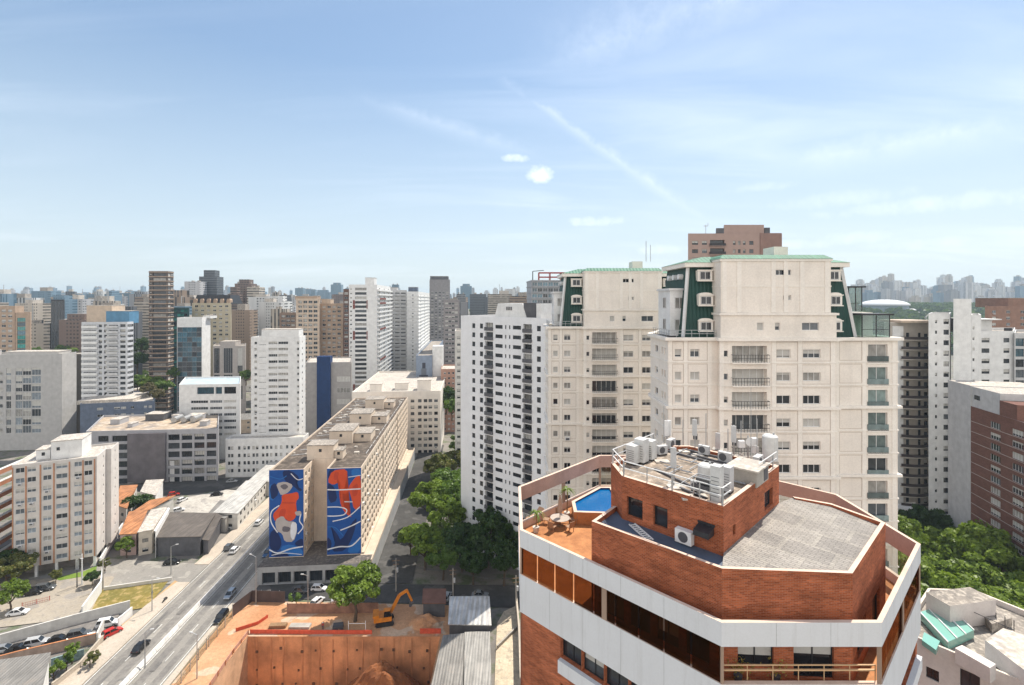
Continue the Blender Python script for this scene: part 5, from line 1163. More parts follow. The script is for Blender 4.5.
for k in (3, 4, 10, 11, 22, 23, 24): mb.box(Fb.u(353), Fb.u(355)-.05, -.2, -.003, zb_-4.4-2.95*k, zb_-1.6-2.95*k); mb.box(Fb.u(366.7), Fb.u(367.6), -.2, -.003, zb_-4.4-2.95*k, zb_-1.6-2.95*k)
for k in (2, 3, 9, 16, 22, 23): mb.box(Wb+1.65, Wb+1.72, 1.5, db*.45, zb_-4.1-2.95*k, zb_-3.0-2.95*k)
mb.build('red_panel', plain('dark_red_panel', (.20, .05, .035), .6, .2), t)
bld('dark_red_annex', 'narrow dark brown wing on the left side of the white and red tower', 343.4, 349, 331, 289, dep=14, wall=plain('dk_brown2', (.15, .085, .065), .7, .2), cat=AB, front=std(1, 2.4, 1.6, 2.95, 3, 29, '2', 'mix'))
bld('grey_balcony_tower', 'grey balcony tower just right of the white and red tower', 387.5, 406.8, 400, 290, dep=20, wall=lgrey, cat=AB, front=std(3, 4.0, 1.7, 2.95, 3, 30, '2d', 'dark', .5, depth=.9), bands=lambda zt: [(zt-2.95*k-1.1, 1.0, .5) for k in range(1, 30)], blocks=[(1, 8, 3, 12, 2)])
bld('white_balcony_tower', 'white tower with a blank front and a balcony side, right of the grey balcony tower', 407, 418.5, 395, 291.5, dep='429.5', wall=white, cat=AB, trim=white, right=std(3, 4, 1.7, 2.95, 3, 30, '2d', 'dark', .5, depth=.9), front=std(1, 1.4, 1, 2.95, 3, 30, '1'), blocks=[(.8, 8, 2, 10, 3.5, blueg)], bands=lambda zt: [(zt-2.95*k-1.2, .9, .35) for k in range(1, 30)])
bld('grey_brown_tower', 'dull grey tower with dark bays left of the tall white tower', 443.5, 459.5, 330, 300, dep=20, wall=plain('dull', (.27, .25, .25), .75, .2), cat=AB, front=std(4, 1.9, 1.5, 3, 2.5, 24, '2', 'dark'))
bld('grey_brown_tower', 'grey tower with a pale blank top band above the middle of the city', 429.5, 450, 520, 279.5, dep=24, wall=plain('dull2', (.24, .23, .235), .75, .2), cat=AB, front=std(5, 2.4, 1.6, 3, 14, 20, '2', 'dark'), blocks=[(1, 20, 1, 20, 3.5, dgrey)])
t = bld('painted_wall_block', 'small block with a blue-grey painting on its blank wall, left of the tall white tower', 416, 432, 300, 355.5, dep='443', wall=plain('paint_blue_grey', (.22, .27, .35), .75, .2), cat='building')
Fb, Wb, zb_, db = root_info[t.name]; mb = MB(); c = Wb/2-.3
for k, (a0, a1, z0, z1, m) in enumerate(((-3.2, 3.6, 0, 6, 0), (-2.6, 2.8, 6, 10, 0), (-1.4, 1.8, 10, 14, 1), (-.8, 1.2, 14, 17.5, 0), (-3.6, -2.4, 2, 9, 1))): mb.prism([(c+a0, -.05-.004*k), (c+a1, -.05-.004*k), (c+a1*.8, -.003), (c+a0*.8, -.003)], zb_-22+z0, zb_-22+z1, m)
mb.build('mural', [plain('fig_dark', (.05, .055, .075), .7), plain('fig_grey', (.15, .17, .2), .7)], t)
mb = MB(); mb.prism([(Wb+.1, 2), (Wb+6.5, 2), (Wb+6.5, 10), (Wb+.1, 10)], -1, zb_+5.4); mb.build('stair_tower', white, t)
bld('pink_brick_block', 'low pink-brown block beside the painted wall, left of the tall white tower', 441, 457, 288, 369, dep=20, wall=plain('pink_brick', (.42, .25, .19), .8, .2), roof=roofl, cat='building', front=std(3, 1.2, 1.2, 3, 2.5, 12, '1'))
bld('white_side_tower', 'narrow white block just left of the tall white tower', 455, 462.5, 215, 331, dep=20, wall=offwhite, cat=AB, front=std(1, 1.4, 1.2, 2.9, 3, 20, '1d', 'dark'))
t = bld('slab_end_wing', 'cream six-storey wing closing the far end of the mural slab block', 352, 440.5, 246, 392, dep='447.5', wall=cream, roof=roofl, cat='building', front=lambda F, L, zt: rows([(F.u(a)-.9, F.u(a)+.9) for a in (412.5, 419.8, 425.5, 430.3, 436)], zt-5, 9, 3.25, 1.6, '1d', 'dark'), right=std(2, 1.2, 1.3, 3.25, 5, 8), blocks=[(8, 14, 4, 10, 3), (20, 27, 8, 14, 2.6), (32, 39, 5, 13, 4.5)])
bld('glass_construction_tower', 'unfinished blue glass tower with red steelwork on top, left of the farther cream tower', 531.5, 575, 300, 280, dep=26, wall=plain('steel_grey', (.33, .34, .36), .6, .2), cat='tower under construction', front=std(8, 2.9, 2.2, 3.6, 2.5, 26, '2', 'blue', .3, depth=.2), bands=lambda zt: [(zt-3.6*k-.7, .5, .4) for k in range(0, 22)])
t_ = thing('construction_frame', 'red steel frame on top of the unfinished glass tower', 'steel frame', (29, 306, 90)); mb = MB()
for x in (-12, -5, 2, 9):
    for y in (0, 8): mb.bar((x, y, 0), (x, y, 5.2), .5)
for z in (2.5, 5.2):
    for y in (0, 8): mb.bar((-12, y, z), (9, y, z), .5)
    for x in (-12, -5, 2, 9): mb.bar((x, 0, z), (x, 8, z), .45)
mb.build('frame', plain('red_oxide', (.35, .06, .04), .7, .2), t_)
mb = MB(); mb.tube([(-16, 0, 0), (-16, 0, 6)], .3); mb.bar((-16, 0, 6), (-9, 0, 6.6), .4); mb.build('davit', darkmetal, t_)
t = bld('brown_tower', 'brown tower rising behind the nearer cream tower', 688, 735, 176, 232, a=-4, dep=20, ztop=102.5, wall=brown, cat=AB, front=lambda F, L, zt: rows([(F.u(a), F.u(b)) for a, b in ((692, 697), (702, 706), (725.2, 727.8), (733, 735.4), (738.2, 740.6), (743, 745.5), (749.3, 753.2))], zt-3.0, 14, 3., 1.4, '2d', 'dark')+rows([(F.u(710), F.u(724))], zt-3., 14, 3., 2.0, '4d', 'dark', .8)) if False else None
Fq = Frame((688-CX)/FPX*176, 176, 0); t = thing('brown_tower', 'brown tower rising behind the nearer cream tower', AB, (Fq.x, Fq.y, 0)); Wq = Fq.u(782)
w = rows([(Fq.u(a), Fq.u(b)) for a, b in ((692, 698), (702, 707), (733, 735.6), (738, 740.6), (743, 745.6), (749.3, 753.5), (765, 767))], 98.6, 14, 3., 1.4, '2d', 'dark')+rows([(Fq.u(710), Fq.u(724.5))], 98.6, 14, 3., 2.1, '4d', 'dark', .8)
o = shell(t, [(0, 0), (Wq, 0), (Wq+8, 20), (8, 20)], -1, 102, {0: w}, brown, roofc); put_windows(t, o)
balconies(t, Fq.u(709.5), Fq.u(725), 0, [97.5-3*k for k in range(14)], .8, .9, brown, darkmetal)
for a, b, z, m in ((724, 764, 105.2, brown), (716, 724, 104, dgrey), (764.5, 770, 104.2, dgrey)): mb = MB(); mb.prism([(Fq.u(a, .5), .5), (Fq.u(b, .5), .5), (Fq.u(b, .5)+5.5, 14), (Fq.u(a, .5)+5.5, 14)], 101.2, z, 0, None, False); mb.build('roof_block', m, t)
mb = MB(); mb.box(Fq.u(760), Fq.u(781), -.3, -.003, -1, 102.1); mb.build('side_pier', plain('brown2', (.25, .155, .13), .7, .15), t)
t = thing('roof_antenna', 'bent antenna bracket on the roof of the brown tower', 'antenna', (Fq.x+8, 180, 101.3)); mb = MB(); mb.tube([(0, 0, 0), (0, 0, 4.5)], .1); mb.bar((-.8, 0, 4), (.8, 0, 4), .2); mb.bar((.8, 0, 4), (.8, 0, 5.2), .15); mb.build('rod', steel, t)
t = bld('penthouse_hut', 'small cream roof hut between the brown tower and the green roof of the nearer cream tower', 707, 727, 120, 251.5, a=0, dep=8, zb=60, wall=cream2, roof=roofl, cat='building', front=lambda F, L, zt: rows([(1, 1.8), (2.6, 4.2)], zt-1.2, 1, 3, .9, '1', 'dark')) if False else None
# ---- right side
lean = lambda k: (lambda W, d: [(0, 0), (W, 0), (W+k*d, d), (k*d, d)])     # wings that splay away to the right
t = bld('curved_balcony_tower', 'tower with dark curved balconies just right of the nearer cream tower', 884, 929, 166, 322.5, a=0, dep=20, poly=lean(.86), wall=plain('balc_cream', (.44, .40, .35), .75, .15), cat=AB, front=lambda F, L, zt: rows([(F.u(906), F.u(909.5)), (F.u(918), F.u(921), '1d')], zt-4.5, 20, 3.3, 2.1, '1d', 'black', .3)+rows([(F.u(894), F.u(903), '3')], zt-4.6, 20, 3.3, 1.8, '3', 'mix', .3)+rows([(F.u(924), F.u(928))], zt-4.6, 20, 3.3, 1.6, '1d', 'dark', .3))
Fb, Wb, zb_, db = root_info[t.name]
mb = MB(); n = 10; a, b = Fb.u(899), Wb-.1; pts = [(a+(b-a)*k/n, -.4-1.9*math.sin(math.pi*(.12+.8*k/n))) for k in range(n+1)]; out_ = pts+[(b, -.004), (a, -.004)]
mb.prism(out_, -.25, 0, 0); inn = [(x, y+.12) for x, y in pts]
for k in range(n): mb.prism([pts[k], pts[k+1], inn[k+1], inn[k]], .003, .95, 1)
bm_ = mb.mesh('balcony', [plain('balc_slab', (.50, .45, .40), .7), plain('smoked_rail', (.05, .04, .04), .3, .2)])
for k in range(20): link('balcony', bm_, t, (0, 0, zb_-5.7-3.3*k))
mb = MB(); mb.prism([(4, -2.4), (Wb-.2, -2.4), (Wb-.2, 8), (4, 8)], zb_+.02, zb_+.8); mb.build('roof_canopy', beige, t); mb = MB(); mb.prism([(Fb.u(892), -.4), (Fb.u(902.5), -.4), (Fb.u(902.5), -.004), (Fb.u(892), -.004)], 0, zb_-1.2); mb.build('side_wall', white, t)
Fw = Frame((928.5-CX)/FPX*158, 158, 0); t = thing('white_shaft_tower', 'white tower with a tall blank shaft on the right, behind the grey and brick block', AB, (Fw.x, 158, 0)); uw = lambda p, v=0: Fw.u(p, v)
o = shell(t, [(0, 0), (uw(950), 0), (uw(950)+16.5, 18), (16.5, 18)], -1, 73.6, {0: rows([(uw(935), uw(937.2), '1d', 1.0), (uw(943.5), uw(949), '2d', 1.6)], 71.0, 20, 3.42, 1.4, '1d', 'dark')}, white, roofl); put_windows(t, o)
o = shell(t, [(uw(950)+.01, -1.2), (uw(968), -1.2), (uw(968)+16.5, 18), (uw(950)+17.7, 18)], -1, 78.4, {}, white, roofl, name='shaft_wall', rname='shaft_roof')
o = shell(t, [(uw(968)+.6, -.6), (uw(979.5), -.6), (uw(979.5)+17, 18), (uw(968)+17.6, 18)], -1, 73.2, {0: rows([(.3, 1.0)], 69, 19, 3.42, 1.0, '1', 'pale')}, white, roofl, name='wing_wall', rname='wing_roof'); put_windows(t, o)
BLD.append((Vector((150, 165, 0)), 20))
t = bld('white_terrace_block', 'white block with wide dark windows and a roof terrace at the right edge', 979.8, 1014, 164, 331, a=0, dep=20, poly=lean(1.05), wall=white, cat=AB, front=lambda F, L, zt: rows([(.6, F.u(989.5), '2d'), (F.u(1003.5), F.u(1009.5), '1d')], zt-3.1, 20, 3.5, 1.5, '2d', 'dark'), blocks=[(.3, 7, 3, 14, 3.4)])
Fb, Wb, zb_, db = root_info[t.name]; mb = MB(); mb.prism([(0, 1), (8.4, 1), (8.4, 13), (0, 13)], zb_+3.65, zb_+4.0); mb.build('terrace_roof', white, t); mb = MB(); mb.box(8.5, Wb-.3, .3, .38, zb_+.01, zb_+1); mb.build('terrace_rail', darkmetal, t)
bld('dark_glass_wing', 'dark glass balcony wing at the right edge next to the white terrace block', 1014.3, 1055, 163, 333, a=0, dep=20, poly=lean(1.05), wall=lgrey, cat=AB, front=std(4, 3.0, 2.6, 3.5, 3.1, 20, '2d', 'blue', .3, depth=.4))
bld('terracotta_block', 'low terracotta roofed block behind the white terrace block at the right edge', 985, 1060, 250, 306, a=0, dep=30, poly=lean(1.05), wall=plain('weathered_terracotta', (.29, .17, .125), .8, .25), roof=plain('weathered_terracotta', ()), cat='building', blocks=[(14, 36, 2, 20, 4)], front=std(5, 2, 1.4, 3.2, 3, 6))
# grey and brick block, seen on its long side
a_ = -13.7; Fg = Frame(124.6, 114.0, a_); gb = thing('brick_grey_block', 'brown brick block with thin pale lines and a blank grey wall at the right edge', AB, (124.6, 114.0, 0), R(a_)); LG = 36.0
v0 = Fg.v(970.8, 0); pb = [(0, 0), (18, 0), (18, v0), (0, v0)]
redbr = brick('brown_brick', (.215, .10, .075), (.165, .075, .058), (.2, .125, .1), .46, .18, .015, .15)
c = [(v0-Fg.v(p, 0), v0-Fg.v(q, 0), s) for p, q, s in ((990, 1000.5, '4'), (1011.8, 1023.5, '4'), (1034, 1046, '4'))]
o = shell(gb, pb, -1, 47.8, {3: rows(c, 44.6, 15, 2.9, 1.7, '4', 'mix', .25)}, redbr, roofl, extra=lambda mb: [mb.ring(inset(pb, -.06), inset(pb, .02), 46.5-2.9*k-.1, 46.5-2.9*k+.06, 1) for k in range(1, 16)], trim=plain('pale_line', (.42, .35, .31), .7)); put_windows(gb, o)
mb = MB(); mb.prism([(-.02, v0+.003), (18, v0+.003), (18, LG), (-.02, LG)], -1, 53.6, 0, 1); mb.prism([(.25, v0-11), (14, v0-11), (14, v0), (.25, v0)], 47.2, 53.4, 0, 1); mb.build('grey_wall', [lgrey, roofl], gb)
mb = MB(); mb.prism([(.1, v0-17), (9, v0-17), (9, v0-11.01), (.1, v0-11.01)], 47.2, 51.6); mb.build('roof_block', redbr, gb); link('window', win_mesh(2.2, 1.2, '2d', g_dark), gb, (.246, v0-2.2, 50.6), R(-90))
BLD.append((Fg.w(9, 18), 22))
# the pale building with the green glass roof, bottom right: its long wall runs parallel to the brick tower's left face
ZB = 44.0; rb_ = thing('terrace_building', 'pale mauve building with a green glass roof at the lower right corner', 'building', (47, 50, 0))
mauve = plain('mauve_render', (.58, .53, .50), .8, .14, .3)
LZ = lambda px, py, z: (G(px, py, z).x-47, G(px, py, z).y-50, z)
P1 = [LZ(a, b, ZB)[:2] for a, b in ((900, 630), (1034, 686), (1075, 655), (1030, 612), (975, 590), (928, 588))]
W1 = Vector(P1[1])-Vector(P1[0]); LW = W1.length
def on_wall(px, py):   # along-wall distance and height of a point of the long wall
    d = W1/LW; k = (px-CX)/FPX; ax, ay = P1[0][0]+47, P1[0][1]+50; t = (k*ay-ax)/(d.x-k*d.y); return t, H-(py-HY)/FPX*(ay+d.y*t)
r = []
for (pa, pb, yt, yb) in ((926, 939, 666, 677), (908, 913, 672, 677), (960, 980, 668, 688), (934, 939, 700, 706), (1002, 1012, 690, 700)):
    (a, z1), (b, _) = on_wall(pa, yt), on_wall(pb, yt); z0 = on_wall(pa, yb)[1]; r.append((a, b, z0, z1, '2d', 'dark'))
o = shell(rb_, P1, -1, ZB, {0: r}, mauve, roofc, .2, .6, plain('bright_coping', (.66, .58, .5), .8, .1)); put_windows(rb_, o)
def plate(name, pix, z, h, mat, root=rb_, m2=None):
    P = [LZ(a, b, z)[:2] for a, b in pix]; ar = sum(P[i-1][0]*P[i][1]-P[i][0]*P[i-1][1] for i in range(len(P))); P = P[::-1] if ar < 0 else P
    mb = MB(); mb.prism(P, z-h, z, 0, 1); return mb.build(name, [mat, m2 or mat], root)
gg = new_mat('green_glass')[0]; gg.node_tree.nodes['Principled BSDF'].inputs['Base Color'].default_value = (.20, .42, .36, 1); gg.node_tree.nodes['Principled BSDF'].inputs['Roughness'].default_value = .12
plate('glass_roof', [(920, 612), (946, 604), (974, 630), (948, 642)], ZB+.3, .8, gg, rb_, gg); plate('glass_roof', [(924, 632), (940, 641), (936, 650), (922, 640)], ZB+.1, .5, gg, rb_, gg)
for a, b in (((920, 612), (948, 642)), ((929, 609), (957, 638)), ((938, 606), (966, 634)), ((946, 604), (974, 630))): mb = MB(); mb.bar(LZ(*a, ZB+.36), LZ(*b, ZB+.36), .1); mb.build('glazing_bar', whitemetal, rb_)
plate('upper_wall', [(926, 592), (970, 587), (996, 600), (950, 606)], ZB+2.0, 2.5, mauve, rb_, roofc); plate('lower_wing', [(985, 640), (1003, 628), (1075, 650), (1075, 690), (1040, 682)], ZB+1.2, 1.7, white, rb_, roofl); plate('stair_wall', [(955, 648), (962, 645), (996, 664), (990, 668)], ZB+.9, 1.4, mauve)
plate('roof_platform', [(975, 606), (992, 602), (1012, 618), (992, 624)], ZB+.4, .9, roofc)
mb = MB()
for i in range(7): a = LZ(960+i*9, 606+i*4, ZB); mb.bar((*a[:2], ZB-.5), (*a[:2], ZB+1.0), .05)
mb.bar(LZ(960, 606, ZB+1.0), LZ(1014, 630, ZB+1.0), .05); mb.build('railing', darkmetal, rb_)
BLD.append((Vector((48, 50, 0)), 9))
t = thing('round_water_tank', 'round teal water tank on the roof of the pale stepped building, lower right', 'tank', tuple(G(968, 608, ZB-.5))); mb = MB(); mb.tube([(0, 0, 0), (0, 0, .9), (0, 0, 1.1)], [.9, .9, .5], 0, 18); mb.build('drum', plain('teal_tank', (.03, .14, .19), .5, .15), t); mb = MB(); mb.tube([(0, 0, 1.103), (0, 0, 1.2)], .3, 0, 12); mb.build('lid', dgrey, t)

# ------------------------------------------------------------------ low houses and sheds by the avenue
tiles = ribbed('orange_roof_tiles', (.56, .24, .10), .9, .45, 0, .85, 0, (.26, .12, .07)); corr = ribbed('grey_corrugated_roof', (.25, .235, .215), .6, .3, 0, .6); corrw = ribbed('pale_corrugated_roof', (.62, .60, .56), .9, .35, 0, .5, 0, (.35, .27, .20)); darkroof = ribbed('dark_fibre_roof', (.135, .115, .10), .5, .25, 0, .85, 0, (.2, .17, .14))
def house(name, label, quad, z, rise, roofm, wallm, cat='house', win=True, ridge=0, base=0):
    """walls under a roof whose four eave corners are read at height z; ridge 1 = gable, 0 = lean-to"""
    P = [G(a, b, z) for a, b in quad]; P = [(p.x, p.y) for p in P]
    ar = sum(P[i-1][0]*P[i][1]-P[i][0]*P[i-1][1] for i in range(4)); P = P[::-1] if ar < 0 else P
    i0 = min(range(4), key=lambda i: P[i][1]+P[(i+1) % 4][1]); P = P[i0:]+P[:i0]
    c = Vector((sum(p[0] for p in P)/4, sum(p[1] for p in P)/4)); t = thing(name, label, cat, (c.x, c.y, base)); Q = [(p[0]-c.x, p[1]-c.y) for p in P]; I = inset(Q, .3)
    zz = z-base; mb = MB(); wn = []
    for i in range(4):
        L = (Vector(I[(i+1) % 4])-Vector(I[i])).length; r = []
        if win and i in (0, 1):
            n = max(1, int(L/3.2)); zc = [1.5] if zz < 4.6 else [1.5, 4.4]
            for zq in zc:
                if zq+.7 < zz: r += [(a, b, zq-.6, zq+.6, '2d', 'mix') for a, b, _ in even(L, n, 1.5)]
        wn += wall_edge(mb, I[i], I[(i+1) % 4], -.3, zz-.02, r, .15)
    mb.build('wall', wallm, t); put_windows(t, wn, 30)
    mb = MB(); th = .18
    if ridge:
        a, b = (Vector(Q[0])+Vector(Q[3]))/2, (Vector(Q[1])+Vector(Q[2]))/2
        for s in (0, th):
            mb.face([(*Q[0], zz+s), (*Q[1], zz+s), (*b, zz+rise+s), (*a, zz+rise+s)]); mb.face([(*a, zz+rise+s), (*b, zz+rise+s), (*Q[2], zz+s), (*Q[3], zz+s)])
        mb.face([(*Q[1], zz), (*Q[2], zz), (*b, zz+rise)]); mb.face([(*Q[3], zz), (*Q[0], zz), (*a, zz+rise)])
        for p, q in ((0, 1), (2, 3)): mb.face([(*Q[p], zz), (*Q[q], zz), (*Q[q], zz+th), (*Q[p], zz+th)])
    else:
        lo = [(*Q[0], zz), (*Q[1], zz), (*Q[2], zz+rise), (*Q[3], zz+rise)]; hi = [(x, y, w+th) for x, y, w in lo]; mb.loft([lo, hi])
    mb.build('roof', roofm, t); BLD.append((Vector((c.x, c.y, 0)), max((Vector(Q[0])-Vector(Q[2])).length/2-1, 2))); return t
pinkw = plain('pink_wall', (.50, .36, .33), .8, .2); cw = plain('cream_wall', (.56, .50, .42), .8, .2)
house('tiled_house', 'house with orange tiles beside the white ten-storey block, left of the dark tree', [(117, 506), (127, 509), (138, 485), (120, 486)], 7, 1.2, tiles, offwhite, ridge=1)
house('tiled_house', 'front pink house with a bright orange tiled lean-to roof next to the dark shed', [(119, 535), (137, 534), (148, 513), (129, 515)], 6.5, 1.0, tiles, pinkw)
house('tiled_house', 'rear house with a long orange tiled roof between dark tree and white gable wall', [(128, 515), (150, 510), (176, 498), (150, 503)], 6.6, .9, tiles, offwhite)
house('flat_house', 'narrow cream house with a grey flat roof between orange tiles and white party wall', [(137, 533), (153, 530), (168, 508), (151, 511)], 7.2, .3, roofl, cw)
house('dark_shed', 'wide shed with a dark brown roof on the street corner by the avenue', [(156, 538), (201, 537), (216, 515), (170, 514)], 5.8, .5, darkroof, dgrey, 'shed', False)
house('lean_to_shed', 'steep dark lean-to shed beside the dark brown shed, along the avenue pavement', [(202, 540), (209, 541), (222, 519), (216, 516)], 4.5, 1.0, darkroof, dgrey, 'shed', False)
house('party_wall', 'bright white party wall with stepped top between cream house and dark shed', [(154, 531), (156, 532), (170, 508.5), (168, 508)], 8.2, 0, white, white, 'wall', False)
house('grey_hall', 'small hall with a pale grey roof behind the orange tiled houses', [(140, 492), (156, 496), (164, 481), (146, 482)], 7, .6, roofl, white, 'building', False)
house('long_street_shed', 'long low building with a pale stepped roof along the left pavement of the avenue', [(213, 513), (238, 514), (268, 482), (246, 483)], 5.5, .8, corrw, offwhite, 'shed', True)
house('long_street_shed', 'small pale-roofed store between the dark shed and the long street building', [(205, 517), (226, 519), (240, 505), (220, 502)], 4.6, .6, corr, offwhite, 'shed', False)
house('long_street_shed', 'far pale-roofed warehouse at the avenue beside the mural slab', [(247, 482), (272, 482), (300, 455), (280, 455)], 5.8, .8, corrw, offwhite, 'shed', False)
house('corner_house', 'low grey-roofed house with a white gable wall at the lower left corner', [(-30, 700), (40, 698), (51, 659), (-30, 671)], 6.0, 1.2, corr, white, 'house', False)
house('workshop', 'small workshop with a shiny white corrugated roof right of the excavation', [(448, 625), (491.5, 626), (489.5, 599), (449.5, 599)], 5.4, .5, ribbed('shiny_corrugated', (.72, .70, .67), 1.1, .4, 0, .35, .3, (.36, .26, .18)), dgrey, 'workshop', False)
house('grey_warehouse', 'larger warehouse with a pale grey roof at the bottom, below the shiny white workshop', [(428, 700), (463, 700), (464, 638), (443, 640)], 3.6, .9, corr, dgrey, 'warehouse', False)
house('grey_warehouse', 'warehouse half with a lighter roof, right of the pale grey one at the bottom edge', [(464, 700), (492, 700), (490, 634), (464.5, 635)], 3.8, .5, ribbed('light_corrugated', (.36, .345, .32), .6, .3, 0, .6), dgrey, 'warehouse', False)
house('garage_block', 'low reddish garage in the shade behind the pit, left of the shiny white workshop', [(422, 604), (446, 604), (446, 590), (423, 590)], 3.5, .2, plain('red_roof_paint', (.19, .095, .07), .8, .3, .4, False), dgrey, 'garage', False)
house('white_pavilion', 'small white pavilion behind the trees right of the nearer cream tower', [(894, 508), (914, 511), (918, 498), (901, 492)], 8, 1.5, white, white, 'building', False, 1)
# ------------------------------------------------------------------ walls and fences
def wall_run(name, label, pts, h, th, mat, cat='wall', z=0, capm=None):
    P = [Vector(G(a, b, z)) for a, b in pts]; c = P[0].copy(); t = thing(name, label, cat, tuple(c)); mb = MB(); cp = MB()
    for i in range(len(P)-1):
        a, b = P[i]-c, P[i+1]-c; d = (b-a).normalized(); nx = Vector((-d.y, d.x, 0))*th/2
        q = [a-nx, b-nx, b+nx, a+nx]; mb.prism([(x.x, x.y) for x in q], -.05, h); nx *= 1.35; q = [a-nx, b-nx, b+nx, a+nx]; cp.prism([(x.x, x.y) for x in q], h+.003, h+.09)
    mb.build('wall', mat, t); cp.build('coping', capm or mat, t); return t
wall_run('boundary_wall', 'high white wall on the left side of the dry grass lot', [(82, 620), (101, 593), (103, 578)], 3.2, .25, white)
wall_run('boundary_wall', 'low pale wall along the street edge of the dry grass lot', [(104, 591), (172, 581)], 1.0, .25, offwhite)
wall_run('boundary_wall', 'grey wall between the dry grass lot and the parked cars', [(-6, 648), (77, 625), (130, 611)], 2.6, .25, offwhite)
wall_run('boundary_wall', 'red-brown and cream wall in front of the parked cars, lower left', [(-6, 668), (20, 661), (96, 643)], 2.2, .25, plain('brick_and_cream_wall', (.42, .31, .25), .8, .3), capm=orange_r)
wall_run('boundary_wall', 'short white wall with peeling paint at the pavement end of the parking lot', [(97, 644), (104, 628)], 2.4, .25, offwhite)
wall_run('boundary_wall', 'white wall on the pavement side of the parking lot next to the red car', [(118, 628), (132, 616)], 2.2, .25, white)
wall_run('boundary_wall', 'sloping white side wall from the white ten-storey block down to the street', [(100, 566), (113, 544), (128, 522)], 2.2, .3, white)
wall_run('retaining_wall', 'pale retaining wall along the avenue pavement at the lower left', [(52, 690), (80, 668), (103, 641)], 1.3, .3, paving)
wall_run('boundary_wall', 'cream wall with a painted frieze behind the corner house, lower left', [(51, 668), (84, 658)], 1.9, .2, plain('painted_frieze', (.30, .42, .42), .8, .4, 1.6))
wall_run('alley_wall', 'long sunlit concrete wall between alley and brick tower at the bottom', [(521, 700), (519, 640), (516, 604)], 3.2, .3, paving)
wall_run('alley_wall', 'low diagonal concrete kerb wall in the yellow alley at the bottom', [(497, 650), (517, 630)], .9, .25, concrete)
def fence(name, label, pts, h, panel, post, gap=2.2, zs=0, mesh=False, grp=None):
    P = [Vector(G(a, b, zs)) for a, b in pts]; c = P[0].copy(); t = thing(name, label, 'fence', tuple(c)); pm = MB(); n_ = 0
    for i in range(len(P)-1):
        a, b = P[i]-c, P[i+1]-c; L = (b-a).length; d = (b-a)/L; nx = Vector((-d.y, d.x, 0))
        if mesh:
            for z in (h*.12, h*.5, h*.96): pm.bar(a+Vector((0, 0, z)), b+Vector((0, 0, z)), .06)
            k = 0
            while k < L: p = a+d*k; pm.bar(p+Vector((0, 0, .02)), p+Vector((0, 0, h)), .035); k += .32
        else: q = [a-nx*.04, b-nx*.04, b+nx*.04, a+nx*.04]; pm.prism([(x.x, x.y) for x in q], 0, h)
        for k in range(int(L/gap)+1):
            if n_ > 60: break
            p = a+d*min(L-.1, k*gap); mb = MB(); mb.bar((*(p+nx*.12).to_2d(), -.05), (*(p+nx*.12).to_2d(), h+.12), .12); mb.build('post', post, t); n_ += 1
    pm.build('panel', panel, t); return t
fence('site_hoarding', 'dark hoarding panels at the avenue corner of the building site', [(233, 617), (252, 602), (285, 603)], 3.0, plain('dark_hoarding', (.085, .06, .055), .7, .25, .5), steel, 2.4)
fence('site_hoarding', 'rust-brown hoarding along the street behind the pit', [(287, 614), (330, 614), (378, 613)], 2.6, plain('rust_hoarding', (.30, .16, .11), .8, .4, .6), darkmetal, 3.4)
fence('site_fence', 'tall wire fence between the avenue and the building site', [(232, 619), (206, 650), (176, 690)], 2.6, plain('ochre_steel', (.30, .24, .12), .6, .3, 2.), steel, 3.2, 0, True)
fence('safety_barrier', 'orange safety barrier along the far rim of the pit', [(250, 634), (300, 634.5), (372, 634.5)], 1.05, plain('orange_mesh', (.62, .10, .05), .7, .25, 1.5), orange_r, 3)
fence('safety_barrier', 'faded orange safety barrier on the left rim of the pit', [(248, 634.5), (232, 655), (208, 690)], 1.0, plain('faded_orange_mesh', (.55, .30, .22), .7, .3, 1.5), orange_r, 3)
fence('safety_barrier', 'crumpled orange barrier piled between hoarding and pit corner', [(236, 632), (258, 625), (268, 618)], .9, plain('orange_mesh', ()), orange_r, 2.5)
fence('safety_barrier', 'short orange barrier right of the excavator at the pit rim', [(420, 634), (441, 634)], 1.3, plain('orange_mesh', ()), orange_r, 3)
fence('low_fence', 'low red railing on the pale street left of the vacant lot', [(22, 608), (50, 601)], 1.2, plain('red_rail', (.45, .13, .10), .6), plain('red_rail', ()), 2.6, 0, True)
# median barrier of the avenue
mb = MB()
y = YN
while y < 400:
    a, b = Vector((rx(y, .02), y)), Vector((rx(y+7.9, .02), y+7.9)); d = (b-a).normalized(); nx = Vector((-d.y, d.x))
    for (w0, w1, z0, z1) in ((.45, .38, .1, .3), (.38, .12, .3, .95)):
        mb.loft([[(*(a-nx*w0), z0), (*(b-nx*w0), z0), (*(b+nx*w0), z0), (*(a+nx*w0), z0)], [(*(a-nx*w1), z1), (*(b-nx*w1), z1), (*(b+nx*w1), z1), (*(a+nx*w1), z1)]])
    y += 8
t = thing('median_barrier', 'white concrete barrier down the middle of the avenue', 'barrier', (rx(YN, 0), YN, 0)); mb.build('barrier', plain('barrier_paint', (.68, .66, .63), .7, .25, .6), t, (rx(YN, 0), YN, 0))

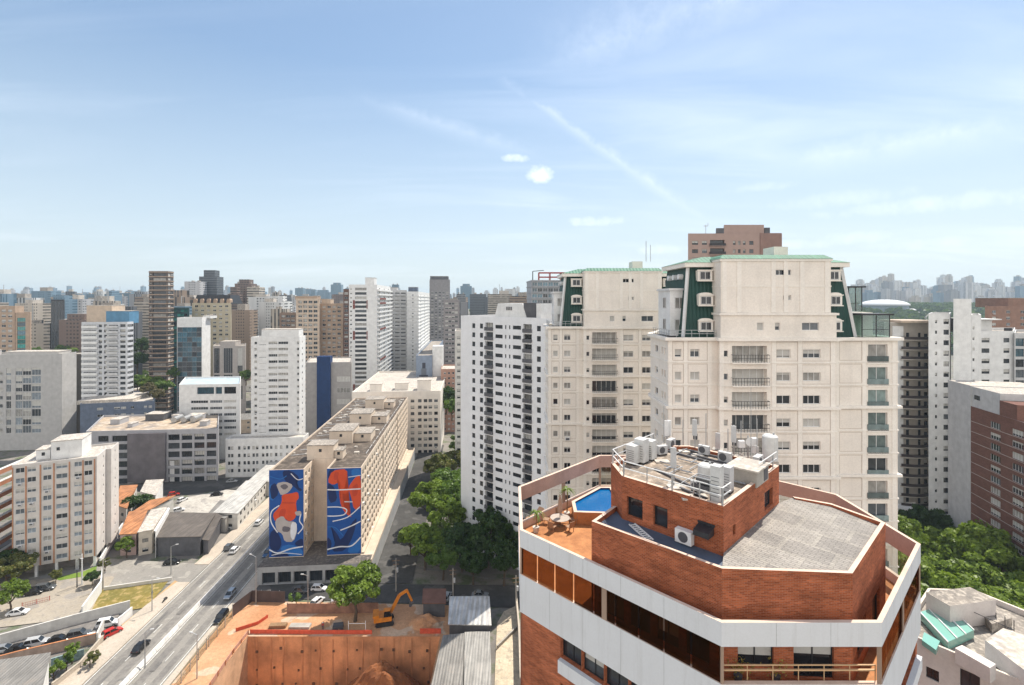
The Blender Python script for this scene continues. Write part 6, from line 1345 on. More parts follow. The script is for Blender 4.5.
# ------------------------------------------------------------------ vehicles
tyre = plain('tyre', (.02, .02, .02), .8, .2, 3.); carglass = glassy('car_glass', (.015, .018, .022), .05, .8); rimm = plain('wheel_rim', (.4, .4, .42), .35, .2, 3., False, .8)
lampw = plain('lamp_lens', (.7, .7, .68), .15, .05, 3., False); lampr = plain('tail_lens', (.35, .02, .015), .2, .1, 3., False)
PAINT = {k: plain('paint_'+k, c, .25, .08, 3., False, m, 0, .6) for k, c, m in (('black', (.012, .012, .014), .1), ('white', (.72, .72, .72), 0), ('silver', (.40, .42, .44), .5), ('grey', (.13, .14, .15), .4), ('red', (.45, .02, .015), 0), ('blue', (.03, .09, .2), .3), ('palegrey', (.55, .56, .57), .3))}
def car_proto(kind):
    Lh, Wd, Ht = {'hatch': (2.0, .86, 1.48), 'sedan': (2.2, .87, 1.45), 'suv': (2.25, .92, 1.72)}[kind]
    t = thing('parked_car', '', 'car'); belt = .92 if kind != 'suv' else 1.05
    def sec(x, w, z0, z1, k=.12): return [(x, -w+k*.3, z0), (x, w-k*.3, z0), (x, w, z0+k), (x, w, (z0+z1)/2), (x, w-.06, z1-.04), (x, w-.16, z1), (x, -w+.16, z1), (x, -w+.06, z1-.04), (x, -w, (z0+z1)/2), (x, -w, z0+k)]
    hood = belt-.12; rear = belt if kind != 'sedan' else belt-.02
    st = [(-Lh, Wd*.86, .38, belt-.22), (-Lh+.08, Wd*.95, .28, rear-.08), (-Lh+.5, Wd, .24, rear), (-.6, Wd, .22, belt), (.55, Wd, .22, belt-.01), (1.0, Wd, .23, hood+.05), (Lh-.35, Wd*.97, .25, hood-.06), (Lh-.06, Wd*.88, .30, hood-.2), (Lh, Wd*.80, .40, hood-.3)]
    mb = MB(); mb.loft([sec(*s) for s in st])
    x0, x1, r0, r1 = {'hatch': (-Lh+.12, 1.05, -Lh+.45, .35), 'sedan': (-1.65, 1.05, -.95, .30), 'suv': (-Lh+.1, 1.05, -Lh+.35, .45)}[kind]; wr = Wd*.76
    mb.box(r0+.02, r1-.02, -wr+.02, wr-.02, Ht-.05, Ht, 0); mb.box(r0+.1, r1-.1, -wr+.1, wr-.1, Ht+.003, Ht+.03, 0)
    for xa, xb in ((x0+.03, r0), (x1-.02, r1), ((x0+x1)/2-.1, (r0+r1)/2-.1)):
        for s in (-1, 1): mb.bar((xa, s*(Wd-.09), belt-.02), (xb, s*(wr-.01), Ht-.02), .09)
    mb.build('body', PAINT['white'], t, smooth=False)
    mb = MB(); mb.loft([[(x0, -Wd+.1, belt-.03), (x1, -Wd+.1, belt-.03), (x1, Wd-.1, belt-.03), (x0, Wd-.1, belt-.03)], [(r0, -wr, Ht-.052), (r1, -wr, Ht-.052), (r1, wr, Ht-.052), (r0, wr, Ht-.052)]]); mb.build('window', carglass, t)
    for sx_ in (-Lh*.62, Lh*.64):
        for sy in (-1, 1):
            mb = MB(); y = sy*(Wd-.09); mb.tube([(sx_, y-.11, .32), (sx_, y+.11, .32)], .32, 0, 14); w = mb.build('wheel', tyre, t); mb = MB(); mb.tube([(sx_, y+sy*.112, .32), (sx_, y+sy*.13, .32)], .19, 0, 10); mb.build('rim', rimm, w)
    for s in (-1, 1):
        mb = MB(); mb.box(Lh-.12, Lh-.02, s*Wd*.62-.16, s*Wd*.62+.16, hood-.34, hood-.2); mb.build('headlight', lampw, t); mb = MB(); mb.box(-Lh+.02, -Lh+.1, s*Wd*.66-.13, s*Wd*.66+.13, belt-.36, belt-.16); mb.build('taillight', lampr, t)
    return t
PROTO = {}; PUSED = set()
def car(px, py, heading, kind, paint, label, group=None, cat='car', name=None):
    if kind not in PROTO: PROTO[kind] = car_proto(kind); c = PROTO[kind]
    else: c = copy_tree(PROTO[kind])
    p = G(px, py, .7); c.location = (p.x, p.y, .14); c.rotation_euler = (0, 0, R(heading)); c['label'] = label; c['category'] = cat
    if name: c.name = name
    if group: c['group'] = group
    for o in KIDS(c):
        if o.name.startswith('body'): o.material_slots[0].link = 'OBJECT'; o.material_slots[0].material = PAINT[paint]
    return c
AH = 92.9    # heading of the avenue going away
gr = 'cars driving on the avenue'
car(141, 646, AH, 'sedan', 'black', 'black car on the near stretch of the avenue, beside the orange barrier posts', gr, name='moving_car')
car(235, 549.5, AH, 'hatch', 'white', 'white hatchback on the avenue beside a dark car, level with the dark brown shed', gr, name='moving_car')
car(229, 546.5, AH, 'hatch', 'grey', 'dark grey car on the avenue next to the white hatchback', gr, name='moving_car')
car(259, 522, AH, 'hatch', 'white', 'white car far up the avenue left of the left mural', gr, name='moving_car')
car(230, 594, AH+180, 'hatch', 'silver', 'silver-blue car in the shadow on the avenue', gr, name='moving_car')
car(221, 617.5, AH+180, 'suv', 'black', 'dark van on the avenue at the site hoarding corner', gr, name='moving_car')
gp = 'cars parked in the lot at lower left'
car(4, 649, 20, 'sedan', 'silver', 'silver car at the left edge of the row of parked cars, lower left', gp); car(18, 648.5, 20, 'sedan', 'black', 'black car second from the left in the row of parked cars, lower left', gp); car(37, 642.5, 20, 'suv', 'palegrey', 'pale grey car with white roof in the row of parked cars by the grey wall', gp)
car(58, 639.5, 20, 'sedan', 'black', 'black car in front of the dark doorway in the parking wall', gp); car(79, 634.5, 20, 'suv', 'grey', 'dark grey car between black car and white car in the parking lot', gp); car(93, 637.5, 18, 'sedan', 'white', 'white car next to the red car in the parking lot', gp); car(112, 632, 60, 'hatch', 'red', 'red hatchback at the pavement end of the parking lot', gp); car(108, 623, 20, 'suv', 'white', 'white van under the grey wall next to the red hatchback', gp)
gy_ = 'cars in the concrete yard'
car(174, 494, 25, 'hatch', 'red', 'red car in the yard behind the orange tiled houses', gy_); car(182.5, 499.5, 75, 'hatch', 'white', 'white car just right of the red car in the yard', gy_); car(178.5, 510, 40, 'hatch', 'white', 'white car behind the dark brown shed in the yard', gy_); car(217, 494, 15, 'sedan', 'black', 'black car parked near the long street building in the yard', gy_); car(232, 481, 15, 'sedan', 'silver', 'silver car on the dark lane below the long grey office', gy_)
car(45, 588, 18, 'suv', 'grey', 'dark grey van parked on the street below the white ten-storey block', 'cars on the pale side street'); car(33, 592, 18, 'suv', 'black', 'black car parked left of the dark grey van below the white ten-storey block', 'cars on the pale side street'); car(18, 612, 15, 'sedan', 'white', 'white car under the small round tree at the left edge', 'cars on the pale side street'); car(172, 562, 8, 'sedan', 'black', 'black car on the side street in front of the dark shed', 'cars on the pale side street')
gs = 'cars on the street behind the pit'
car(319, 588, 0, 'hatch', 'white', 'white car in front of the mural block podium, farther of two', gs); car(317.5, 601, 70, 'hatch', 'white', 'white car with dark windows nose-on behind the rust hoarding', gs); car(340, 599, 20, 'sedan', 'palegrey', 'pale car half under the bright green tree', gs); car(480, 594.5, 0, 'sedan', 'silver', 'silver car in the shaded street behind the shiny white workshop', gs); car(447, 596, 80, 'hatch', 'palegrey', 'grey car in the shaded street between the dark garage and the shiny white workshop', gs); car(300, 590, 0, 'sedan', 'grey', 'dark grey car in the shade of the mural block podium', gs); car(268, 553, AH+180, 'suv', 'blue', 'blue van at the foot of the left mural', gs)
def motorbike(px, py, rz, label):
    t = thing('motorcycle', label, 'motorcycle', tuple(G(px, py, .3))[:2]+(.14,), R(rz))
    for x in (-.65, .65): mb = MB(); mb.tube([(x, -.06, .32), (x, .06, .32)], .32, 0, 14); mb.build('wheel', tyre, t)
    mb = MB(); mb.loft([[(-.6, -.12, .45), (-.6, .12, .45), (-.6, .1, .8), (-.6, -.1, .8)], [(.1, -.16, .35), (.1, .16, .35), (.1, .14, .95), (.1, -.14, .95)], [(.5, -.08, .6), (.5, .08, .6), (.5, .06, .95), (.5, -.06, .95)]]); mb.build('body', PAINT['black'], t); mb = MB(); mb.bar((.5, -.36, 1.05), (.5, .36, 1.05), .05); mb.bar((.65, 0, .32), (.45, 0, 1.0), .07); mb.build('handlebar', steel, t)
motorbike(165, 600.5, AH+180, 'motorcycle by the left kerb of the avenue beside the dry grass lot')
# excavator at the pit rim
p = G(381, 633, .0); oy = plain('excavator_orange', (.66, .22, .02), .5, .25, 1.5); t = thing('excavator', 'orange excavator with raised boom at the pit rim', 'excavator', (p.x, p.y+3.4, .12), R(14)); t.scale = (1.15,)*3
for s in (-1, 1):
    mb = MB(); pts = [(-1.9, .35), (-1.6, .05), (1.6, .05), (1.9, .35), (1.6, .85), (-1.6, .85)]; mb.loft([[(x, s*1.15-.28, z) for x, z in pts], [(x, s*1.15+.28, z) for x, z in pts]]); mb.build('track', darkmetal, t)
mb = MB(); mb.box(-2.2, 1.4, -1.3, 1.3, 1.0, 1.9); mb.box(-2.4, -1.2, -1.25, 1.25, 1.9, 2.4); mb.build('body', oy, t); mb = MB(); mb.loft([[(-.2, -1.25, 1.903), (1.4, -1.25, 1.903), (1.4, -.2, 1.903), (-.2, -.2, 1.903)], [(-.1, -1.2, 3.1), (1.0, -1.2, 3.1), (1.0, -.25, 3.1), (-.1, -.25, 3.1)]]); cb = mb.build('cab', carglass, t); mb = MB(); mb.box(-.2, 1.1, -1.27, -.18, 3.103, 3.2); mb.build('cab_roof', oy, cb)
mb = MB(); mb.bar((1.2, .35, 1.9), (3.0, .35, 5.2), .5, .6); mb.bar((3.0, .35, 5.2), (4.6, .35, 6.0), .45, .5); mb.build('boom', oy, t); mb = MB(); mb.bar((4.5, .35, 6.1), (5.6, .35, 3.6), .38, .42); mb.build('stick', oy, t); mb = MB(); mb.loft([[(5.2, -.15, 3.6), (5.2, .85, 3.6), (6.0, .85, 3.5), (6.0, -.15, 3.5)], [(5.0, -.15, 2.7), (5.0, .85, 2.7), (5.4, .85, 2.6), (5.4, -.15, 2.6)]]); mb.build('bucket', dgrey, t); mb = MB(); mb.bar((1.3, .35, 2.6), (2.6, .35, 4.3), .18); mb.bar((3.2, .6, 5.5), (4.4, .6, 5.6), .16); mb.build('hydraulic_ram', steel, t)
# worker in red by the barrier
def skin_person(label, loc, rz, shirt, trousers, hat):
    t = thing('person', label, 'person', loc, R(rz)); bm = bmesh.new(); V = {}; 
    J = dict(pelvis=(0, 0, .95, .15), chest=(0, 0, 1.3, .17), neck=(0, 0, 1.47, .07), head=(0, .01, 1.62, .105), crown=(0, 0, 1.73, .085), hl=(-.1, 0, .88, .1), kl=(-.12, -.04, .48, .07), al=(-.12, .02, .09, .05), tl=(-.13, -.14, .04, .04), hr=(.1, 0, .88, .1), kr=(.13, .05, .48, .07), ar=(.14, .12, .09, .05), tr=(.15, -.03, .04, .04), sl=(-.2, 0, 1.4, .07), el=(-.27, -.02, 1.12, .05), wl=(-.27, -.16, .9, .035), fl=(-.27, -.22, .83, .03), sr=(.2, 0, 1.4, .07), er=(.28, .02, 1.12, .05), wr=(.25, -.18, 1.0, .035), fr=(.24, -.25, .97, .03))
    names = list(J); me = bpy.data.meshes.new('body'); E = [('pelvis', 'chest'), ('chest', 'neck'), ('neck', 'head'), ('head', 'crown')]
    for s in 'lr': E += [('pelvis', 'h'+s), ('h'+s, 'k'+s), ('k'+s, 'a'+s), ('a'+s, 't'+s), ('chest', 's'+s), ('s'+s, 'e'+s), ('e'+s, 'w'+s), ('w'+s, 'f'+s)]
    me.from_pydata([J[n][:3] for n in names], [(names.index(a), names.index(b)) for a, b in E], [])
    o = link('body', me, t); o.modifiers.new('skin', 'SKIN'); o.modifiers.new('sub', 'SUBSURF').levels = 1
    lay = me.skin_vertices[0].data
    for i, n in enumerate(names): lay[i].radius = (J[n][3],)*2; lay[i].use_root = n == 'pelvis'
    dg = bpy.context.evaluated_depsgraph_get(); m2 = bpy.data.meshes.new_from_object(o.evaluated_get(dg)); o.modifiers.clear(); o.data = m2
    for m in (shirt, trousers, plain('skin_tone', (.35, .2, .14), .6, .1, 3., False)): m2.materials.append(m)
    for f in m2.polygons: z = f.center.z; f.material_index = 2 if z > 1.5 or (abs(f.center.x) > .2 and z < 1.02 and z > .8) else (1 if z < .98 else 0); f.use_smooth = True
    mb = MB(); mb.tube([(0, .0, 1.68), (0, 0, 1.70), (0, 0, 1.78), (0, 0, 1.81)], [.16, .125, .1, .03], 0, 12); mb.build('helmet', hat, t)
    return t
pw = G(321.5, 632, .13); skin_person('worker in a red jacket and white helmet standing behind the orange pit barrier', (pw.x, pw.y+.8, .13), 0, plain('red_jacket', (.45, .06, .05), .9), plain('work_trousers', (.06, .06, .09), .9), white)
pw = G(206, 601, .13); pw = G(152, 597, .13); skin_person('pedestrian in dark clothes on the pavement beside the dry grass lot', (pw.x, pw.y, .15), 90, plain('dark_shirt', (.04, .04, .05), .9), plain('jeans', (.05, .07, .12), .9), plain('dark_hair', (.02, .015, .01), .8))
# site materials and lamp posts, poles
def lamp(px, py, h, label, arm=1.4, rz=0, mat=steel, grp='street lamps'):
    p = G(px, py); t = thing('street_lamp', label, 'street lamp', (p.x, p.y, .1), R(rz), grp); mb = MB(); mb.tube([(0, 0, 0), (0, 0, h*.5), (0, 0, h)], [.14, .1, .07]); mb.build('pole', mat, t); mb = MB(); mb.bar((0, 0, h-.05), (arm, 0, h+.35), .07); mb.build('arm', mat, t); mb = MB(); mb.box(arm-.1, arm+.6, -.14, .14, h+.28, h+.42); mb.build('lamp_head', lgrey, t); return t
lamp(256, 604, 12, 'street lamp at the avenue corner below the left mural', 1.6, 160); lamp(77, 588, 7.5, 'dark street lamp below the white ten-storey block', 1.0, 0, darkmetal); lamp(152, 612, 8, 'lamp post on the avenue pavement beside the dry grass lot', 1.2, 0); lamp(197, 679, 9, 'thin lamp post on the site side of the avenue', 1.2, 170); lamp(171, 575, 8, 'lamp post at the corner of side street and avenue', 1.2, 20); lamp(145, 668, 7.5, 'near lamp post on the median of the avenue', 1.0, 20); lamp(308, 612, 9, 'lamp post behind the rust hoarding in front of the podium', 1.2, 180)
def pole(px, py, h, label, cross=True, mat=concrete):
    p = G(px, py); t = thing('utility_pole', label, 'utility pole', (p.x, p.y, 0), R(10), 'utility poles'); mb = MB(); mb.tube([(0, 0, 0), (0, 0, h)], [.2, .12]); mb.build('pole', mat, t)
    if cross:
        mb = MB(); mb.bar((-1.0, 0, h-.6), (1.0, 0, h-.6), .12); mb.bar((-.8, 0, h-1.6), (.8, 0, h-1.6), .1); mb.build('crossarm', wood, t); mb = MB(); mb.tube([(.35, -.2, h-3.6), (.35, -.2, h-2.5)], .26, 0, 12); mb.build('transformer', lgrey, t)
    return p.x, p.y, h
A = pole(82, 585, 8.5, 'white utility pole in front of the white ten-storey block', False, white); Bp = pole(516, 614, 9.5, 'utility pole with crossarms beside the left corner of the brick tower'); Cp = pole(453, 603, 9, 'utility pole at the back left corner of the shiny white workshop'); Dp = pole(396, 592, 9, 'utility pole in the shaded street right of the bright green tree', True); Ep = pole(103, 590, 8, 'thin pole at the left corner of the dry grass lot', False)
mb = MB()
for a, b in ((Bp, Cp), (Cp, Dp)):
    for dz, dx in ((-.5, -.9), (-.5, 0), (-.5, .9), (-2, .3)):
        pts = [(a[0]+dx+(b[0]-a[0])*k/10, a[1]+(b[1]-a[1])*k/10, a[2]+dz+(b[2]-a[2])*k/10-1.0*math.sin(math.pi*k/10)) for k in range(11)]; mb.tube(pts, .03, 0, 4)
tag(mb.build('power_line', plain('cable', (.05, .05, .05), .7)), 'overhead cables strung between the poles of the shaded street', 'cables')
def stack(label, px, py, dims, mat, name, cat, rz=0, n=3):
    p = G(px, py, .12); t = thing(name, label, cat, (p.x, p.y, .13), R(rz)); w, d, h = dims
    for k in range(n): mb = MB(); mb.box(-w/2+.05*k, w/2-.03*k, -d/2+.03*(k % 2), d/2-.04*(k % 2), k*h/n+.003*k, (k+1)*h/n-.02); mb.build('layer', mat, t)
stack('stack of timber boards on the soil behind the orange barrier', 278, 627, (4, 1.3, .7), wood, 'timber_stack', 'timber stack', 5); stack('pale stack of sheets behind the orange pit barrier', 300, 627, (5, 1.6, .5), concrete, 'sheet_stack', 'sheet stack', 0); stack('grey pallet stack near the worker', 338, 629, (2.4, 1.6, 1.1), dgrey, 'pallet_stack', 'pallet stack', 12)
p = G(357, 632, .12); t = thing('pipe_frame', 'white pipe frame standing on the soil under the bright green tree', 'frame', (p.x, p.y, .12)); mb = MB()
for x in (-2.0, 2.0): mb.bar((x, 0, 0), (x, 0, 2.6), .14)
mb.bar((-2, 0, 2.0), (2, 0, 2.0), .1); mb.build('frame', whitemetal, t)

# ------------------------------------------------------------------ trees
bark = plain('bark', (.11, .08, .055), .9, .3, 1.5)
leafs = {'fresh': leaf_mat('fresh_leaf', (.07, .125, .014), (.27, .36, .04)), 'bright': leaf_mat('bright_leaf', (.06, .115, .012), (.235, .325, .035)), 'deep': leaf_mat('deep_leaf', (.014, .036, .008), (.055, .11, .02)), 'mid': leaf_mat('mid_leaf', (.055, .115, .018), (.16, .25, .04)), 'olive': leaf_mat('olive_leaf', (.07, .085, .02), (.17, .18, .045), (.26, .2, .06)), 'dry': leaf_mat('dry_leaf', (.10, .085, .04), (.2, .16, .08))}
TM = {}
def tree_mesh(seed, r, h, trunk_h, n_lobe, n_leaf, leaf, flat=.75):
    rg = np.random.RandomState(seed); lob = []
    for k in range(n_lobe):
        a = rg.uniform(0, 6.283); rr = r*math.sqrt(rg.uniform(0, 1))*.86; z = trunk_h+(h-trunk_h)*(.2+.62*rg.uniform()*(1-.55*(rr/r)**2)+.05); lob.append((rr*math.cos(a), rr*math.sin(a), z, r*rg.uniform(.13, .30)))
    lob = np.array(lob); idx = rg.randint(0, n_lobe, n_leaf); d = rg.normal(size=(n_leaf, 3)); d /= np.linalg.norm(d, axis=1)[:, None]; d[:, 2] *= flat
    rad = lob[idx, 3]*(.55+.5*rg.uniform(size=n_leaf)**.6); C = lob[idx, :3]+d*rad[:, None]
    nrm = d*.6+rg.normal(size=(n_leaf, 3))*.5+np.array([0, 0, .55]); nrm /= np.linalg.norm(nrm, axis=1)[:, None]; t1 = np.cross(nrm, rg.normal(size=(n_leaf, 3))); t1 /= np.linalg.norm(t1, axis=1)[:, None]; t2 = np.cross(nrm, t1)
    s = leaf*(.6+.8*rg.uniform(size=(n_leaf, 1))); V = np.stack([C-t1*s-t2*s*.45, C+t1*s*.2-t2*s*.6, C+t1*s+t2*s*.45, C-t1*s*.2+t2*s*.6], 1).reshape(-1, 3)
    me = bpy.data.meshes.new('crown'); me.from_pydata(V.tolist(), [], np.arange(n_leaf*4).reshape(-1, 4).tolist()); me.update()
    mb = MB(); mb.tube([(0, 0, -.2), (.05*r, 0, trunk_h*.5), (0, .04*r, trunk_h), (0, .03*r, trunk_h+(h-trunk_h)*.5)], [.055*r+.1, .045*r+.06, .035*r+.05, .02*r], 0, 8)
    for k in range(min(n_lobe, 7)): l = lob[k]; mb.tube([(0, .04*r, trunk_h*.85), (l[0]*.5, l[1]*.5, trunk_h*.75+l[2]*.25+.3), tuple(l[:3])], [.028*r+.04, .02*r+.02, .01*r+.01], 0, 5)
    return me, mb.mesh('trunk', bark)
KT = {'big': [(11, 5.2, 12, 4), (12, 6.0, 14, 4.5), (13, 4.6, 11, 3.5)], 'small': [(21, 2.6, 6, 2.2), (22, 3.0, 7, 2.4)]}
TREES = {}
def tree(kind, leafk, loc, label, scale=1., var=0, rz=0, group=None, name='broadleaf_tree', n=None):
    key = (kind, leafk, var)
    if key not in TREES:
        sd, r, h, th = KT[kind][var % len(KT[kind])]; me, tm = tree_mesh(sd+var, r, h, th, 42 if kind == 'big' else 18, n or (6200 if kind == 'big' else 1900), .34 if kind == 'big' else .24)
        me.materials.append(leafs[leafk]); TREES[key] = (me, tm)
    me, tm = TREES[key]; t = thing(name, label, 'tree', loc, rz, group); link('crown', me, t); link('trunk', tm, t); t.scale = (scale,)*3; return t
g2 = lambda px, py, z=0: tuple(G(px, py, z).to_2d())+(0,)
tree('big', 'bright', g2(355, 622), 'bright green tree between the pit and the mural block podium', 1.2, 0, .5)
tree('small', 'mid', g2(296, 607), 'small bushy tree at the dark hoarding corner below the left mural', .6, 1)
rg = random.Random(4)
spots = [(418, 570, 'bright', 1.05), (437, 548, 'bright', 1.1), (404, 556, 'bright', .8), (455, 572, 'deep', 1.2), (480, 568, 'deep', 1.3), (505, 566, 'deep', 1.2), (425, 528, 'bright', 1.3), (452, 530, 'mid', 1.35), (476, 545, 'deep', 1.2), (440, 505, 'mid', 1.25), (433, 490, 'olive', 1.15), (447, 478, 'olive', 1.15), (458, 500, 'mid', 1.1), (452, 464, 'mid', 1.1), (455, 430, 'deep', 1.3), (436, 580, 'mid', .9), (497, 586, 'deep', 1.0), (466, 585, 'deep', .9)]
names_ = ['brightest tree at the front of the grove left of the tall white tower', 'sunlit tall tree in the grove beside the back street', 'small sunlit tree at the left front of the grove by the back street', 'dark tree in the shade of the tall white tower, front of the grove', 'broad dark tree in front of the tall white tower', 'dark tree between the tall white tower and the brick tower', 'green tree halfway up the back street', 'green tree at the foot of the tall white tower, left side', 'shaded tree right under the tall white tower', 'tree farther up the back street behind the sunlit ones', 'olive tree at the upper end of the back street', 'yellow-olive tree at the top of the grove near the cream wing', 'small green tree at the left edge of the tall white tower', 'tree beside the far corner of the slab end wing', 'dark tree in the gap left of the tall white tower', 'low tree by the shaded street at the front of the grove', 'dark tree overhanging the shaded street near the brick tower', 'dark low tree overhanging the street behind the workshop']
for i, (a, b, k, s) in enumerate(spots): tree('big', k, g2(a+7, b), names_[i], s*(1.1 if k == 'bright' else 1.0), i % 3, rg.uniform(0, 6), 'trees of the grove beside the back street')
for i, (a, b, k, s, lb) in enumerate(((14, 590, 'olive', .85, 'olive tree with pale leaves at the left foot of the white ten-storey block'), (10, 613, 'bright', .62, 'small round bright green tree at the left edge'), (6, 585, 'deep', .9, 'dark tree at the left edge behind the olive one'), (139, 520, 'deep', .85, 'dark round tree among the orange tiled roofs'), (127, 558, 'bright', .5, 'small bright tree in front of the pink house'), (56, 583, 'olive', .35, 'small bush on the lawn below the white ten-storey block'), (92, 586, 'deep', .35, 'dark bush by the white wall of the vacant lot'))):
    tree('big', k, g2(a, b), lb, s, i % 3, i)
for i, (a, b, k, s, lb) in enumerate(((72, 664, 'bright', .75, 'light green shrub by the painted frieze at lower left'), (66, 671, 'mid', .6, 'green shrub left of the retaining wall at lower left'), (54, 684, 'bright', .7, 'bright shrub at the bottom edge beside the corner house'), (90, 669, 'olive', .45, 'small olive street plant on the avenue pavement'), (94, 664, 'olive', .5, 'taller olive street plant on the avenue pavement'), (105, 572, 'olive', .6, 'yellowish shrub at the foot of the sloping white wall'))):
    tree('small', k, g2(a, b), lb, s, i % 2, i, None, 'shrub')
# the canopy at lower right
lab = 'broad green tree in the dense canopy right of the brick tower'
rows_ = [(118, 16), (129, 16), (140, 15)]; i = 0; rg = random.Random(9)
for Y0 in (104, 113, 123, 133):
    x = .80*Y0+rg.uniform(0, 4)
    while x < 1.16*Y0:
        tree('big', ('bright', 'fresh', 'bright')[i % 3], (x+rg.uniform(-1.5, 1.5), Y0+rg.uniform(-2, 2), 0), lab, rg.uniform(1.35, 1.65), i % 3, rg.uniform(0, 6), 'trees of the canopy right of the brick tower', n=9000); i += 1; x += rg.uniform(8.5, 11)
for i, (a, b, Y, s, k, lb) in enumerate(((908, 0, 152, 1.0, 'deep', 'dark shaded tree below the curved balconies'), (922, 0, 150, 1.1, 'deep', 'dark shaded tree between curved balcony tower and white shaft tower'), (936, 0, 149, 1.3, 'deep', 'tall dark tree at the foot of the white shaft tower'), (944, 0, 140, 1.2, 'deep', 'dark tree beside the blank grey wall'))): tree('big', k, ((a-CX)/FPX*Y, Y, 0), lb, s, i % 3, i)
# green between the middle-distance blocks
mids = [(137, 378, 300, 'mid', 1.1), (146, 382, 285, 'bright', .9), (156, 379, 290, 'bright', 1.0), (164, 383, 270, 'mid', .9), (150, 388, 262, 'dry', .8), (158, 391, 255, 'dry', .8), (137, 356, 330, 'deep', 1.4), (141, 345, 360, 'deep', 1.4), (398, 383, 340, 'bright', 1.2), (405, 380, 330, 'mid', 1.3), (411, 378, 335, 'olive', 1.3), (393, 390, 310, 'bright', .9), (437, 398, 280, 'mid', 1.2), (446, 395, 275, 'deep', 1.2), (452, 402, 260, 'mid', 1.1), (358, 398, 275, 'olive', .8), (176, 372, 300, 'mid', .8), (62, 347, 400, 'mid', 1.2), (70, 350, 380, 'bright', 1.0), (36, 352, 380, 'mid', 1.0), (246, 372, 330, 'mid', 1.0), (345, 400, 270, 'mid', .7)]
for i, (a, b, Y, k, s) in enumerate(mids):
    zc = H-(b-HY)/FPX*Y; tree('big', k, ((a-CX)/FPX*Y, Y, max(0, zc-9*s)), ('sunny' if k == 'bright' else 'dull')+' tree among the middle-distance towers of the left half', s, i % 3, i, ('sunny' if k == 'bright' else 'dull')+' trees among the middle-distance towers')

# ------------------------------------------------------------------ the rest of the city, block by block
rf = random.Random(21)
FAC = {}
for nm, wc, gc in (('white', (.55, .55, .54), (.06, .065, .07)), ('cream', (.42, .37, .31), (.06, .055, .05)), ('tan', (.28, .205, .15), (.045, .04, .035)), ('grey', (.23, .23, .24), (.05, .055, .06)), ('brown', (.155, .105, .085), (.04, .035, .03)), ('dark', (.085, .09, .10), (.03, .035, .04)), ('blue', (.14, .22, .29), (.05, .10, .14)), ('pale', (.46, .46, .47), (.07, .08, .09))):
    FAC[nm] = [far_facade('facade_%s' % nm, wc, gc), far_facade('facade_%s_banded' % nm, wc, gc, 3.2, 3.0, .6, .42, True), far_facade('facade_%s_striped' % nm, wc, gc, 3.6, 3.0, .5, .5, False, True), far_facade('facade_%s_fine' % nm, wc, gc, 2.2, 2.9, .45, .4)]
def taken(x, y, r):
    return any((x-p.x)**2+(y-p.y)**2 < (r+q)**2 for p, q in BLD)
# landmarks along the horizon, to say where a far block stands
MARKS = [(-60, 'left of the tan tower'), (32, 'right of the tan tower'), (66, 'behind the pale balcony tower'), (135, 'left of the slim dark tower'), (150, 'behind the mirror glass office'), (205, 'behind the cream mansard tower'), (240, 'above the white apartment slab'), (305, 'behind the brown grid tower'), (345, 'behind the white and red tower'), (392, 'behind the grey balcony tower'), (432, 'left of the tall white tower'), (462, 'above the tall white tower'), (532, 'behind the farther cream tower'), (840, 'above the stadium dome'), (905, 'left of the white shaft tower'), (955, 'right of the white shaft tower'), (1000, 'at the right end of the skyline')]
def where(px):
    w = MARKS[0][1]
    for a, b in MARKS:
        if px >= a: w = b
    return w
SEEN = {}
CAP = np.full(1200, 700.)      # highest line already covered, column by column, so that blocks wholly hidden are left out
for a, b, y in ((-60, 76, 355), (81, 133, 322), (149, 173, 271), (177, 211, 318), (192, 231, 303), (251, 305, 337), (296, 343, 301), (349, 390, 285), (387, 429, 292), (429, 450, 280), (443, 459, 300), (455, 548, 318), (548, 852, 268), (852, 893, 312), (893, 929, 323), (929, 979, 314), (979, 1040, 331)): CAP[a+60:b+60] = y
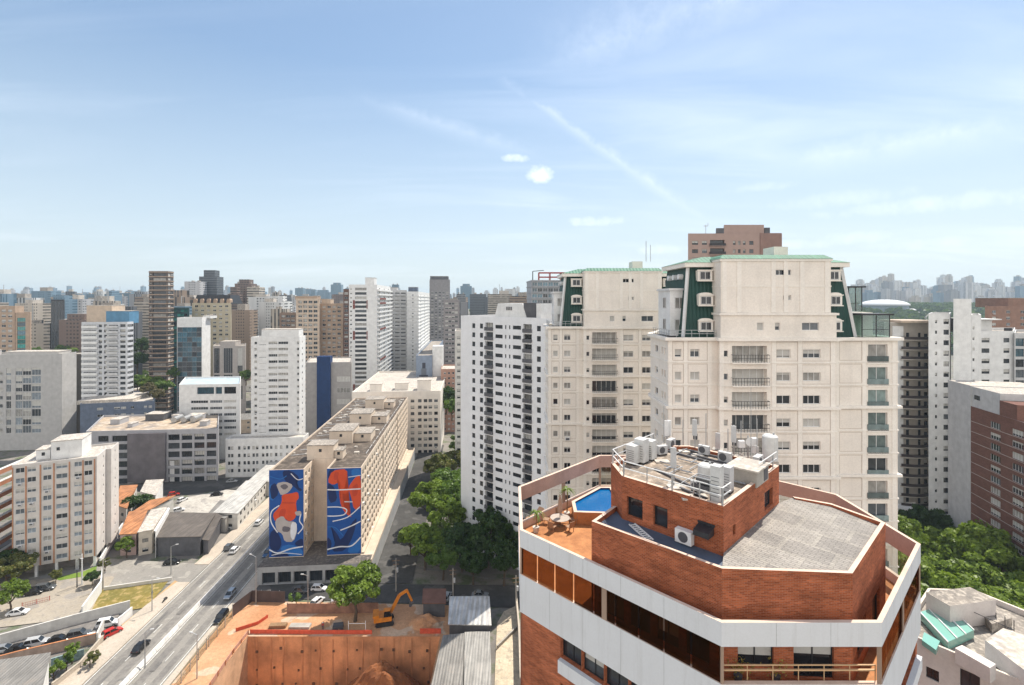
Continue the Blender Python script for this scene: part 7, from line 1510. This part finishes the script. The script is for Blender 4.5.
def far_block(px, Y, top, w, d, tone, style, dist, roofk, ang):
    X = (px-CX)/FPX*Y; g = hgt(X, Y)-2; zt = H-(top-HY)/FPX*Y
    if zt-g < 6: return
    if taken(X, Y+d/2, .55*math.hypot(w, d)/1.3): return
    a_, b_ = int(px-w/2/Y*FPX)+60, int(px+w/2/Y*FPX)+61; cov = CAP[max(0, a_):max(0, b_)]
    if not len(cov) or (cov <= top+2.4).all(): return
    CAP[max(0, a_):max(0, b_)] = np.minimum(cov, top)
    BLD.append((Vector((X, Y+d/2, 0)), .5*max(w, d)))
    word = {'white': 'white', 'cream': 'cream', 'tan': 'tan', 'grey': 'grey', 'brown': 'brown', 'dark': 'dark', 'blue': 'blue', 'pale': 'pale grey'}[tone]
    pat = ('grid-windowed', 'banded', 'striped', 'fine-windowed')[style]; rfw = ('flat-topped', 'tank-topped', 'step-topped', 'mast-topped')[roofk]
    big = 'tall' if top < 298 else ('middling' if top < 312 else 'low')
    lab = f'{big} {word} {rfw} {pat} {dist} block, {where(px)}'
    t = thing('city_block', lab, 'building', (X, Y, 0), R(ang)); SEEN.setdefault(lab, []).append(t)
    m = FAC[tone][style]; mb = MB(); mb.prism([(-w/2, 0), (w/2, 0), (w/2, d), (-w/2, d)], g, zt)
    if roofk == 2: mb.prism([(-w*.3, d*.15), (w*.33, d*.15), (w*.33, d*.85), (-w*.3, d*.85)], zt+.003, zt+rf.uniform(3, 9))
    mb.build('tower_body', m, t)
    if roofk in (1, 3):
        h = rf.uniform(2.5, 6); a = rf.uniform(-.35, 0); mb = MB(); mb.prism([(w*a, d*.2), (w*(a+.4), d*.2), (w*(a+.4), d*.7), (w*a, d*.7)], zt+.003, zt+h); mb.build('roof_block', roofl if rf.random() < .5 else roofc, t)
        if roofk == 3: mb = MB(); mb.tube([(0, d/2, zt), (0, d/2, zt+rf.uniform(9, 18))], .35, 0, 5); mb.build('mast', steel, t)
    else:
        for k in range(2): mb = MB(); u, v = (-.4+.4*k+rf.uniform(0, .2))*w, rf.uniform(.1, .6)*d; mb.box(u, u+w*.14, v, v+d*.2, zt+.004+(9 if roofk == 2 else 0)*0, zt+rf.uniform(1.2, 2.8)); mb.build('roof_plant', roofc, t)
TONES = ['white', 'white', 'cream', 'cream', 'pale', 'pale', 'grey', 'tan', 'brown', 'dark', 'blue']
# observed single blocks of the skyline first
for px, Y, top, w, d, tone, style, k, ang in ((10, 900, 297, 30, 20, 'dark', 1, 0, 5), (41, 700, 291, 26, 18, 'blue', 3, 1, 5), (33, 760, 297, 18, 16, 'blue', 0, 0, 5), (56, 720, 290, 18, 18, 'dark', 1, 0, 0), (65, 640, 296, 14, 16, 'blue', 1, 0, 6), (75, 560, 299, 16, 18, 'pale', 0, 1, 6), (90, 1000, 294, 16, 16, 'blue', 0, 0, 3), (125, 900, 293, 20, 18, 'blue', 1, 0, 3), (138, 800, 294, 28, 20, 'grey', 2, 2, 3),
        (143, 520, 302, 18, 16, 'cream', 1, 1, 5), (192, 620, 281.5, 18, 18, 'pale', 3, 0, 6), (208, 640, 276.5, 22, 18, 'dark', 1, 2, 6), (243, 620, 283.5, 20, 18, 'brown', 0, 2, 6), (253, 590, 287, 14, 18, 'cream', 1, 0, 6), (262, 560, 297, 30, 20, 'white', 0, 1, 6), (250, 520, 303, 26, 20, 'cream', 0, 0, 4), (240, 470, 310, 18, 18, 'tan', 3, 1, 5), (270, 500, 302, 22, 18, 'white', 3, 1, 5), (299, 1500, 288, 24, 20, 'blue', 0, 0, 3), (308, 1700, 289, 22, 20, 'blue', 0, 0, 3), (336, 1600, 284.5, 34, 22, 'blue', 1, 2, 3), (322, 1800, 292, 60, 20, 'blue', 0, 2, 3), (395, 1100, 284.5, 14, 14, 'blue', 0, 0, 3), (415, 460, 301, 20, 18, 'tan', 0, 1, 4),
        (466, 1300, 286, 30, 22, 'blue', 1, 2, 3), (478, 900, 294, 30, 20, 'dark', 1, 0, 4), (492, 800, 297, 22, 18, 'dark', 2, 0, 5), (500, 700, 294, 34, 20, 'cream', 1, 3, 5), (520, 620, 296, 26, 18, 'tan', 1, 3, 5), (510, 1200, 291, 40, 20, 'white', 0, 2, 5), (455, 560, 302, 30, 20, 'grey', 2, 1, 5), (470, 470, 308, 24, 18, 'dark', 1, 0, 5), (430, 640, 297, 22, 18, 'white', 0, 1, 5)):
    far_block(px, Y, top, w, d, tone, style, 'distant' if Y > 800 else 'far', k, ang)
for Y, lo, hi, tmin, tmax, gapf in ((400, -20, 460, 314, 345, 1.05), (450, -30, 465, 306, 332, 1.02), (510, -30, 470, 302, 323, 1.02), (590, -30, 480, 299, 318, 1.05), (690, -30, 530, 299, 314, 1.2), (820, -30, 560, 298, 310, 1.25), (980, -30, 560, 297, 307, 1.3), (1180, -40, 560, 296.5, 304, 1.35), (1450, -40, 560, 295.5, 302, 1.45), (1650, -40, 560, 295, 300, 1.3), (1850, -40, 560, 294, 299.5, 1.2), (2100, -40, 560, 293, 299, 1.15), (2350, -40, 560, 292.5, 298.5, 1.1), (2600, -40, 560, 292, 298, 1.1)):
    px = lo+rf.uniform(0, 15)
    while px < hi:
        slim = rf.random() < .3; w = rf.uniform(9, 14) if slim else rf.uniform(14, 30)*(1+.35*(Y > 1000)); tone = rf.choice(TONES if Y < 1100 else ['blue', 'pale', 'white', 'grey', 'cream', 'blue']); top = rf.uniform(tmin, tmax) if rf.random() < .8 else tmin-rf.uniform(0, 3)
        if slim and Y > 560: top = tmin+rf.uniform(-6, 2)
        far_block(px, Y+rf.uniform(-25, 25), top, w, rf.uniform(12, 22), tone, rf.choice((0, 0, 1, 2, 3, 3)), 'nearer' if Y < 560 else ('far' if Y < 1000 else 'distant'), rf.randrange(4), rf.choice((-6, 4.7, 4.7, 12, 30)))
        px += w/Y*FPX*gapf*rf.uniform(.8, 1.3)
# the hazy wall of towers beyond the park, right
prof = lambda px: 284+4*math.sin(px*.09)+3*math.sin(px*.23+1)
for Y, gapf, dy in ((1650, 1.3, 6), (1780, 1.15, 3), (1900, 1.1, 1), (2050, 1.05, 0), (2200, 1.0, -2), (2350, 1.0, -2), (2500, 1.0, -3), (2700, 1.0, -2)):
    px = 835+rf.uniform(0, 8)
    while px < 1075:
        w = rf.uniform(18, 36); top = prof(px)+dy+rf.uniform(-3, 9)
        far_block(px, Y+rf.uniform(-40, 40), top, w, rf.uniform(14, 22), rf.choice(['white', 'pale', 'pale', 'cream', 'grey', 'blue', 'white']), rf.choice((0, 3, 3, 2)), 'hazy', rf.randrange(4), rf.choice((-10, 5, 25)))
        px += w/Y*FPX*gapf*rf.uniform(.85, 1.35)
# low houses and roofs in the gaps of the middle distance
lowm = [offwhite, cream, beige, lgrey, white, pinkw]; lowr = [tiles, corr, roofc, roofl, darkroof, tiles]
i = 0
for Y in (255, 285, 315, 345, 380, 415):
    px = -30+rf.uniform(0, 10)
    while px < 462:
        w = rf.uniform(9, 18); d = rf.uniform(9, 16); X = (px-CX)/FPX*Y
        if not taken(X, Y+d/2, .6*max(w, d)):
            BLD.append((Vector((X, Y+d/2, 0)), .5*max(w, d))); z = rf.choice((5, 6.5, 8, 10, 13)); k = rf.randrange(6); wm = rf.choice(lowm)
            lab = f"low {('red tiled', 'corrugated', 'flat grey', 'flat pale', 'dark roofed', 'orange tiled')[k]} house, {where(px)}"
            t = thing('low_house', lab, 'house', (X, Y, 0), R(rf.choice((4.7, 4.7, 14, -5)))); SEEN.setdefault(lab, []).append(t)
            mb = MB(); wn = wall_edge(mb, (-w/2, 0), (w/2, 0), -.5, z, rows(even(w, 3, 1.4), z-1.8, int(z/3), 3, 1.2, '2', 'mix'), .12)
            for a, b in (((w/2, 0), (w/2, d)), ((w/2, d), (-w/2, d)), ((-w/2, d), (-w/2, 0))): wall_edge(mb, a, b, -.5, z, [], .1)
            mb.build('wall', wm, t); put_windows(t, wn, 6); mb = MB()
            if k in (0, 1, 5): mb.loft([[(-w/2-.4, -.4, z), (w/2+.4, -.4, z), (w/2+.4, d+.4, z), (-w/2-.4, d+.4, z)], [(-w*.3, d/2-.1, z+2.2), (w*.3, d/2-.1, z+2.2), (w*.3, d/2+.1, z+2.2), (-w*.3, d/2+.1, z+2.2)]])
            else: mb.prism([(-w/2-.15, -.15), (w/2+.15, -.15), (w/2+.15, d+.15), (-w/2-.15, d+.15)], z+.002, z+.35); mb.box(-w*.2, w*.1, d*.4, d*.7, z+.352, z+1.6)
            mb.build('roof', lowr[k], t); i += 1
        px += w/Y*FPX*1.5*rf.uniform(.8, 1.5)
for lab, L in SEEN.items():
    if len(L) > 1:
        for t in L: t['group'] = 'city blocks alike: '+lab
# scattered trees deeper in the city
rg = random.Random(77)
for k in range(60):
    Y = rg.uniform(300, 560); X = (rg.uniform(-20, 460)-CX)/FPX*Y
    if taken(X, Y, 4): continue
    tree('big', rg.choice(('mid', 'deep', 'mid', 'bright')), (X, Y, 0), 'street tree between roofs of the middle-distance city', rg.uniform(.8, 1.3), k % 3, k, 'street trees of the middle-distance city')
# park woods, dome, far hills
def woods(name, label, n, xr, yr, r0, r1, leaf, mat, seed, per=70):
    rg_ = np.random.RandomState(seed); Vs = []; 
    for k in range(n):
        Y = rg_.uniform(*yr); X = (rg_.uniform(*xr)-CX)/FPX*Y; r = rg_.uniform(r0, r1); g = hgt(X, Y)
        d = rg_.normal(size=(per, 3)); d /= np.linalg.norm(d, axis=1)[:, None]; d[:, 2] = np.abs(d[:, 2])*.9-.15
        C = np.array([X, Y, g+7])+d*r*(.7+.35*rg_.uniform(size=(per, 1))); nm_ = d+rg_.normal(size=(per, 3))*.4; nm_ /= np.linalg.norm(nm_, axis=1)[:, None]
        t1 = np.cross(nm_, rg_.normal(size=(per, 3))); t1 /= np.linalg.norm(t1, axis=1)[:, None]; t2 = np.cross(nm_, t1); s = leaf*(.6+.8*rg_.uniform(size=(per, 1)))
        Vs.append(np.stack([C-t1*s-t2*s*.6, C+t1*s-t2*s*.5, C+t1*s*.8+t2*s, C-t1*s+t2*s*.8], 1).reshape(-1, 3))
    V = np.concatenate(Vs); me = bpy.data.meshes.new(name); me.from_pydata(V.tolist(), [], np.arange(len(V)).reshape(-1, 4).tolist()); me.materials.append(mat); me.update()
    return tag(link(name, me), label, 'woods', None, 'stuff')
woods('park_woods', 'wide belt of park woods in front of the hazy towers on the right', 900, (820, 1090), (640, 1560), 7, 13, 2.6, leafs['deep'], 5)
woods('park_woods', 'nearer park woods behind the cream towers and the curved balcony tower', 700, (575, 905), (215, 700), 4, 8, 1.4, leafs['mid'], 8, 90)
woods('city_greenery', 'tree tops scattered between distant roofs on the left half', 260, (-40, 560), (560, 1700), 5, 9, 2.2, leafs['mid'], 6, 50)
Yd = 1150; xd = (884-CX)/FPX*Yd; t = thing('stadium_dome', 'low white stadium dome in the park on the right', 'dome', (xd, Yd, hgt(xd, Yd))); zt = H-(299.5-HY)/FPX*Yd-hgt(xd, Yd); rd = 21/FPX*Yd
mb = MB(); n = 40; rings = []
for k in range(9): a = k/8*math.pi/2; rings.append([(rd*math.cos(a)*math.cos(2*math.pi*j/n), rd*math.cos(a)*math.sin(2*math.pi*j/n), zt-14+14*math.sin(a)) for j in range(n)])
mb.loft(rings[:-1]); mb.build('shell', plain('dome_white', (.60, .61, .62), .7, .05), t, smooth=True); mb = MB(); mb.tube([(0, 0, -3), (0, 0, zt-14.05)], rd*.93, 0, 40); mb.build('drum_wall', plain('dome_wall', (.2, .25, .28), .6, .2), t)
mb = MB(); mb.tube([(rd*.55, -rd*.6, zt-24), (rd*.55, -rd*.6, zt-21)], [rd*.4, rd*.3], 0, 20); mb.build('entrance_canopy', plain('dome_white', ()), t)
def ridge(name, x0, x1, Y, prof_, mat):
    mb = MB(); n = 60; V = []
    for i in range(n+1):
        x = x0+(x1-x0)*i/n; z = prof_(i/n)
        V += [(x, Y-900, 20), (x, Y-300, z*.6), (x, Y, z), (x, Y+800, 20)]
    mb.v = V
    for i in range(n):
        for k in range(3): a = i*4+k; mb.f.append((a, a+4, a+5, a+1)); mb.m.append(0)
    o = mb.build(name, mat, smooth=True); tag(o, kind='structure'); return o
hm = ground_mat('hill_cover', ((.06, .08, .04), (.09, .10, .06)), .004, .95)
ridge('hills', -4600, -2600, 5200, lambda t: 84+max(0, 115*math.exp(-((t-.43)/.10)**2)+70*math.exp(-((t-.58)/.13)**2)+25*math.sin(t*20)*.3+18*math.sin(t*9)), hm)
ridge('hills', -5200, 2600, 5900, lambda t: 70+22*math.sin(t*7+1)+12*math.sin(t*23)+6*math.sin(t*61), hm)
ridge('hills', 1800, 9000, 5900, lambda t: 84+25*math.sin(t*5+2)+10*math.sin(t*19)+6*math.sin(t*53), hm)

# ------------------------------------------------------------------ the air
hz = MB(); hz.box(-8500, 8500, -580, 7200, -16, 210)
o = hz.build('haze', None if False else bpy.data.materials.new('haze_air')); tag(o, 'thin blue haze over the whole city', 'haze', None, 'stuff')
m = o.data.materials[0]; m.use_nodes = True; nt = m.node_tree; nodes_of(nt); pv = N(nt, 'ShaderNodeVolumePrincipled'); pv.inputs['Density'].default_value = HAZE; pv.inputs['Color'].default_value = (.70, .86, 1, 1); pv.inputs['Anisotropy'].default_value = .2
ou = N(nt, 'ShaderNodeOutputMaterial'); nt.links.new(pv.outputs[0], ou.inputs['Volume'])
